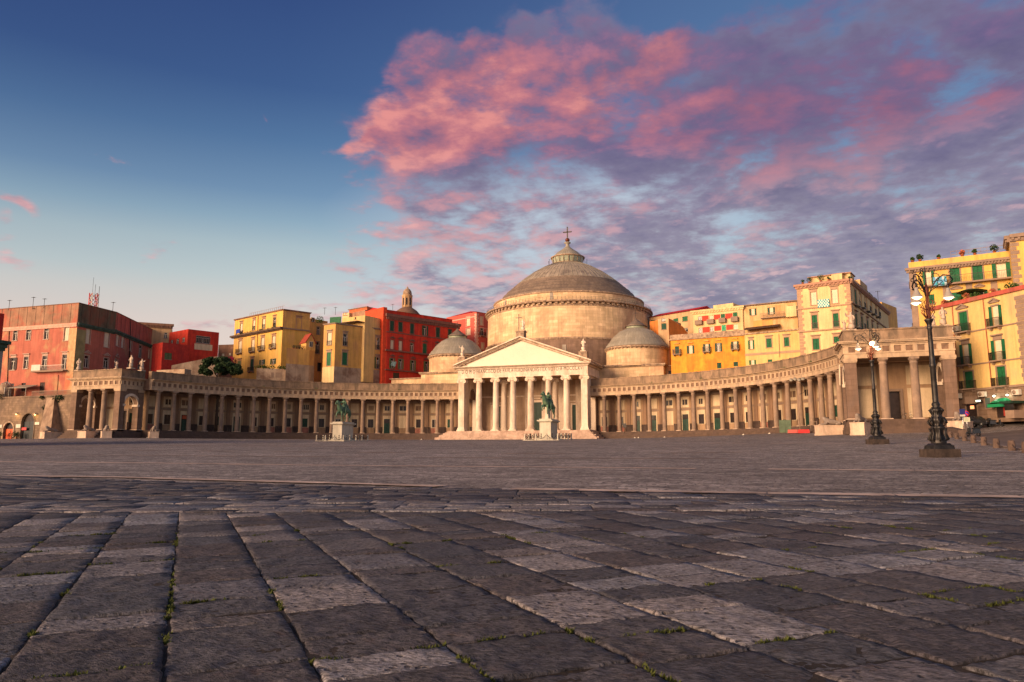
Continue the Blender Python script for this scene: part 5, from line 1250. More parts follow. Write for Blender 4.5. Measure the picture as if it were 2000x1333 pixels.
b = MB(); p = ondepth(340, 722, 168); b.box(p.x-5, p.x+3, p.y, p.y+2, -1.2, p.z); tagp(b.build('garden_wall', M_greyp), 'low pale wall right of the salmon palazzo just over the parapet', 'wall')
A, (B_,) = hrz((427, 674), 215, (458, 673))
T, F = building('brown_house', 'small brown rubble house left of the tall yellow house', [A, B_+(B_-A)*.5], A.z, -1.2, 10, M_brickw, [[(480-0, 545, 565, 22, 'c'), (535, 540, 560, 20, 'c')]], z2)
A, (L_, R_) = hrz((553.3, 604), 195, (459, 624.5), (606, 611))
T, F = building('yellow_house', 'tall golden yellow house with a dark balcony ledge and three rows of windows', [L_, A, R_], A.z, -1.2, 12, M_yel,
    [[(247, 330, 470, 38, 'cth'), (440, 280, 430, 38, 'cthr'), (590, 260, 405, 42, 'cthr'), (755, 240, 385, 38, 'fthr'), (228, 600, 785, 46, 'cthb'), (425, 575, 760, 46, 'cthb'), (572, 550, 735, 52, 'cthb'), (742, 525, 705, 52, 'cthb'), (213, 905, 1050, 52, 'sth', M_olive), (410, 875, 1060, 48, 'sthb', M_dgreen), (568, 885, 960, 44, 'fo'), (735, 870, 955, 44, 'fo')],
     [(1125, 250, 430, 75, 'cth')]], z4b, trim=mat('rosy trim', (.34, .20, .125), var=.15), cornice=(.35, .3, M_brickw), shut=M_dgreen)
f = F[0]; b = MB(f.M); zl = f.uz(*z4b(500, 450))[1]; b.box(-.9, f.L+.3, -.85, 0, zl-.55, zl-.1); b.box(-.6, f.L+.2, -.5, 0, zl-.8, zl-.55); b.build('ledge', mat('dark ledge', (.10, .06, .04), var=.3), T)
b = MB(F[1].M); b.box(0, F[1].L, -.3, 0, zl-.55, zl-.2); b.cm = 1; b.box(0, F[1].L, -.03, 0, zl-.2, A.z-.4); b.build('side_storey', [M_tgrey, M_yel2], T)
pipe(T, f, [(508, 190), (490, 700)], z4b, .09, M_terra)
b = MB(f.M)
for k in range(26): clump(b, (1+random.random()*(f.L-3), -.5, zl+.05), .35, 14, .12)
o = b.build('ledge_plants', M_leaf2, T)
b = MB(f.M); u0, u1, z0_, z1_ = rect(f, *z4b(212, 432), *z4b(268, 482)); b.box(u0, u1, -.95, -.88, z0_, z1_); tagp(b.build('hanging_cloth', mat('deep blue cloth', (.02, .05, .30))), 'deep blue cloth hanging from the upper left window of the yellow house', 'cloth')
b = MB(f.M); b.cm = 0; zr = A.z+.02
for k in range(18): x_ = f.L*(.3+.7*k/18); b.box(x_, x_+.05, .3, .35, zr, zr+.9)
b.box(f.L*.3, f.L, .3, .35, zr+.9, zr+.95); b.build('roof_railing', M_tgrey, T)
YH = (f, F[1], A)
# annex with the little gabled roof house
pa = ondepth(571, 722, 188); zz = ondepth(571, 682, 188).z
A, (L_, R_) = hrz((571, 682), 188, (560, 680), (615, 686))
T, F = building('yellow_annex', 'boxy ochre annex with a roof terrace in front of the tall yellow house', [(L_.x, L_.y), (A.x, A.y), (R_.x, R_.y)], A.z, -1.2, 8, M_yel2, [[], [(1290, 900, 945, 26, 'd'), (1282, 1090, 1115, 20, 'd')]], z4b, zsplit=F[1].uz(590, 720)[1], wall2=M_greyp)
f = F[1]; u0, u1, z0_, z1_ = rect(f, *z4b(1240, 620), *z4b(1375, 745)); zg = f.uz(*z4b(1320, 495))[1]
q = MB(f.M); zb2 = A.z; m_ = (u0+u1)/2; q.xz([(u0, zb2), (u1, zb2), (u1, z1_), (m_, zg), (u0, z1_)], .0, 3.2); G_ = thing('roof_house', 'tiny gabled orange house with a red roof on the annex terrace', 'house', tuple(f.M @ Vector((m_, 1.5, zb2))))
o = q.build('wall', M_yel2, G_); recalc(o)
q = MB(f.M)
for P in ([(m_, zg+.05), (u0-.25, z1_-.1), (u0-.25, z1_+.1), (m_, zg+.25)], [(m_, zg+.05), (m_, zg+.25), (u1+.25, z1_+.1), (u1+.25, z1_-.1)]): q.xz(P, -.15, 3.5)
o = q.build('roof', mat('tile roof', (.30, .05, .03), var=.3, vscale=3), G_); recalc(o)
q = MB(f.M); uu, ul_, z0_, z1_ = rect(f, *z4b(1290, 612), *z4b(1335, 690)); q.box(uu-.08, ul_+.08, -.08, -.005, z0_-.08, z1_+.08); q.cm = 1; q.box(uu, (uu+ul_)/2-.05, -.1, -.08, z0_, z1_); q.box((uu+ul_)/2+.05, ul_, -.1, -.08, z0_, z1_); q.build('window', [M_white, M_glass], G_)
q = MB(f.M)
for k in range(22): x_ = .1+(u0-.2)*k/22; q.box(x_, x_+.04, .05, .09, zb2, zb2+1)
q.box(.1, u0, .04, .1, zb2+1, zb2+1.06); q.build('terrace_railing', M_iron, T)
for k in range(4): plant('potted_plant', 'potted plants in a row along the annex terrace railing', 'potted plant', tuple(f.M @ Vector((.6+k*.8, .7, zb2))), .35, 30, group='potted plants on the annex terrace')
# stone terrace with plants under the yellow house
pa = ondepth(500, 748, 184); pb = ondepth(562, 749, 186); ztq = ondepth(500, 719, 184).z
T = thing('stone_terrace', 'grey stone terrace with greenery at the foot of the tall yellow house', 'terrace', (pa.x, pa.y, -1.2)); b = MB(Fac(pa, pb).M); ft = Fac(pa, pb); b.box(0, ft.L, 0, 6, -1.2, ztq); b.build('masonry', M_greyp, T)
b = MB(ft.M)
for k in range(22): clump(b, (random.random()*ft.L, .3, ztq+.3), .6, 24, .16)
b.build('planting', M_leaf2, T)
b = MB(ft.M)
for k in range(2): u0, u1, z0_, z1_ = rect(ft, *z4b((700, 770)[k], 1080), *z4b((740, 860)[k], 1160)); b.box(u0, u1, -.05, 0, z0_, z1_)
b.build('gate', M_tgrey, T)
# ochre block between the two yellow houses
A, (B_,) = hrz((604, 622), 212, (640, 628))
T, F = building('ochre_block', 'shaded orange block wedged between the two yellow houses', [(A.x, A.y), (B_.x, B_.y)], A.z, -1.2, 8, M_yel2, [[(1345, 240, 305, 55, 'f'), (1425, 385, 500, 45, 'ft'), (1412, 610, 790, 50, 'ftr'), (1440, 930, 1060, 60, 'd')]], z4b)
q = ondepth(624, 631, 209); plant('roof_bush', 'round green bush on the roof between the two yellow houses', 'bush', tuple(q), 1.2, 260, .16, pot=False)
A, (L_, R_) = hrz((655.7, 630.6), 190, (633, 633.4), (754.4, 644))
T, F = building('yellow_house', 'broad ochre yellow house with stained grey base, left of the red palazzo', [L_, A, R_], A.z, -1.2, 10, M_yel2,
    [[(168, 430, 600, 60, 'cthr'), (160, 705, 890, 56, 'sth')], [(385, 445, 610, 52, 'fthr'), (838, 500, 660, 50, 'fthr'), (380, 705, 880, 70, 'sth'), (838, 770, 930, 44, 'othr', M_olive), (825, 980, 1090, 48, 'f')]],
    z5b, trim=mat('grey rose trim 2', (.33, .23, .16), var=.15), cornice=(.35, .25, M_tgrey), zsplit=None, shut=mat('emerald shutter', (.01, .13, .05), rough=.55, var=.2, band=9))
f = F[0]; zz = f.uz(*z5b(160, 905))[1]
for i, f in enumerate(F):
    b = MB(f.M); b.box(-.03 if i == 0 else 0, f.L, -.05, -.003, -1, zz)
    b.build('grey_base', M_greyp if i else M_pcream, T)
b = MB(F[0].M); b.box(-.02, F[0].L-.02, -.03, -.004, zz, A.z-.4); 
pipe(T, F[1], [(922, 390), (905, 1100)], z5b, .08, M_tgrey)
# stepped upper storeys on its roof
A, (B_,) = hrz((713, 614), 206, (751, 620)); A2_, (B2_,) = hrz((668, 622), 200, (713, 616))
T, F = building('roof_storey', 'yellow set-back storey with a dark awning on the ochre yellow house', [(A2_.x, A2_.y), (B2_.x, B2_.y)], A2_.z, 14, 6, M_pyel, [[(530, 215, 240, 20, 'd')]], z5b)
b = MB(F[0].M); u0, z0_ = F[0].uz(*z5b(380, 275)); u1, z1_ = F[0].uz(*z5b(655, 240)); b.box(u0, u1, -2.6, 0, z1_-.9, z1_-.75); b.build('awning', M_brown, T)
T, F = building('roof_storey', 'weathered brown brick storey against the red palazzo', [(A.x, A.y), (B_.x, B_.y)], A.z+1.2, 14, 6, mat('brown weathered plaster', (.36, .21, .13), var=.25, stain=(.25, .13, .08), samt=.5), [[(830, 305, 362, 36, 'f')]], z5b)
A, (B_,) = hrz((682, 605), 214, (717, 599)); 
T, F = building('orange_penthouse', 'orange red rooftop storey on top of the ochre house', [(A.x, A.y), (B_.x, B_.y)], A.z, 20, 6, mat('brick orange plaster', (.60, .13, .05), var=.2), [[(480, 120, 150, 1, 'd')]], z5b, cornice=(.25, .3, M_tgrey))
A, (B_,) = hrz((669, 613), 212, (682, 611)); T, F = building('rooftop_cabin', 'little cream rooftop cabin left of the orange red storey', [(A.x, A.y), (B_.x, B_.y)], A.z, 20, 5, M_pcream, [[(375, 150, 185, 24, 'c'), (405, 150, 185, 24, 'c')]], z5b)
b = MB(); p = ondepth(655, 619.5, 201); b.box(p.x-1.7, p.x+1.7, p.y, p.y+.2, p.z-2.5, p.z); tagp(b.build('green_screen', M_green), 'green rooftop screen left of the orange red storey', 'screen'); aerial(655, 613, 600, 213, 'blue roof aerial above the green screen'); aerial(634, 612, 601, 210, 'roof aerial above the bush between the yellow houses'); aerial(767, 603, 594, 214, 'roof aerial on the red palazzo left of the domed turret')
# red palazzo
A, (B_,) = hrz((756.5, 613), 200, (895.8, 633.4))
uu = Vector((B_.x-A.x, B_.y-A.y)).normalized(); P0 = Vector((A.x, A.y)); P1 = Vector((B_.x, B_.y))
T, F = building('red_palazzo', 'bright red palazzo with grey stone trim and green shutters beside the left side dome', [P0, P1], A.z, -1.2, 16, M_red,
    [[(1040, 265, 405, 54, 'st'), (1158, 285, 415, 54, 'st'), (1320, 305, 445, 50, 'st'), (1500, 335, 470, 44, 'ot'), (1680, 360, 495, 50, 'st'), (1848, 385, 500, 48, 'st'), (1042, 535, 660, 45, 'ctp'), (1158, 545, 680, 44, 'ctp'), (1318, 575, 695, 44, 'ftp'), (1497, 585, 720, 50, 'stp', M_green), (1670, 600, 700, 44, 'ftp'),
      (1042, 785, 930, 42, 'fotp', M_olive), (1160, 795, 940, 42, 'fotp', M_olive), (1330, 815, 960, 42, 'fotp', M_olive), (1520, 830, 975, 42, 'fotp', M_olive), (1100, 990, 1110, 90, 'd')]], z5b,
    trim=mat('dark rose trim', (.20, .085, .065), var=.2), shut=M_dgreen, bands=((0, 1200, 440, .25, .14), (0, 1200, 690, .4, .55), (0, 1200, 960, .3, .5)), cornice=(1.5, .55, mat('dark rose trim', (.2, .085, .065))))
f = F[0]; b = MB(f.M); b.box(0, f.L*.93, .8, 14, A.z, A.z+1.2); b.cm = 1; b.add([(0, .5, A.z+1.2), (f.L*.93, .5, A.z+1.2), (f.L*.93, 7, A.z+2.0), (0, 7, A.z+2.6), (0, 14, A.z+1.2), (f.L*.93, 14, A.z+1.2)], [(0, 1, 2, 3), (3, 2, 5, 4), (0, 3, 4), (1, 5, 2)]); b.build('attic', [M_red, M_roofr], T)
b = MB(f.M); b.box(-1.2, -.002, .1, 12, -1, A.z+1.7); b.build('side_strip', mat('orange red plaster', (.62, .07, .025), var=.15), T)
b = MB(f.M); uq, zq = f.uz(*z5b(1040, 860)); b.add([(uq-.9, -.7, zq-.6), (uq+.5, -.7, zq-.9), (uq+1.0, -.7, zq+.5), (uq-.5, -.7, zq+.4), (uq-.9, -.66, zq-.6), (uq+.5, -.66, zq-.9), (uq+1.0, -.66, zq+.5), (uq-.5, -.66, zq+.4)], [(0, 1, 2, 3), (7, 6, 5, 4)]); tagp(b.build('hanging_flag', mat('teal white cloth', (.35, .55, .50), var=.5, vscale=3)), 'crumpled teal and white flag hanging on the red palazzo', 'flag')
# domed turret behind
px = 795; D = 235; P = ondepth(px, 602, D); T = thing('church_turret', 'round stone turret with a little dome behind the red palazzo', 'turret', (P.x, P.y, -1.2))
k_ = D/FP; zt_ = ondepth(px, 562, D).z; zb_ = P.z; b = MB(); x, y = P.x, P.y
b.lathe([(1.45, zb_-1), (1.45, zb_+3.6), (1.7, zb_+3.75), (1.7, zb_+4.0), (1.4, zb_+4.1)], x, y, 24)
for k in range(8): a = 2*pi*k/8; b.M = Matrix.Translation((x, y, 0)) @ Matrix.Rotation(a, 4, 'Z'); b.box(1.4, 1.62, -.2, .2, zb_+.2, zb_+3.6)
b.M = None; b.build('drum', M_tanw, T)
b = MB(); b.lathe([(1.4, zb_+4.1), (1.42, zb_+4.7), (1.25, zb_+5.4), (.8, zb_+6.0), (.3, zb_+6.3), (.25, zb_+6.6), (0, zb_+7.0)], x, y, 24); b.build('dome', M_mold, T)
b = MB()
for k in range(8): a = 2*pi*(k+.5)/8; b.M = Matrix.Translation((x, y, 0)) @ Matrix.Rotation(a, 4, 'Z'); b.box(1.40, 1.47, -.26, .26, zb_+.8, zb_+3.0)
b.M = None; b.build('openings', M_dwin, T)
b = MB(); b.lathe([(5.2, zb_-4.5), (4.6, zb_-2.6), (3.2, zb_-1.0), (1.9, zb_-.1), (1.4, zb_+.1)], x, y, 32); b.build('lower_dome', mat('brown dome lead', (.16, .09, .06), var=.2), T)
# rose building
A, (L_, R_) = hrz((930.7, 609), 225, (872, 621), (953, 612.5))
T, F = building('rose_house', 'rose pink house with a red roof just left of the great drum', [L_, A, (R_.x+1.2, R_.y+3)], A.z, -1.2, 10, M_pinkp, [[(1076, 310, 380, 28, 'ct'), (1076, 400, 450, 34, 'ct')], [(1178, 310, 375, 22, 'ct'), (1180, 395, 455, 24, 'ftb'), (1186, 510, 560, 22, 'ct'), (1222, 410, 470, 14, 'c')]], z3, trim=mat('pale rose trim', (.62, .36, .28)), bands=((0, 1000, 330, .3, .1), (1, 1180, 395, .15, .1)), quoin=((0, 'r'), (1, 'l')))
b = MB()
c_ = (L_+Vector((R_.x+1.2, R_.y+3, A.z)))/2; b.add([(L_.x, L_.y, A.z), (A.x, A.y-.3, A.z), (R_.x+1.4, R_.y+3, A.z), (c_.x, c_.y, A.z+1.6)], [(0, 1, 3), (1, 2, 3), (2, 0, 3)]); b.build('roof', M_roofr, T)

# --- houses right of the church
A, (B_,) = hrz((1357.6, 606), 193, (1268, 621))
T, F = building('tan_house', 'tan house with a red roof behind the right side dome', [B_, A], A.z, -1.2, 10, M_tanw, [[(487, 240, 298, 66, 's'), (493, 380, 430, 60, 'f'), (375, 265, 305, 60, 's'), (95, 285, 320, 45, 's')]], z6b, shut=M_green)
b = MB(F[0].M); L = F[0].L; b.add([(-.3, -.4, A.z), (L+.3, -.4, A.z), (L+.3, 5, A.z+1.7), (-.3, 5, A.z+1.7), (-.3, 10, A.z), (L+.3, 10, A.z)], [(0, 1, 2, 3), (3, 2, 5, 4), (0, 3, 4), (1, 5, 2)]); b.build('roof', M_roofr, T)
A, (B_,) = hrz((1305.6, 622), 180, (1285, 624)); A3 = ondepth(1305.6, 622, 180); E3 = ondepth(1346, 655, 184)
T, F = building('orange_house', 'small tan house with a burnt orange sloping side wall', [(B_.x, B_.y), (A.x, A.y)], A.z, -1.2, 9, M_tanw, [[(230, 325, 398, 62, 's', M_dgreen), (222, 262, 300, 50, 'f')]], z6b)
f = Fac(A3, E3); b = MB(f.M); b.xz([(0, 5), (f.L, 5), (f.L, E3.z), (f.L*.7, A3.z-(A3.z-E3.z)*.45), (0, A3.z)], 0, 6); o = b.build('side_wing', M_rorange, T); recalc(o)
A, (B_,) = hrz((1450, 597.6), 178, (1352.8, 608))
T, F = building('cream_block', 'cream apartment block with bright red panels between its green shuttered windows', [B_, A], A.z, -1.2, 10, M_pcream,
    [[(668, 240, 300, 46, 'f'), (808, 230, 290, 52, 'c'), (950, 210, 270, 52, 's'), (1100, 190, 250, 56, 's'), (675, 380, 440, 46, 'f'), (815, 365, 425, 46, 'f'), (960, 345, 415, 52, 's', mat('mint shutter', (.06, .38, .20), band=9)), (1107, 335, 400, 56, 'c')]], z6b, cornice=(.9, .45, M_pcream), trim=M_tgrey)
f = F[0]; b = MB(f.M)
for r_ in ((694, 236, 776, 292), (838, 222, 918, 274), (978, 208, 1068, 262), (700, 374, 790, 432), (845, 360, 928, 412), (990, 345, 1075, 400)): u0, u1, z0_, z1_ = rect(f, *z6b(*r_[:2]), *z6b(*r_[2:])); b.box(u0, u1, -.05, -.003, z0_, z1_)
b.build('red_panels', mat('vermilion panel', (.68, .055, .03), var=.1), T)
for r_ in ((620, 296, 706, 342), (763, 284, 850, 328), (908, 268, 992, 314), (1056, 252, 1142, 302)):
    u0, u1, z0_, z1_ = rect(f, *z6b(*r_[:2]), *z6b(*r_[2:])); b = MB(f.M); b.box(u0, u1, -.9, -.78, z0_, z1_); b.box(u0, u0+.12, -.78, 0, z0_, z1_); b.box(u1-.12, u1, -.78, 0, z0_, z1_); b.box(u0+.12, u1-.12, -.78, 0, z0_, z0_+.15); b.build('balcony', M_tgrey, T)
A4, (B4,) = hrz((1432, 592), 183, (1393, 597)); T, F = building('rooftop_cabin', 'pale rooftop cabin on the cream block with red panels', [(B4.x, B4.y), (A4.x, A4.y)], A4.z, A.z-.5, 5, M_pcream)
A, (B_,) = hrz((1556, 587), 172, (1450, 597.6))
T, F = building('terraced_house', 'peeling cream and ochre house with a long balcony left of the tall cream tower house', [B_, A], A.z, -1.2, 9, mat('peeling cream plaster', (.60, .40, .19), var=.15, vscale=.4, stain=(.50, .24, .09), samt=.5, sscale=.35), [[(1315, 145, 228, 44, 'oc'), (1540, 130, 215, 46, 'oc'), (1520, 300, 370, 60, 'c'), (1790, 180, 200, 16, 'd'), (1780, 105, 118, 60, 'd')]], z6b, shut=M_dgreen, cornice=(.3, .6, M_tgrey))
f = F[0]; b = MB(f.M)
u0, u1, z0_, z1_ = rect(f, *z6b(1415, 185), *z6b(1720, 240)); b.box(u0, u1, -1.0, 0, z0_-.15, z0_)
for k in range(34): x_ = u0+(u1-u0)*k/33; b.box(x_-.02, x_+.02, -.98, -.94, z0_, z0_+1)
b.box(u0, u1, -1.0, -.92, z0_+1, z0_+1.06); b.build('balcony', M_tgrey, T)
b = MB(f.M); u0, u1, z0_, z1_ = rect(f, *z6b(1200, 125), *z6b(1720, 235)); b.box(u0, u1, -.03, -.002, z1_-.25, z1_); u0, u1, z0_, z1_ = rect(f, *z6b(1722, 125), *z6b(1860, 245)); b.box(u0, u1, -1.0, -.004, z0_, z1_); b.build('closed_loggia', M_pcream, T)
b = MB(f.M); u0, u1, z0_, z1_ = rect(f, *z6b(1320, 295), *z6b(1560, 385)); b.box(u0, u1, -.05, -.004, z0_, z1_); b.build('ochre_patch', M_yel2, T)
b = MB(f.M); u0, z0_ = f.uz(*z6b(1230, 420)); u1, z1_ = f.uz(*z6b(1650, 385)); b.add([(u0, -2.2, z0_), (u1, -2.2, z0_+.3), (u1, -.1, z0_+1.0), (u0, -.1, z0_+.8), (u0, -2.2, z0_-.12), (u1, -2.2, z0_+.18), (u1, -.1, z0_+.88), (u0, -.1, z0_+.68)], [(0, 1, 2, 3), (7, 6, 5, 4), (0, 4, 5, 1), (1, 5, 6, 2), (3, 7, 4, 0)])
b.build('awning', M_brown, T)
A, (B_, C_) = hrz((1454, 656), 165, (1309.6, 665.8), (1561, 646))
T, F = building('orange_house', 'long bright orange house with green shutters above the right colonnade', [B_, A], A.z, -1.2, 8, M_orange,
    [[(390, 605, 700, 50, 'shb', M_dgreen), (555, 595, 695, 46, 'och'), (752, 575, 670, 44, 'ochb'), (895, 565, 670, 44, 'foh'), (1097, 545, 640, 48, 'ochb'), (905, 805, 875, 54, 's'), (1107, 795, 850, 56, 's')]], z6b, trim=M_yel2, shut=M_dgreen)
b = MB(F[0].M); b.box(-.3, F[0].L, -.3, 8, A.z, A.z+.25); b.box(-.3, F[0].L, .6, .8, A.z+.25, A.z+1.4); b.build('roof_parapet', M_mold, T)
D_ = A+(A-B_)*.74
A5, (C5,) = hrz((1454, 654.5), 164.5, (1563, 645))
T, F = building('pale_yellow_house', 'pale yellow house between the orange house and the tall cream tower house', [A5, C_], A5.z, -1.2, 8, M_pyel, [[(1295, 530, 640, 38, 'ohtc'), (1513, 510, 620, 64, 'sth'), (1728, 495, 605, 60, 'sth'), (1312, 772, 830, 42, 'oc'), (1525, 765, 795, 56, 's')]], z6b, trim=mat('pinkish taupe trim', (.38, .25, .165), var=.12), shut=M_green, bands=((0, 1450, 680, .5, .08),))
b = MB(F[0].M); b.box(0, F[0].L, -.3, 8, A5.z, A5.z+.3); b.build('roof_parapet', M_mold, T)
pipe(T, F[0], [(1632, 450), (1645, 740)], z6b, .05, M_tgrey)
# tall cream tower house
A, (L_, R_) = hrz((1658.8, 545), 135, (1556, 557.5), (1734, 609.5))
T, F = building('tower_house', 'tall cream corner house with taupe quoins and a teal cloth on its front', [L_, A, R_], A.z, -1.2, 10, M_pcream,
    [[(363, 375, 565, 84, 'cth'), (668, 335, 540, 88, 'cth'), (380, 710, 905, 78, 'sthr'), (688, 685, 880, 78, 'sthr'), (400, 1050, 1210, 92, 'sth'), (700, 1020, 1110, 88, 'sth')],
     [(970, 355, 570, 28, 'sth'), (1040, 400, 600, 28, 'cth'), (1120, 450, 650, 25, 'cth'), (1195, 510, 690, 20, 'cth'), (1265, 560, 730, 16, 'cth'), (1310, 610, 750, 12, 'sth'), (980, 700, 880, 26, 'sth'), (1062, 740, 905, 24, 'sth'), (1143, 790, 940, 20, 'sth'), (1215, 840, 960, 18, 'sth'), (1290, 700+180, 980, 14, 'sth')]], z7c,
    trim=mat('tower trim', (.38, .24, .155), var=.12), shut=M_green, bands=((0, 500, 582, .22, .22), (0, 500, 918, .22, .3), (1, 960, 555, .22, .25), (1, 960, 905, .22, .25)), cornice=(.8, .5, mat('rosy cornice', (.38, .21, .14), var=.15)), quoin=((0, 'l'), (0, 'r'), (1, 'l')))
TF0, TF1 = F; zr = A.z
b = MB(TF0.M); b.box(2.2, TF0.L, 1.2, 4.5, zr, zr+1.3); b.M = TF1.M; b.box(0, TF1.L*.45, 1.2, 3, zr, zr+1.2); b.build('penthouse', M_pcream, T)
b = MB(TF0.M); b.box(1.8, TF0.L+.2, .8, 5, zr+1.3, zr+1.45); b.M = TF1.M; b.box(0, TF1.L*.46, .8, 3.2, zr+1.2, zr+1.32); b.build('penthouse_roof', mat('rosy cornice', (.38, .21, .14)), T)
b = MB(TF1.M); b.box(TF1.L*.32, TF1.L*.5, .5, 4, zr, zr+2.4); b.build('roof_cabin', M_tanw, T)
b = MB(TF1.M)
for k in range(60): clump(b, (k*TF1.L*.7/60, .1, zr+.25), .45, 14, .16)
b.build('roof_hedge', M_leaf2, T)
bl_ = [(2.2, .9, 0), (4.2, 1.1, 1), (5.6, .5, 0), (7.2, .5, 0), (1.0, .6, 0)]
for k, (u_, r_, q_) in enumerate(bl_): plant('potted_plant', ('bushy potted plant left of centre on the tower house roof', 'tallest potted plant on the tower house roof', 'round potted plant right of centre on the tower house roof', 'potted plant nearest the roof corner of the tower house', 'small pot at the left end of the tower house roof')[k], 'potted plant', tuple(TF0.M @ Vector((u_, .5, zr+.02))), r_*.6, 70, .12, group='pots on the tower house roof')
f = TF0; u0, u1, z0_, z1_ = rect(f, *z7c(425, 495), *z7c(600, 590)); b = MB(f.M); nx_, nz_ = 9, 5
for i in range(nx_):
    for j in range(nz_): b.cm = (i+j) % 2; b.box(u0+(u1-u0)*i/nx_, u0+(u1-u0)*(i+1)/nx_, -.42, -.36, z0_+(z1_-z0_)*j/nz_, z0_+(z1_-z0_)*(j+1)/nz_)
o = b.build('hanging_cloth', [M_blueb, mat('pale cloth', (.62, .70, .55))]); tagp(o, 'teal and white chequered cloth hung under the top windows of the cream tower house', 'cloth')
# balconies along the tower's right face
for row, ys in enumerate(((570, 600, 650, 690, 730), (880, 905))):
    for xx, yy in zip((970, 1050, 1130, 1205, 1270), ys):
        u_, z_ = TF1.uz(*z7c(xx, yy)); b = MB(TF1.M); b.box(u_-.9, u_+.9, -.8, 0, z_-.3, z_-.12)
        for k in range(9): b.box(u_-.9+.22*k, u_-.87+.22*k, -.78, -.75, z_-.12, z_+.8)
        b.box(u_-.9, u_+.9, -.8, -.74, z_+.8, z_+.86); b.build('balcony', M_iron, T)
p = ondepth(1715, 600, 168); aerial(1715.5, 590, 568, 160, 'tall roof aerial behind the cream tower house')
# far houses at the end of that street
A, (B_,) = hrz((1722, 590), 196, (1736, 601)); T, F = building('street_house', 'narrow ochre house front far down the street right of the tower house', [(A.x, A.y), (B_.x+2, B_.y+1)], A.z, -1.2, 10, M_yel2, [[(1390, 640, 700, 18, 's'), (1400, 760, 820, 18, 's')]], z7c)

# --- big yellow palazzo at the right edge
A, (L_,) = hrz((1970, 490.5), 105, (1774, 513.4))
zT_ = A.z
u = Vector((A.x-L_.x, A.y-L_.y)).normalized(); nn_ = Vector((u.y, -u.x))
T, F = building('yellow_palazzo', 'tall upper block of the yellow palazzo with a plant-lined roof, right of the street lamps', [L_, A], A.z, -1.2, 16, M_yel,
    [[(245, 275, 400, 52, 'oct'), (483, 242, 375, 88, 'st'), (687, 225, 358, 90, 'st'), (898, 200, 335, 88, 'oct'), (275, 485, 570, 50, 's'), (500, 465, 540, 90, 'sp'), (707, 447, 495, 72, 'fop'), (870, 430, 470, 50, 's')]], z8, trim=M_tgrey, shut=M_green)
f = F[0]; zc_ = f.uz(*z8(500, 205))[1]
b = MB(f.M); b.box(-.5, f.L, -.55, -.003, zc_-.35, zc_); b.box(-.35, f.L, -.3, -.003, zc_-.7, zc_-.35)
for k in range(int(f.L/.4)): b.box(k*.4, k*.4+.2, -.48, -.3, zc_-.6, zc_-.35)
zb3 = f.uz(*z8(500, 385))[1]; b.box(2, f.L+1, -1.0, 0, zb3-.22, zb3)
for x_ in (0, f.L*.33, f.L*.56, f.L*.8): b.box(x_ if x_ else -.05, x_+.8, -.06, -.003, 6, zb3-.22)
b.box(-.05, .9, -.06, -.003, zb3-.2, zc_-.7)
b.build('cornice', M_tgrey, T)
b = MB(f.M)
for k in range(int((f.L-2)/.2)): b.box(2+k*.2, 2.025+k*.2, -.98, -.955, zb3, zb3+1)
b.box(2, f.L+1, -1.0, -.94, zb3+1, zb3+1.05); b.build('long_railing', M_iron, T)
u0, u1, z0_, z1_ = rect(f, *z8(288, 345), *z8(414, 412)); b = MB(f.M)
for i in range(6):
    for j in range(3): b.cm = (i*2+j*3+i*j) % 3; b.box(u0+(u1-u0)*i/6, u0+(u1-u0)*(i+1)/6, -1.1, -1.04, z0_+(z1_-z0_)*j/3, z0_+(z1_-z0_)*(j+1)/3)
tagp(b.build('hanging_cloth', [mat('sky blue cloth', (.10, .30, .48)), mat('pale blue cloth', (.42, .52, .55)), M_blueb]), 'blue patchwork cloth hanging on the yellow palazzo behind the nearer lamp', 'cloth')
# left flank in shade
pL = Vector((L_.x, L_.y)); qL = pL-nn_*22+u*1.5
b = MB(); 
for k in range(6):
    z_ = 5+k*3.2
    for j in range(3): c = pL.lerp(qL, (j+.6)/3.4); b.box(c.x-.55, c.x+.1, c.y-.5, c.y+.5, z_, z_+.14); b.box(c.x-.55, c.x-.5, c.y-.5, c.y+.5, z_+.14, z_+1.0)
b.build('side_balconies', M_iron, T)
# projecting right wing
wA = Vector((A.x, A.y)); wB = wA+nn_*5.0; wC = wB+u*9; zW = zT_+1.0
T2, F2_ = building('palazzo_wing', 'projecting yellow palazzo wing cut off by the right edge of the photo', [(wA+nn_*.01), wB, wC], zW, -1.2, 8, M_yel, [[(1040, 330, 400, 40, 'sb')], []], z8, trim=M_tgrey, cornice=(.9, .6, M_tgrey), quoin=((1, 'l'),))
# roof garden
b = MB(f.M); zr = zT_+.02
for k in range(12): x_ = 5.5+k*.75; b.box(x_, x_+.03, 1.0, 1.03, zr, zr+1.1)
for z_ in (zr+.6, zr+1.1): b.box(5.5, 13.8, 1.0, 1.04, z_, z_+.05)
b.build('roof_pergola', M_tgrey, T)
for k, (px_, r_) in enumerate(((1781, .5), (1796, .9), (1833, .4), (1880, .7), (1905, .6), (1944, 1.0), (1972, .7))):
    uu_ = f.uz(px_, 505)[0]; q = f.M @ Vector((uu_, .9, zr))
    plant('roof_plant', ('ochre bush at the left end of the yellow palazzo roof', 'spiky plant near the left end of the yellow palazzo roof', 'low pot left of the pergola on the yellow palazzo roof', 'red flowered bush under the pergola on the yellow palazzo', 'low bush right under the pergola of the yellow palazzo', 'big spiky palm right of the pergola on the yellow palazzo', 'dry bush at the right end of the yellow palazzo roof')[k], 'roof plant', tuple(q), r_*.55, 90, .17, pot=True, group='plants on the yellow palazzo roof', m=(M_terra if k == 3 else M_leaf2 if k not in (1, 5) else M_leaf))

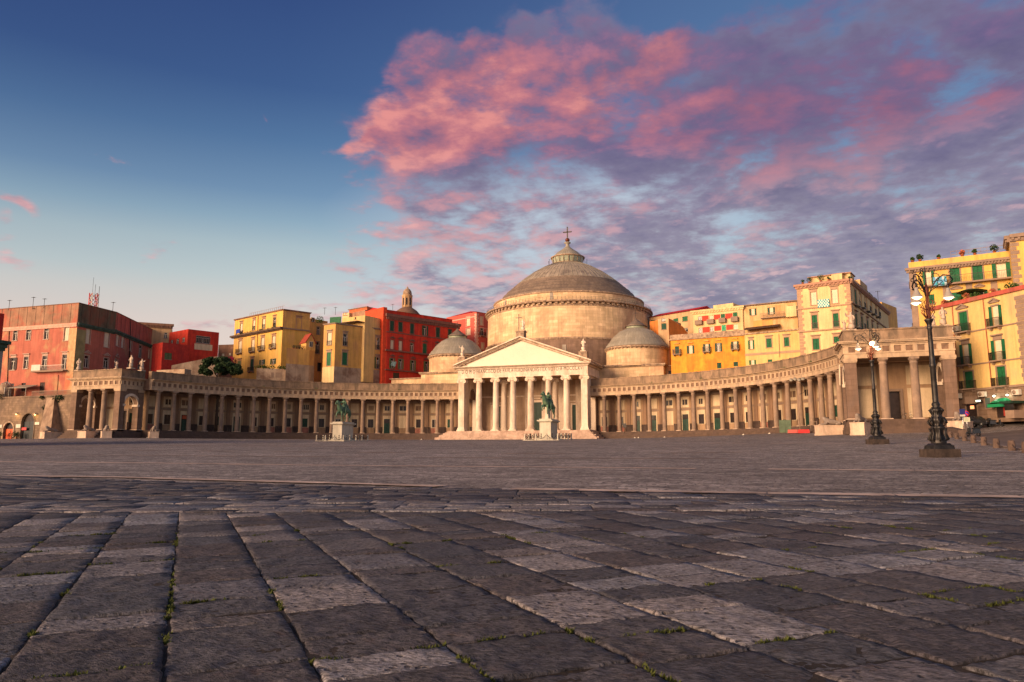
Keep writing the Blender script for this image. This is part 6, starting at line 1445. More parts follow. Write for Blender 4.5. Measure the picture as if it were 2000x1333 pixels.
# --- lower yellow front with the bar
A, (B_,) = hrz((1995, 567), 95, (1845, 602))
u = Vector((A.x-B_.x, A.y-B_.y)).normalized(); L0 = Vector((B_.x, B_.y))-u*3.2; R0 = Vector((A.x, A.y))+u*4
zbase = 4.6
fq = Fac(L0, R0); zbase = fq.uz(*z7(700, 868))[1]
T, F = building('bar_palazzo', 'lower yellow palazzo front with green shutters over the bar, at the right edge', [L0, R0], A.z, 0, 5.5, M_pyel,
    [[(562, 640, 820, 76, 'stpb'), (850, 585, 770, 60, 'octpb'), (585, 930, 1115, 56, 'octhb'), (876, 890, 1075, 66, 'octhb'), (612, 1175, 1330, 76, 'stb'), (903, 1130, 1305, 78, 'stb')]], z8, trim=M_tgrey, shut=M_green,
    bands=((0, 560, 826, .18, .12), (0, 560, 1120, .18, .12), (0, 560, 1343, .25, .18)), quoin=((0, 'l'),), zsplit=zbase, wall2=mat('brown rusticated base', (.22, .145, .10), var=.2, brick=(2.4, .55, .03, .12), stain=(.12, .08, .06), samt=.4))
f = F[0]; YF = f
b = MB(f.M); b.box(-.3, f.L, -.3, .6, A.z, A.z+.55); b.build('terrace_parapet', M_salmon2, T)
b = MB(f.M); uq = f.uz(*z8(1075, 700))[0]; z = zbase+.3; k = 0
while z < A.z-1: L = 1.3 if k % 2 else .95; b.box(uq-L*.5, uq+3.0, -.06, -.002, z+.02, z+.52); z += .55; k += 1
b.build('quoins', M_tgrey, T)
pipe(T, f, [(462, 590), (480, 830), (530, 1330)], z8, .06, M_terra); pipe(T, f, [(738, 525), (770, 830), (820, 1310)], z8, .06, M_terra)
for k, (x, yt, yb, wd) in enumerate(((500, 640, 0, 0),)): pass
# shop fronts in the base
b = MB(f.M); u0, u1, z0_, z1_ = rect(f, 1884.5, 776, 1912, 814); b.box(u0, u1, -.05, -.003, z0_, z1_); b.cm = 1; b.box(u0+.2, u1-.2, -.09, -.05, z0_, z1_-1.1); b.cm = 2; b.box(u0-.1, u1+.1, -.5, -.05, z1_-1.1, z1_-1.0); b.build('shop_front', [M_tgrey, M_dwin, M_brown], T)
b = MB(f.M); u0, u1, z0_, z1_ = rect(f, 1896, 793, 1904, 799); b.box(u0, u1, -.12, -.091, z0_, z1_); b.build('orange_sign', mat('orange lit sign', (1, .35, .15), emit=1.2), T)
b = MB(f.M); u0, u1, z0_, z1_ = rect(f, 1925, 778, 1936, 797); b.box(u0-.15, u1+.15, -.09, -.003, z0_-.15, z1_+.15); b.cm = 1; b.box(u0, u1, -.12, -.09, z0_, z1_); b.build('window', [M_tgrey, mat('grey green window', (.07, .10, .09))], T)
def acunit(px, py, label):
    u_, z_ = f.uz(px, py); p = f.M @ Vector((u_, -.35, z_-.35)); a_ = thing('air_conditioner', label, 'air conditioner', tuple(p), 'air conditioners on the yellow front'); q = MB(f.M); q.box(u_-.5, u_+.5, -.6, -.12, z_-.35, z_+.35); q.build('case', M_white, a_); q = MB(f.M @ Matrix.Translation((u_-.15, -.62, z_)) @ Matrix.Rotation(pi/2, 4, 'X')); q.lathe([(.0, 0), (.27, 0), (.27, .03), (0, .05)], n=14); q.build('fan', M_tgrey, a_)
    q = MB(f.M); q.box(u_-.4, u_-.34, -.55, -.002, z_-.42, z_-.35); q.box(u_+.34, u_+.4, -.55, -.002, z_-.42, z_-.35); q.build('bracket', M_iron, a_)
acunit(1875, 774, 'air conditioner on the base wall left of the grey shutter'); acunit(1923, 770.5, 'air conditioner above the little framed window'); acunit(1990, 766.5, 'air conditioner right above the green awning'); acunit(1872.5, 643, 'air conditioner on the top balcony of the yellow front')
# bar: doorway, lit wall and green awning
b = MB(f.M); u0, u1, z0_, z1_ = rect(f, 1946, 788, 1978, 815); b.box(u0, u1, -.04, -.003, z0_, z1_); b.cm = 1; m_ = u0+(u1-u0)*.45; b.box(m_, m_+.5, -.07, -.04, z0_+.2, z1_-.6); b.cm = 2; b.box(m_+1.0, m_+1.4, -.07, -.04, z0_+.2, z1_-.4); b.build('bar_entrance', [M_dwin, mat('dim red interior', (.30, .03, .02)), mat('lit bar window', (1, .75, .35), emit=1.6)], T)
AW = thing('green_awning', 'rounded green awning lit from above over the bar entrance', 'awning', tuple(f.M @ Vector(((u0+u1)/2, -.5, z1_))))
b = MB(f.M); n = 10; R = (u1-u0)/2+.15; m_ = (u0+u1)/2; zq = f.uz(1950, 791)[1]; Hh = f.uz(1960, 777)[1]-zq
P = []
for i in range(n+1):
    a = pi*i/n
    for j in range(6): e = pi/2*j/5; P.append((m_+R*cos(a)*cos(e)*1.0, -1.5*sin(e)*1.0-.02*0, zq+Hh*sin(a)*cos(e)*1.0+.0))
    P[-1] = (m_+R*cos(a)*.0, -1.5, zq)
P = [(m_+R*cos(pi*i/n), -.02-1.3*(j/5), zq+Hh*sin(pi*i/n)*(1-(j/5)**2*.75)) for i in range(n+1) for j in range(6)]
b.add(P, [(i*6+j, (i+1)*6+j, (i+1)*6+j+1, i*6+j+1) for i in range(n) for j in range(5)], None, True)
b.box(m_-R, m_+R, -1.34, -1.30, zq-.35, zq+.05); b.box(m_-R, m_-R+.04, -1.3, 0, zq-.35, zq+.02); b.box(m_+R-.04, m_+R, -1.3, 0, zq-.35, zq+.02)
b.build('canopy', mat('green awning cloth', (.01, .22, .09), rough=.6), AW)
for k, x_ in enumerate((m_-R*.75, m_+R*.8)):
    p = f.M @ Vector((x_, -.45, zq+Hh+.25)); LT = thing('bar_lamp', 'bright lamp over the '+('left' if k == 0 else 'right')+' end of the green awning', 'lamp', tuple(p), 'lamps over the green awning'); q = MB(); q.lathe([(0, p.z-.08), (.1, p.z-.04), (.1, p.z+.06), (0, p.z+.1)], p.x, p.y, 8, cap=False); q.build('bulb', mat('cool bulb', (.9, 1, .85), emit=15), LT)
    q = MB(f.M); q.tube([(x_, -.45, zq+Hh+.33), (x_, -.0, zq+Hh+.45)], .03, 5); q.build('arm', M_iron, LT)
    ld = bpy.data.lights.new('bar_lamp_light', 'POINT'); ld.energy = 70; ld.color = (.85, 1, .75); ld.shadow_soft_size = .1; lo = bpy.data.objects.new('bar_lamp_light', ld); C0.objects.link(lo); lo.parent = LT; lo.location = (0, 0, -.02)
b = MB(f.M); u0, u1, z0_, z1_ = rect(f, 1979, 785, 2006, 788); b.box(u0, u1, -2.2, 0, z0_, z1_); b.build('flat_canopy', M_door, T)
b = MB(f.M); u0, u1, z0_, z1_ = rect(f, 1981, 788, 2006, 817); b.box(u0+.3, u1, -1.9, -.05, z0_, z0_+1.0); b.cm = 1; b.box(u0+.3, u1, -1.9, -1.85, z0_+1.0, z1_-.1); b.build('glazed_porch', [M_tgrey, M_glass], T)
b = MB(f.M); u_, z_ = f.uz(1917, 783.5); b.box(u_-.55, u_+.45, -.5, -.4, z_-.2, z_+.2); b.cm = 1; b.box(u_-.45, u_+.35, -.52, -.5, z_-.12, z_+.12); b.build('lit_shop_sign', [M_dwin, mat('pale lit sign', (.8, .9, .7), emit=1.3)], T)
# plants and awning on the terrace
for k, (x, y, r_) in enumerate(((345, 560, .6), (395, 540, .5), (490, 530, .55), (545, 510, .8), (600, 505, .7), (650, 490, .5), (770, 465, .6), (920, 430, .8), (975, 430, .6))):
    u_ = f.uz(*z8(x, y))[0]; q = f.M @ Vector((u_, .9, A.z+.1)); plant('terrace_plant', '%s shrub from the left on the plant-lined terrace above the bar palazzo' % ('first', 'second', 'third', 'fourth', 'fifth', 'sixth', 'seventh', 'eighth', 'ninth')[k], 'terrace plant', tuple(q), r_*.8, 110, .13, group='shrubs on the terrace of the yellow front', m=M_leaf2 if k % 3 else M_terra)
u_ = f.uz(*z8(500, 440))[0]; p = f.M @ Vector((u_, 2.5, A.z)); zt2 = ondepth(1869, 566, (p-CAM).dot(FW)).z
T_ = thing('garden_umbrella', 'flat dark green parasol on the terrace behind the lamp', 'umbrella', tuple(p)); b = MB(); b.lathe([(1.9, zt2-.25), (1.2, zt2), (0, zt2+.2)], p.x, p.y, 12, cap=False); b.lathe([(1.9, zt2-.27), (0, zt2+.1)], p.x, p.y, 12, cap=False); b.build('canopy', M_dgreen, T_); b = MB(); b.tube([(p.x, p.y, A.z), (p.x, p.y, zt2)], .04, 6); b.build('pole', M_iron, T_)

# --- edge building far left (sliver of the royal guest palace)
YE = -52; fA = ony(-160, 860, YE+8); fB = ony(2, 730, YE+8)
T = thing('corner_palace', 'sliver of a grey palace with a dark green eave at the left edge', 'building', (fB.x, YE, gz(fB.x, YE)-.3)); b = MB(); zE = ony(5, 672, YE+8).z
b.box(fA.x, fB.x, YE, YE+8, -4.6, zE-1.0); b.build('wall', mat('grey palace stone', (.28, .24, .21), var=.2), T)
b = MB(); b.box(fA.x, fB.x+.7, YE-.7, YE+8.5, zE-.1, zE+.35); b.box(fA.x, fB.x+.35, YE-.4, YE+8.3, zE-.6, zE-.1); b.box(fA.x, fB.x+.15, YE-.2, YE+8.15, zE-1.0, zE-.6); b.build('eave', [M_tgreen, M_tgreen], T)
b = MB(); p = ony(6, 640, YE+7); b.box(p.x-9, p.x, YE+3, YE+7, zE+.35, ony(3, 614, YE+7).z); b.cm = 1; b.box(p.x-1.0, p.x-.35, YE+2.95, YE+7.05, zE+1.0, zE+2.2); b.build('red_attic', [M_red, M_cream], T)

# ------------------------------------------------------------------ equestrian monuments
def monument(sx_, label, rear):
    x, y = sx_*19.5, 3.0; z = gz(x, y); T = thing('equestrian_monument', label, 'monument', (x, y, z))
    b = MB(); b.taper(x, y, z-.3, z+.25, 2.9, 4.9, 2.9, 4.9); b.taper(x, y, z+.25, z+.45, 2.5, 4.5, 2.1, 4.1); b.box(x-.95, x+.95, y-1.93, y+1.93, z+.45, z+2.85)
    b.taper(x, y, z+2.85, z+3.0, 2.1, 4.1, 2.4, 4.4); b.box(x-1.3, x+1.3, y-2.3, y+2.3, z+3.0, z+3.2); b.box(x-1.0, x+1.0, y-2.0, y+2.0, z+3.2, z+3.4); b.build('pedestal', M_ped, T)
    zt = z+3.4; tl = -.16 if rear else 0
    def H(px, py, pz, r):   # lift the fore part of the rearing horse
        if rear: c, s = cos(-tl), sin(-tl); yy = (py-1.1)*c+(pz-1.6)*s*.9*0; return (px, 1.1+(py-1.1)*cos(.20)-(pz-2.2)*0, pz+(1.1-py)*sin(.20)*1.1, r)
        return (px, py, pz, r)
    N = [H(0, 1.05, 2.25, .50), H(0, .35, 2.12, .50), H(0, -.35, 2.15, .50), H(0, -.95, 2.35, .46), H(0, -1.30, 2.80, .36), H(0, -1.55, 3.25, .27), H(-.05, -1.66, 3.62, .20), H(-.10, -1.95, 3.42, .17), H(-.14, -2.22, 3.12, .12),
         H(.26, -.85, 1.85, .25), H(.30, -.95, 1.25, .14), (.30, -.80 if not rear else -1.0, .68 if not rear else 1.35, .085), (.30, -.82 if not rear else -.9, .12 if not rear else .75, .10),
         H(-.26, -.95, 1.85, .25), H(-.32, -1.50, 1.55, .15), H(-.32, -1.62, 1.10, .085), H(-.32, -1.42, .78, .10),
         (.27, 1.25, 1.85, .33), (.30, 1.00, 1.25, .17), (.30, 1.42, .78, .10), (.30, 1.25, .12, .11), (-.27, 1.05, 1.85, .33), (-.30, .70, 1.25, .17), (-.30, 1.05, .78, .10), (-.30, .85, .12, .11),
         (0, 1.55, 2.40, .14), (0, 1.85, 2.0, .19), (0, 1.95, 1.3, .16), (0, 1.80, .7, .06), H(.08, -1.72, 3.86, .05), H(-.18, -1.72, 3.86, .05)]
    Eg = [(0, 1), (1, 2), (2, 3), (3, 4), (4, 5), (5, 6), (6, 7), (7, 8), (3, 9), (9, 10), (10, 11), (11, 12), (3, 13), (13, 14), (14, 15), (15, 16), (0, 17), (17, 18), (18, 19), (19, 20), (0, 21), (21, 22), (22, 23), (23, 24), (0, 25), (25, 26), (26, 27), (27, 28), (6, 29), (6, 30)]
    N = [(n_0[0]*1.15, n_0[1], n_0[2], n_0[3]*1.16) for n_0 in N]; skin('horse', N, Eg, M_bronze, T, (x, y, zt), 1, disp=.01, rz=(-.22 if rear else -.1))
    q = .18 if rear else 0
    R = [(0, .10, 2.75+q, .30), (0, .12, 3.05+q, .30), (0, .08, 3.45+q, .34), (0, .04, 3.72+q, .26), (0, .02, 3.90+q, .11), (0, -.02, 4.14+q, .19), (0, -.04, 4.30+q, .13),
         (.46, -.05, 2.62+q, .22), (.60, -.35, 2.05+q, .15), (.60, -.25, 1.60+q, .11), (.62, -.50, 1.50+q, .10), (-.46, -.05, 2.62+q, .22), (-.60, -.35, 2.05+q, .15), (-.60, -.25, 1.60+q, .11), (-.62, -.50, 1.50+q, .10),
         (.42, .02, 3.62+q, .15), (.55, -.20, 3.22+q, .11), (.28, -.62, 3.10+q, .08), (-.42, .02, 3.62+q, .15), (-.72, -.55, 3.55+q, .10), (-.78, -1.15, 3.62+q if not rear else 3.2+q, .07)]
    RE = [(0, 1), (1, 2), (2, 3), (3, 4), (4, 5), (5, 6), (0, 7), (7, 8), (8, 9), (9, 10), (0, 11), (11, 12), (12, 13), (13, 14), (3, 15), (15, 16), (16, 17), (3, 18), (18, 19), (19, 20)]
    R = [(n_0[0]*1.1, n_0[1], n_0[2], n_0[3]*1.15) for n_0 in R]; skin('rider', R, RE, M_bronze, T, (x, y, zt), 1, disp=.01, rz=(-.22 if rear else -.1))
    Ck = [(0, .38, 3.70+q, .16), (0, .55, 3.25+q, .30), (0, .78, 2.80+q, .34), (0, 1.0, 2.35+q, .30), (.5, .75, 2.3+q, .12)]
    skin('cloak', Ck, [(0, 1), (1, 2), (2, 3), (2, 4)], M_bronze, T, (x, y, zt), 1, disp=.02, rz=(-.22 if rear else -.1))
    if rear:
        b = MB(); b.taper(x, y-.55, zt, zt+1.9, .62, 1.1, .26, .5); b.build('support_block', M_ped, T)
    # marble posts and chain swags around it
    En = thing('chain_enclosure', 'white marble posts with dark chain swags round the '+('right' if rear else 'left')+' horseman monument', 'enclosure', (x, y, z))
    w2, l2 = 2.75, 4.15; ring = []
    for k in range(3): ring.append((x-w2+2*w2*k/3, y-l2))
    for k in range(4): ring.append((x+w2, y-l2+2*l2*k/4))
    for k in range(3): ring.append((x+w2-2*w2*k/3, y+l2))
    for k in range(4): ring.append((x-w2, y+l2-2*l2*k/4))
    first = None
    for (px, py) in ring:
        zz = gz(px, py)
        if not first:
            b = MB(); b.lathe([(.17, -.1), (.17, .16), (.11, .22), (.12, .75), (.09, .85), (.13, .93), (.12, 1.0), (.0, 1.1)], n=10); first = b.build('post', M_ped, En, at=(px, py, zz))
        else: copyobj(first, En, (px, py, zz))
    for (ax, ay), (bx_, by_) in zip(ring, ring[1:]+ring[:1]):
        b = MB(); P = []
        for k in range(9):
            t = k/8; px, py = ax+(bx_-ax)*t, ay+(by_-ay)*t; P.append((px, py, gz(px, py)+.92-.62*(1-(2*t-1)**2)))
        b.tube(P, .045, 5); mx, my = (ax+bx_)/2, (ay+by_)/2; zz = gz(mx, my)
        b.tube([(mx, my, zz+.30), (mx, my, zz+.95)], .05, 5); b.lathe([(0, zz+.9), (.12, zz+.98), (0, zz+1.12)], mx, my, 6, cap=False); b.lathe([(0, zz+.5), (.14, zz+.62), (.0, zz+.74)], mx, my, 6, cap=False)
        ax2, ay2 = ax+(bx_-ax)*.22, ay+(by_-ay)*.22; b.tube([(ax2, ay2, zz+.1), (ax2, ay2, zz+.85)], .02, 4)
        b.build('chain', M_iron, En)
    b = MB(); b.box(x-w2-.25, x+w2+.25, y-l2-.25, y-l2+.25, z-.3, gz(x, y-l2)+.07); b.box(x+w2-.25, x+w2+.25, y-l2+.25, y+l2+.25, z-.3, z+.1); b.box(x-w2-.25, x-w2+.25, y-l2+.25, y+l2+.25, z-.3, z+.1); b.build('kerb', M_ped, En)
monument(-1, 'green bronze horseman walking on a tall pale pedestal in front of the left colonnade', False)
monument(1, 'green bronze horseman with a raised foreleg on a pale pedestal before the church steps', True)

# ------------------------------------------------------------------ stone figures on the roofs
def figure(x, y, z, h, label, pose, group, rz=0, cat='statue', m=None):
    k = h/2.0*.92
    B = [(0, 0, .10, .30), (0, 0, .45, .27), (.02, -.02, .85, .23), (0, .02, 1.12, .22), (0, .02, 1.38, .24), (0, 0, 1.56, .15), (0, -.01, 1.68, .08), (0, -.03, 1.82, .135), (0, -.02, 1.93, .09)]
    Eg = [(i, i+1) for i in range(8)]
    arms = {'hold': [(.25, 0, 1.48, .10), (.36, -.10, 1.18, .085), (.16, -.28, 1.22, .07), (-.25, 0, 1.48, .10), (-.34, -.06, 1.16, .085), (-.12, -.26, 1.08, .07)],
            'point': [(.25, 0, 1.48, .10), (.48, -.20, 1.45, .08), (.72, -.36, 1.60, .06), (-.25, 0, 1.48, .10), (-.36, -.02, 1.15, .085), (-.28, -.22, .98, .07)],
            'raise': [(.25, 0, 1.48, .10), (.34, -.04, 1.18, .085), (.22, -.22, 1.02, .07), (-.25, 0, 1.48, .10), (-.50, -.12, 1.55, .08), (-.52, -.22, 1.92, .06)]}[pose]
    n = len(B); N = B+arms+[(.16, -.10, .12, .16), (-.18, -.04, .12, .16), (.12, .14, .7, .16)]
    Eg += [(5, n), (n, n+1), (n+1, n+2), (5, n+3), (n+3, n+4), (n+4, n+5), (1, n+6), (1, n+7), (2, n+8)]
    T = thing('statue', label, cat, (x, y, z), group)
    skin('figure', [(a*k, b*k, c*k+.18, r*k) for a, b, c, r in N], Eg, m or M_stat, T, (x, y, z), 1, rz, .012)
    b = MB(); b.box(-.42*k, .42*k, -.42*k, .42*k, 0, .2); b.build('base', m or M_stat, T, at=(x, y, z)); return T
zP = 12.5
def at_roof(px, y): return ony(px, 700, y).x
figure(-80.0, -1.3, zP, 2.75, 'leaning draped statue at the left end of the left pavilion roof', 'hold', 'statues on the left pavilion', .5)
p = onz(203.5, 719, zP); figure(p.x, -1.2, zP, 1.75, 'low crouching statue on the left pavilion roof', 'raise', 'statues on the left pavilion', .2)
p = onz(235, 718, zP); figure(p.x, -1.2, zP, 2.9, 'tall hooded statue above the front corner of the left pavilion', 'hold', 'statues on the left pavilion', -.1)
p = onz(285, 723, zP); figure(-67.9, 3.2, zP, 2.7, 'draped statue pointing right on the left pavilion roof', 'point', 'statues on the left pavilion', .3)
for dx, h_, ps in ((0, 3.0, 'hold'),): figure(65.3, -5.2, zP, 2.75, 'cloaked stone statue above the left corner of the right pavilion', 'raise', 'statues on the right pavilion', -.3)
figure(64.4, -5.0, zP, 1.6, 'small kneeling stone figure beside the cloaked statue on the right pavilion', 'raise', 'statues on the right pavilion', .4)
figure(75.2, -5.2, zP, 1.9, 'smaller stone figure leaning behind the nearer lamp on the right pavilion', 'hold', 'statues on the right pavilion', .6)
figure(76.4, -5.1, zP, 2.8, 'tall crowned stone statue at the right end of the right pavilion', 'hold', 'statues on the right pavilion', 0)

zb, za, xm, hx, yf = PED
figure(xm-hx+1.9, yf+.3, zb+2.5, 2.9, 'white saint statue on the left corner of the church porch roof', 'raise', 'statues on the church porch', 0, m=M_marb)
figure(xm+hx-1.9, yf+.3, zb+2.5, 3.1, 'white saint statue on the right corner of the church porch roof', 'hold', 'statues on the church porch', 0, m=M_marb)
T = figure(xm+.45, yf+.3, za+1.25, 2.9, 'white statue with a tall cross on top of the church pediment', 'raise', 'statues on the church porch', 0, m=M_marb)
b = MB(); X, Y, Zq = xm-.55, yf+.2, za+1.25; b.box(X-.07, X+.07, Y-.07, Y+.07, Zq, Zq+4.1); b.box(X-.75, X+.75, Y-.06, Y+.06, Zq+3.1, Zq+3.25); b.build('cross', M_iron, T)

# ------------------------------------------------------------------ lions on their blocks
def lion(x, y, rz, label, bw=1.7, bl=3.4, h=1.25, blabel='', z=None):
    z = gz(x, y)-.05 if z is None else z
    R = Matrix.Translation((x, y, z)) @ Matrix.Rotation(rz, 4, 'Z')
    b = MB(); b.box(-bw/2, bw/2, -bl/2, bl/2, 0, h); b.box(-bw/2-.05, bw/2+.05, -bl/2-.05, bl/2+.05, h, h+.12); b.box(-bw/2-.05, bw/2+.05, -bl/2-.05, bl/2+.05, -.3, .18)
    o = b.build('lion_plinth', M_plinth, None, at=(x, y, z)); o.rotation_euler = (0, 0, rz); tagp(o, blabel, 'plinth', 'blocks under the stone lions')
    N = [(0, 1.0, .42, .34), (0, .4, .46, .36), (0, -.3, .50, .38), (0, -.75, .72, .34), (0, -1.0, 1.0, .30), (0, -1.28, .98, .20), (.26, -.8, .22, .16), (.28, -1.5, .12, .13), (-.26, -.8, .22, .16), (-.28, -1.5, .12, .13),
         (.34, .95, .28, .24), (.42, .35, .14, .14), (-.34, .95, .28, .24), (-.42, .35, .14, .14), (0, 1.4, .2, .10), (.3, 1.45, .08, .08)]
    L_ = skin('lion_statue', N, [(0, 1), (1, 2), (2, 3), (3, 4), (4, 5), (3, 6), (6, 7), (3, 8), (8, 9), (0, 10), (10, 11), (0, 12), (12, 13), (0, 14), (14, 15)], M_lion, None, (x, y, z+h+.1), 1, rz, .01)
    tagp(L_, label, 'lion statue', 'stone lions at the pavilions')
lion(-83.2, -3.6, -.2, 'lying stone lion beside the buttress at the far left', blabel='stone block under the lion beside the buttress')
lion(-72.3, -4.4, .1, 'stone lion left of the front corner of the left pavilion', blabel='block under the lion left of the left pavilion corner', bw=1.9)
lion(-68.2, -4.0, .9, 'stone lion right under the front corner of the left pavilion', blabel='block under the lion right of the left pavilion corner', bl=3.6)
lion(-63.9, 3.4, .9, 'stone lion in front of the first column right of the left pavilion', blabel='block under the lion before the first column of the left colonnade', bl=3.2)
lion(62.2, -2.6, -1.25, 'stone sphinx lying lengthwise left of the right pavilion', blabel='long cracked block under the lying sphinx left of the right pavilion', bl=4.2, bw=1.6)
lion(65.3, -8.3, -.45, 'stone lion facing the square at the left steps of the right pavilion', blabel='upright block under the lion at the left steps of the right pavilion', bw=1.8, bl=2.6, h=1.5)
lion(76.6, -8.5, -.5, 'stone lion right of the nearer street lamp by the road', blabel='block under the lion right of the nearer street lamp', bw=1.9, bl=3.4)

# ------------------------------------------------------------------ candelabrum street lamps
def street_lamp(x, y, label, a0, bright):
    z = gz(x, y)-.05; T = thing('street_lamp', label, 'street lamp', (x, y, z), 'candelabrum lamps on the square')
    b = MB(Matrix.Translation((x, y, z)) @ Matrix.Rotation(.35, 4, 'Z')); b.taper(0, 0, -.2, .45, 1.36, 1.36, 1.34, 1.34); b.build('socle', M_lava, T)
    b = MB(Matrix.Translation((x, y, z)) @ Matrix.Rotation(.35, 4, 'Z')); b.taper(0, 0, .45, .64, 1.0, 1.0, .95, .95); b.taper(0, 0, .64, .74, .86, .86, .70, .70)
    b.M = Matrix.Translation((x, y, z))
    wb = lambda a, q: .10*sin(8*a)*(.9 if .9 < q < 2.6 else .0)
    b.lathe([(.34, .72), (.36, .80), (.29, .95), (.22, 1.15), (.24, 1.35), (.31, 1.48), (.32, 1.55), (.24, 1.62), (.26, 1.75), (.31, 1.85), (.32, 1.95), (.27, 2.02), (.22, 2.2), (.25, 2.35), (.30, 2.42), (.22, 2.48), (.16, 2.6), (.20, 2.68), (.18, 2.76), (.135, 2.82)], n=32, cap=False, wob=wb)
    for k in range(8):   # leaves, masks and brackets round the foot
        a = 2*pi*k/8; c, s = cos(a), sin(a)
        b.tube([(.27*c, .27*s, .8), (.46*c, .46*s, .95), (.34*c, .34*s, 1.25), (.40*c, .40*s, 1.5)], [.05, .06, .04, .03], 6)
        b.tube([(.30*c, .30*s, 1.6), (.44*c, .44*s, 1.78), (.33*c, .33*s, 2.05)], [.03, .05, .03], 6); b.tube([(.2*c, .2*s, 2.15), (.33*c, .33*s, 2.4), (.2*c, .2*s, 2.55)], [.03, .04, .02], 6)
    b.build('foot', M_iron, T)
    b = MB(Matrix.Translation((x, y, z))); b.lathe([(.135, 2.82), (.13, 4.6), (.15, 4.63), (.15, 4.75), (.125, 4.8), (.10, 6.55), (.13, 6.6), (.13, 6.68), (.10, 6.72), (.12, 6.85), (.19, 7.0), (.22, 7.08), (.15, 7.12)], n=18, cap=False, wob=lambda a, q: .05*sin(12*a))
    b.build('pole', M_iron, T)
    b = MB(Matrix.Translation((x, y, z))); b.lathe([(.11, 7.1), (.075, 7.5), (.08, 8.3), (.11, 8.4), (.12, 8.7), (.08, 8.8), (.035, 9.0), (.03, 9.0)], n=14, cap=False); b.cm = 1; b.lathe([(.035, 8.9), (.03, 9.8), (.0, 9.9)], n=8, cap=False); b.cm = 0
    for k in range(6):
        a = 2*pi*k/6; c, s = cos(a), sin(a)
        b.tube([(.10*c, .10*s, 7.15), (.30*c, .30*s, 7.45), (.22*c, .22*s, 7.65), (.40*c, .40*s, 7.95), (.20*c, .20*s, 8.1)], [.03, .03, .025, .02, .015], 6)
        b.tube([(.10*c, .10*s, 7.6), (.36*c, .36*s, 7.75), (.30*c, .30*s, 7.55)], [.025, .02, .015], 6)
    b.build('ornament', [M_redglow, M_iron], T)
    def spiral(c0, c1, cz, r0, turns, d, st, up=1):
        P = []
        for k in range(20):
            t = k/19; a = st+up*turns*2*pi*t; r = r0*(1-.75*t); P.append((c0+(c1[0])*0+d[0]*r*cos(a), d[1]*r*cos(a), cz+r*sin(a)))
        return P
    for k in range(3):
        a = a0+2*pi*k/3; c, s = cos(a), sin(a); L = .95
        b = MB(Matrix.Translation((x, y, z)) @ Matrix.Rotation(a, 4, 'Z'))
        b.tube([(.08, 0, 8.3), (.25, 0, 8.75), (.50, 0, 9.15), (.80, 0, 9.36), (1.08, 0, 9.30), (1.22, 0, 9.08), (1.14, 0, 8.88), (.97, 0, 8.86)], [.035]*8, 6)
        b.tube([(.10, 0, 8.75), (.55, 0, 8.86), (1.0, 0, 8.86), (1.22, 0, 8.92)], .022, 5)
        def circ(cx_, cz_, r, a_, b_, n=14, rr=.02): b.tube([(cx_+r*(1-.5*i/n)*cos(a_+(b_-a_)*i/n), 0, cz_+r*(1-.5*i/n)*sin(a_+(b_-a_)*i/n)) for i in range(n+1)], rr, 5)
        circ(.97, 9.08, .20, -1.5, 4.6); circ(.42, 9.30, .26, -2.2, 3.6); circ(.28, 9.62, .18, -1.5, 4); circ(.62, 8.98, .14, 0, 5.5); circ(1.18, 9.42, .12, 3, -2)
        b.tube([(.12, 0, 8.5), (.42, 0, 8.72), (.72, 0, 8.98)], .02, 5)
        b.lathe([(0, 8.62), (.05, 8.68), (.05, 8.86), (0, 8.9)], .97, 0, 8, cap=False)
        b.build('arm', M_iron, T)
        hx_, hy_, hz_ = x+.97*c, y+.97*s, z
        b = MB(Matrix.Translation((hx_, hy_, hz_))); b.lathe([(.05, 8.66), (.09, 8.62), (.10, 8.48), (.13, 8.42), (.17, 8.30), (.27, 8.18), (.30, 8.13), (.285, 8.13), (.25, 8.17), (.15, 8.28), (.05, 8.4)], n=20, cap=False)
        sh = b.build('lamp_shade', M_shade, T)
        b = MB(Matrix.Translation((hx_, hy_, hz_))); b.lathe([(.0, 8.02), (.12, 8.05), (.22, 8.12), (.24, 8.16), (.0, 8.2)], n=16, cap=False); bb2 = b.build('bulb', M_lampw, None); bb2.parent = sh; bb2.data.transform(Matrix.Translation(-org(T)))
        ld = bpy.data.lights.new('street_lamp_light', 'POINT'); ld.energy = 14; ld.color = (1, .62, .30); ld.shadow_soft_size = .12; lo = bpy.data.objects.new('street_lamp_light', ld); C0.objects.link(lo); lo.parent = T; lo.location = (hx_-x, hy_-y, 7.92)
    if bright:
        b = MB(Matrix.Translation((x, y, z))); b.lathe([(0, 8.30), (.17, 8.38), (.2, 8.5), (.12, 8.64), (0, 8.66)], .10, -.32, 14, cap=False); b.build('bright_lamp', mat('star bright lamp', (1, .70, .30), emit=30), T)
        ld = bpy.data.lights.new('street_lamp_light', 'POINT'); ld.energy = 60; ld.color = (1, .6, .25); ld.shadow_soft_size = .2; lo = bpy.data.objects.new('street_lamp_light', ld); C0.objects.link(lo); lo.parent = T; lo.location = (.1, -.62, 8.45)
vRa = atan2(RT.y, RT.x)
street_lamp(62.6, -72.6, 'nearer and taller looking iron candelabrum lamp with three lit shades at the right', -.13, False)
street_lamp(62.8, -46.2, 'farther iron candelabrum lamp with a star bright light, before the right pavilion', -.12+pi-.1, True)

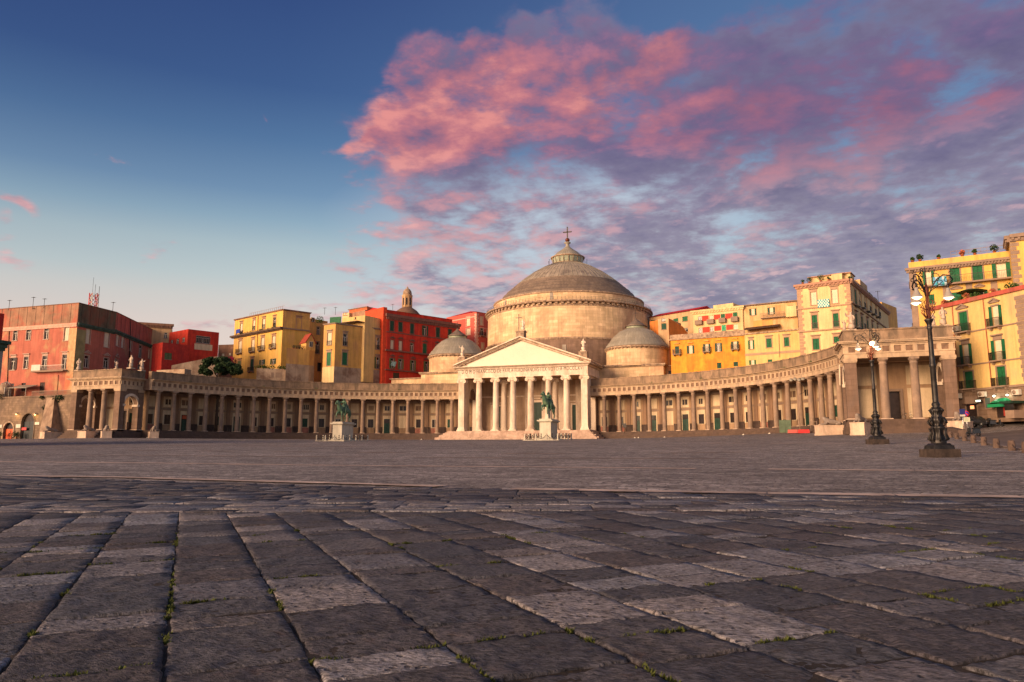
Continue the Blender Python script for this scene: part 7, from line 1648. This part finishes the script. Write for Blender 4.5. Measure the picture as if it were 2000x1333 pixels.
# ------------------------------------------------------------------ bollards with chains along the road
BPX = [(2003, 871), (1976, 872.5), (1946, 866.5), (1921.5, 862), (1901, 856.5), (1884, 853.5), (1868.5, 851.0), (1856, 848.5), (1846, 846.5)]
BD = [41, 44.5, 49, 54, 59.5, 65, 71, 78, 85]
first = None; BP = []
for k, ((px, py), D) in enumerate(zip(BPX, BD)):
    p = ondepth(px, py, D); z = gz(p.x, p.y); BP.append(Vector((p.x, p.y, z)))
rnk = ('nearest', 'second nearest', 'third nearest', 'fourth nearest', 'fifth nearest', 'sixth nearest', 'seventh nearest', 'second farthest', 'farthest')
for k, p in enumerate(BP):
    if first is None:
        b = MB(); b.lathe([(.20, -.15), (.21, .0), (.20, .35), (.185, .56), (.15, .62), (0, .63)], n=16, wob=lambda a, q: .03*sin(3*a+q*5)); first = b.build('stone_bollard', M_tuffr, None, at=tuple(p)); o = first
    else: o = first.copy(); C0.objects.link(o); o.location = p; o.rotation_euler = (0, 0, k*1.3)
    tagp(o, rnk[k]+' round stone bollard in the chained row beside the road', 'bollard', 'stone bollards along the road')
for k, (a, c) in enumerate(zip(BP[:7], BP[1:8])):
    b = MB(); P = [a.lerp(c, t/10)+Vector((0, 0, .42-.30*(1-(2*t/10-1)**2))) for t in range(11)]
    b.tube(P, .022, 5); o = b.build('chain', M_iron); tagp(o, 'dark chain sagging from the %s stone bollard to the next one up the road' % rnk[k], 'chain', 'chains between the bollards')
# raised pavement strip and a low stone wall by the last bollards
p0 = ong(1838, 850); p1 = ong(1876, 858)
b = MB(); P = [ondepth(1846, 846, 86), ondepth(1872, 850, 78)]; d_ = (P[1]-P[0]); d_.z = 0; nn2 = Vector((-d_.y, d_.x, 0)).normalized()*.8
za_, zc_ = gz(P[0].x, P[0].y), gz(P[1].x, P[1].y)
b.add([(P[0].x, P[0].y, za_-.3), (P[1].x, P[1].y, zc_-.3), (P[1].x, P[1].y, zc_+.75), (P[0].x, P[0].y, za_+.95)]+[(q.x+nn2.x, q.y+nn2.y, h) for q, h in ((P[0], za_-.3), (P[1], zc_-.3), (P[1], zc_+.75), (P[0], za_+.95))], [(0, 1, 2, 3), (3, 2, 6, 7), (5, 4, 7, 6), (1, 5, 6, 2), (4, 0, 3, 7)])
o = b.build('low_wall', M_tuffr); recalc(o); tagp(o, 'low stained stone wall under the lion right of the nearer street lamp', 'wall')
# road and pavement beyond the bollards
def ribbon(name, left, right, m, dz):
    b = MB(); n = 24; P = []
    for i in range(n+1):
        t = i/n
        for side in (left, right):
            k = t*(len(side)-1); j = min(int(k), len(side)-2); q = Vector(side[j]).lerp(Vector(side[j+1]), k-j); P.append(q)
    rows = []
    for i in range(n+1):
        for j in range(9): rows.append(P[2*i].lerp(P[2*i+1], j/8))
    Zs = gza(np.array([(q.x, q.y) for q in rows]))+dz
    b.add([(q.x, q.y, z) for q, z in zip(rows, Zs)], [(i*9+j, i*9+j+1, (i+1)*9+j+1, (i+1)*9+j) for i in range(n) for j in range(8)], None, True, True)
    o = b.build(name, m); recalc(o); o['kind'] = 'structure'; return o
M_asph = mat('worn asphalt', (.105, .078, .070), var=.22, vscale=.5, stain=(.16, .12, .105), samt=.5, sscale=.4, fine=.12, bump=.4, bscale=30)
rl = [(p.x+.9, p.y+.2) for p in BP]; ribbon('road', rl+[(79.3, -14)], [(q[0]+16, q[1]+9) for q in rl]+[(86, -7)], M_asph, .03)
b = MB()
for a, c in zip(BP, BP[1:]):
    for e in (0,):
        A_0, A_1 = Vector((a.x+.55, a.y+.1)), Vector((c.x+.55, c.y+.1)); dd_ = (A_1-A_0).normalized(); n2 = Vector((dd_.y, -dd_.x))*.16
        q = [A_0-n2, A_1-n2, A_1+n2, A_0+n2]; zz = gza(np.array(q)); b.add([(v.x, v.y, h-.1) for v, h in zip(q, zz)]+[(v.x, v.y, h+.13) for v, h in zip(q, zz)], [(4, 5, 6, 7), (0, 1, 5, 4), (1, 2, 6, 5), (2, 3, 7, 6), (3, 0, 4, 7)], raw=True)
o = b.build('kerb', M_strip2); recalc(o); o['kind'] = 'structure'

# ------------------------------------------------------------------ signs, cars, scooters, bicycle
def post_sign(px, py, D, h, label, kind):
    p = ondepth(px, py, D); z = gz(p.x, p.y); T = thing('road_sign', label, 'road sign', (p.x, p.y, z)); b = MB(); b.tube([(p.x, p.y, z-.1), (p.x, p.y, z+h)], .04, 8); b.build('pole', M_chrome, T)
    M = Matrix.Translation((p.x, p.y-.06, z+h)) @ Matrix.Rotation(.25, 4, 'Z') @ Matrix.Rotation(pi/2, 4, 'X')
    if kind:
        b = MB(M); b.lathe([(0, .0), (.36, 0), (.36, .02), (0, .02)], 0, -.0, 24, cap=False); b.cm = 1; b.lathe([(0, .021), (.26, .021), (.26, .03), (0, .03)], n=24, cap=False); b.cm = 0
        b.add([(-.24, .12, .034), (-.14, .22, .034), (.24, -.14, .034), (.14, -.24, .034)], [(0, 1, 2, 3)][:1]); o = b.build('no_parking_disc', [mat('sign red', (.62, .03, .05), rough=.4, var=.03), mat('sign blue', (.03, .07, .42), rough=.4, var=.03)], T)
        b = MB(M); b.box(-.36, .36, -.98, -.42, 0, .02); b.build('sign_plate', mat('sign cream', (.62, .60, .42), rough=.5, var=.05), T)
        b = MB(M); 
        for k in range(4): b.box(-.28, .28-(k % 2)*.12, -.53-k*.11, -.50-k*.11, .02, .024)
        b.build('sign_text_lines', mat('sign green', (.10, .25, .12)), T)
    else:
        b = MB(M); b.box(-.30, .30, -.42, .18, 0, .02); b.build('sign_plate', mat('sign navy', (.02, .03, .14)), T); b = MB(M); b.box(-.28, .28, -.66, -.46, 0, .02); b.build('small_plate', M_white, T)
post_sign(1881.5, 832, 84, 2.75, 'street sign pole with a dark blue plate left of the no parking sign', 0)
post_sign(1888, 820, 90, 2.3, 'round red and blue no parking sign with a cream plate below it', 1)
def car(px, py, D, rz, label, L=4.1, W=1.7, H=1.45):
    p = ondepth(px, py, D); z = gz(p.x, p.y)+.03; T = thing('parked_car', label, 'car', (p.x, p.y, z)); M = Matrix.Translation((p.x, p.y, z)) @ Matrix.Rotation(rz, 4, 'Z')
    S = [(-L/2, .35), (-L/2, .75), (-L/2+.15, .92), (-L*.22, 1.0), (-L*.08, H-.05), (L*.25, H), (L*.42, 1.02), (L/2, .9), (L/2, .35)]
    b = MB(M); prof = S; rows = []
    for yy, k, kz in ((-W/2, .97, .0), (-W/2+.1, 1, .0), (W/2-.1, 1, 0), (W/2, .97, 0)):
        rows.append([(x_*k, yy*(1 if zz < 1.0 else .82), zz) for x_, zz in prof])
    n = len(prof); pts = [q for r in rows for q in r]
    b.add(pts, [(i*n+j, i*n+(j+1) % n, (i+1)*n+(j+1) % n, (i+1)*n+j) for i in range(3) for j in range(n)]+[tuple(range(n)), tuple(3*n+i for i in range(n-1, -1, -1))])
    o = b.build('body', M_paintk, T); recalc(o)
    b = MB(M)
    for sg in (-1, 1): yy = sg*(W/2*.86+.02); b.add([(-L*.17, yy+sg*.07, 1.03), (-L*.06, yy-sg*.0, H-.13), (L*.24, yy, H-.1), (L*.36, yy+sg*.06, 1.03)], [(0, 1, 2, 3)])
    b.add([(-L*.225, -W*.38, 1.02), (-L*.225, W*.38, 1.02), (-L*.09, W*.36, H-.07), (-L*.09, -W*.36, H-.07)], [(0, 1, 2, 3)]); b.add([(L*.425, -W*.38, 1.05), (L*.425, W*.38, 1.05), (L*.27, W*.36, H-.03), (L*.27, -W*.36, H-.03)], [(3, 2, 1, 0)])
    b.build('windows', M_glass, T)
    for x_ in (-L*.31, L*.31):
        for sg in (-1, 1):
            Mw = M @ Matrix.Translation((x_, sg*(W/2-.08), .32)) @ Matrix.Rotation(pi/2, 4, 'X'); b = MB(Mw); b.lathe([(.12, -.12), (.32, -.12), (.34, -.05), (.34, .05), (.32, .12), (.12, .12)], n=18, cap=False); wq = b.build('wheel', M_black, T)
            b = MB(Mw); b.lathe([(0, -.10), (.2, -.11), (.2, .11), (0, .10)], n=10, cap=False); r_ = b.build('rim', M_chrome, None); r_.parent = wq; r_.data.transform(Matrix.Translation(-org(T)))
    for sg in (-1, 1):
        b = MB(M); b.box(-L/2-.02, -L/2+.1, sg*.6-.18, sg*.6+.18, .62, .78); b.build('headlight', M_chrome, T); b = MB(M); b.box(L/2-.1, L/2+.02, sg*.65-.14, sg*.65+.14, .68, .86); b.build('tail_light', M_redpl, T)
car(1876, 816, 99, .25, 'black car parked at the left under the air conditioner, partly behind the sign pole')
car(1905, 816.5, 98, 2.3, 'black car parked askew in front of the arched shop window')
def scooter(px, py, D, rz, label):
    p = ondepth(px, py, D); z = gz(p.x, p.y)+.03; T = thing('motor_scooter', label, 'scooter', (p.x, p.y, z), 'scooters near the bar'); M = Matrix.Translation((p.x, p.y, z)) @ Matrix.Rotation(rz, 4, 'Z')
    for x_ in (-.62, .62):
        b = MB(M @ Matrix.Translation((x_, 0, .24)) @ Matrix.Rotation(pi/2, 4, 'X')); b.lathe([(.13, -.05), (.22, -.06), (.25, 0), (.22, .06), (.13, .05)], n=16, cap=False); wq = b.build('wheel', M_black, T)
    b = MB(M); b.taper(.42, 0, .35, .78, .75, .36, .62, .28); b.box(-.25, .12, -.17, .17, .28, .36); b.taper(-.42, 0, .32, .95, .14, .42, .10, .34); b.taper(-.60, 0, .42, .5, .3, .16, .28, .14); b.build('body', M_paintk, T)
    b = MB(M); b.taper(.34, 0, .78, .90, .80, .30, .66, .24); b.build('seat', M_black, T)
    b = MB(M); b.tube([(-.62, 0, .26), (-.44, 0, .95), (-.40, 0, 1.05)], .035, 6); b.tube([(-.36, -.32, 1.08), (-.40, 0, 1.05), (-.36, .32, 1.08)], .025, 6); b.build('handlebar', M_iron, T)
    b = MB(M); b.lathe([(0, 0), (.08, .03), (0, .06)], -.52, 0, 10, cap=False); b.M = M @ Matrix.Translation((0, 0, .92)); b.lathe([(0, 0), (.09, .04), (0, .10)], -.47, 0, 10, cap=False); b.build('headlight', M_chrome, T)
    b = MB(M); b.taper(.80, 0, .85, 1.12, .34, .34, .3, .3); b.build('top_case', M_black, T)
scooter(1900, 839, 77, .5, 'dark scooter parked just behind the chained bollards'); scooter(1945, 817.5, 96, 3.3, 'dark scooter parked left of the green awning bar')
def bicycle(px, py, D, rz, label, z=None):
    p = ondepth(px, py, D); z = p.z if z is None else z; T = thing('bicycle', label, 'bicycle', (p.x, p.y, z)); M = Matrix.Translation((p.x, p.y, z)) @ Matrix.Rotation(rz, 4, 'Z')
    for x_ in (-.52, .52):
        b = MB(M); b.tube([(x_+.33*cos(2*pi*k/20), 0, .34+.33*sin(2*pi*k/20)) for k in range(21)], .02, 5)
        for k in range(6): b.tube([(x_, 0, .34), (x_+.33*cos(pi*k/3), 0, .34+.33*sin(pi*k/3))], .004, 3)
        b.build('wheel', M_black, T)
    b = MB(M); 
    for P in ([(-.52, 0, .34), (-.12, 0, .32), (-.22, 0, .80), (-.52, 0, .34)], [(-.12, 0, .32), (.38, 0, .78), (-.20, 0, .74)], [(.52, 0, .34), (.36, 0, .95)]): b.tube(P, .018, 6)
    b.build('frame', M_chrome, T); b = MB(M); b.tube([(.36, 0, .95), (.42, -.22, 1.0)], .014, 5); b.tube([(.36, 0, .95), (.42, .22, 1.0)], .014, 5); b.build('handlebar', M_iron, T); b = MB(M); b.taper(-.24, 0, .80, .87, .24, .10, .26, .16); b.build('saddle', M_black, T)
bicycle(1772.5, 816.5, 99.6, .4, 'bicycle leaning by the column under the right pavilion', z=.42)

# ------------------------------------------------------------------ floodlight mast with its red barrier
pM = ong(1563, 848.0); q = ondepth(1563, 846, 119); x, y = q.x, q.y; z = gz(x, y)
T = thing('floodlight_mast', 'temporary floodlight mast standing before the right colonnade', 'floodlight', (x, y, z))
hm = (846-742)*119/FP; b = MB(); b.tube([(x, y, z), (x-.1, y, z+hm)], .07, 8); b.taper(x, y, z, z+.25, 1.2, 1.2, .9, .9); b.tube([(x+.15, y, z+.2), (x+.15, y, z+hm*.9)], .03, 5); b.build('mast', M_tgrey, T)
b = MB(); b.box(x-1.2, x+1.0, y-.05, y+.05, z+hm-.05, z+hm+.05); b.build('crossbar', M_iron, T)
for k in range(4):
    b = MB(Matrix.Translation((x-.95+.6*k, y-.2, z+hm+(.12 if k % 2 else .0))) @ Matrix.Rotation(rad(60), 4, 'X')); b.lathe([(.05, -.18), (.26, .0), (.28, .12), (.0, .10)], n=14, cap=False); b.build('floodlight', M_lead3, T)
b = MB(); b.tube([(x+.3, y, z+hm-.2), (x+1.1, y+.1, z+hm-1.1), (x+.9, y, z+hm-2.0), (x+.2, y, z+hm-2.3)], .04, 5); b.build('cable', M_black, T)
for k, (dx, w_) in enumerate(((-1.9, 1.5), (-.35, 1.7))):
    b = MB(); xa_ = x+dx; b.taper(xa_+w_/2, y-1.2, z, z+.55, w_, .5, w_*.96, .22); b.box(xa_+.15, xa_+w_-.15, y-1.32, y-1.28, z+.2, z+.3)
    tagp(b.build('plastic_barrier', M_redpl if k else mat('faded red plastic', (.52, .10, .08), rough=.6)), ('faded red plastic barrier left of the floodlight mast foot', 'bright red plastic barrier at the floodlight mast foot')[k], 'barrier', 'barriers at the floodlight mast')
for k, dx in enumerate((-3.1, -2.2)):
    b = MB(); b.box(x+dx, x+dx+.85, y-.6, y-.55, z+.1, z+2.1); b.tube([(x+dx, y-.58, z), (x+dx, y-.58, z+2.2)], .03, 5); b.tube([(x+dx+.85, y-.58, z), (x+dx+.85, y-.58, z+2.2)], .03, 5)
    tagp(b.build('mesh_panel', mat('green mesh', (.10, .14, .09), var=.2)), ('green mesh fence panel farthest left of the floodlight mast', 'green mesh fence panel next to the floodlight mast')[k], 'fence panel', 'mesh panels at the floodlight mast')
b = MB()
for dx in (1.6, 2.5): b.tube([(x+dx, y-.5, z), (x+dx, y-.5, z+1.9)], .04, 5)
b.box(x+1.6, x+2.5, y-.52, y-.48, z+1.75, z+1.82); tagp(b.build('fence_frame', M_tgrey), 'bare grey fence frame right of the floodlight mast', 'fence panel')
# small notice stand by the colonnade
q = ony(1219.5, 852, 40); x, y = 18+3.9, 45.6; q = ondepth(1220, 843, 160); b = MB(); b.tube([(q.x, q.y, .0), (q.x, q.y, 1.3)], .05, 5); b.box(q.x-.4, q.x+.4, q.y-.04, q.y+.04, 1.2, 2.1); tagp(b.build('notice_stand', M_iron), 'small dark notice stand on the steps just right of the church', 'notice stand')

# ------------------------------------------------------------------ trees
def crown_tree(name, label, c, rx, ry, rz_, n, leaf, m, seed):
    random.seed(seed); x, y, zc_ = c; T = thing(name, label, 'tree', (x, y, -1.2)); b = MB(); zb_ = zc_-rz_
    b.tube([(x, y, -1.2), (x+.1, y, zb_*.5), (x, y, zc_-rz_*.6)], [.35, .28, .22], 8); cl = []
    for k in range(14):
        a = random.uniform(0, 2*pi); e = random.uniform(.2, 1.0); q = Vector((x+rx*.7*cos(a)*e, y+ry*.7*sin(a)*e, zc_+rz_*random.uniform(-.5, .65)*(1.1-e*.5))); b.tube([(x, y, zc_-rz_*.7), ((x+q.x)/2, (y+q.y)/2, (zc_-rz_*.4+q.z)/2), q], [.14, .09, .03], 6); cl.append(q)
    b.build('trunk', M_bark, T)
    for k in range(46):
        a = random.uniform(0, 2*pi); ph = math.acos(random.uniform(-.5, 1)); s_ = random.uniform(.62, .93); cl.append(Vector((x+rx*s_*sin(ph)*cos(a), y+ry*s_*sin(ph)*sin(a), zc_+rz_*s_*cos(ph))))
    b = MB()
    for q in cl:
        r = random.uniform(.55, 1.15)*min(rx, rz_)*.34
        clump(b, q, r, n, leaf, .75)
    b.build('crown', m, T)
p = ondepth(428, 722, 168); crown_tree('evergreen_tree', 'broad dark evergreen tree left of the tall yellow house', (p.x, p.y, p.z), 5.6, 4.0, 2.9, 190, .22, M_leaf, 4)
p = ondepth(452, 706, 182); random.seed(9); b = MB(); clump(b, (0, 0, 0), 1.3, 500, .16, 1.0); tagp(b.build('bougainvillea', mat('crimson blossom', (.32, .02, .06), var=.4), None, at=tuple(p)), 'crimson flowering bush behind the right edge of the dark tree', 'bush')
# ------------------------------------------------------------------ wisps of plants on the parapets and litter
random.seed(21); k = 0
for s, i in ((-1, 17.2), (-1, 12.5), (-1, 9.1), (-1, 3.6), (1, 3.3), (1, 6.8), (1, 13.2), (1, 15.6)):
    p = cpos(s, TH0+i*DTH, RC-.8, 10.85); b = MB(); clump(b, (0, 0, 0), .38, 40, .08, .6); o = b.build('weed_tuft', M_leaf2, None, at=tuple(p)); tagp(o, 'dry weed tuft on the cornice of the %s colonnade, %s from the church' % ('left' if s < 0 else 'right', {3.6: 'first', 9.1: 'second', 12.5: 'third', 17.2: 'farthest', 3.3: 'first', 6.8: 'second', 13.2: 'third', 15.6: 'farthest'}[i]), 'weed', 'weeds on the colonnade cornices')
for k, (px, py) in enumerate(((1240, 855), (1247, 854.6), (1298, 855.3), (1503, 850.0), (1452, 852.3), (287, 858.6), (303, 858.8), (823, 860.6), (858, 860.4))):
    D = 150 if px < 1400 and px > 500 else 125 if px > 1400 else 148
    q = ondepth(px, py, D); z = gz(q.x, q.y); b = MB(); s_ = .22; b.add([(-s_, 0, 0), (s_*.6, -s_*.7, .02), (s_, s_*.5, .0), (0, s_*.6, .05), (0, 0, .25)], [(0, 1, 4), (1, 2, 4), (2, 3, 4), (3, 0, 4)])
    tagp(b.build('paper_litter', M_white, None, at=(q.x, q.y, z+.01)), 'pale litter scrap '+('just right of the church steps', 'right of the church steps, beside another scrap', 'at the middle of the right colonnade steps', 'nearest the red barriers', 'left of the scrap nearest the red barriers', 'before the left pavilion', 'right of the scrap before the left pavilion', 'left of the church steps', 'touching the left end of the church steps')[k], 'litter', 'litter by the steps')
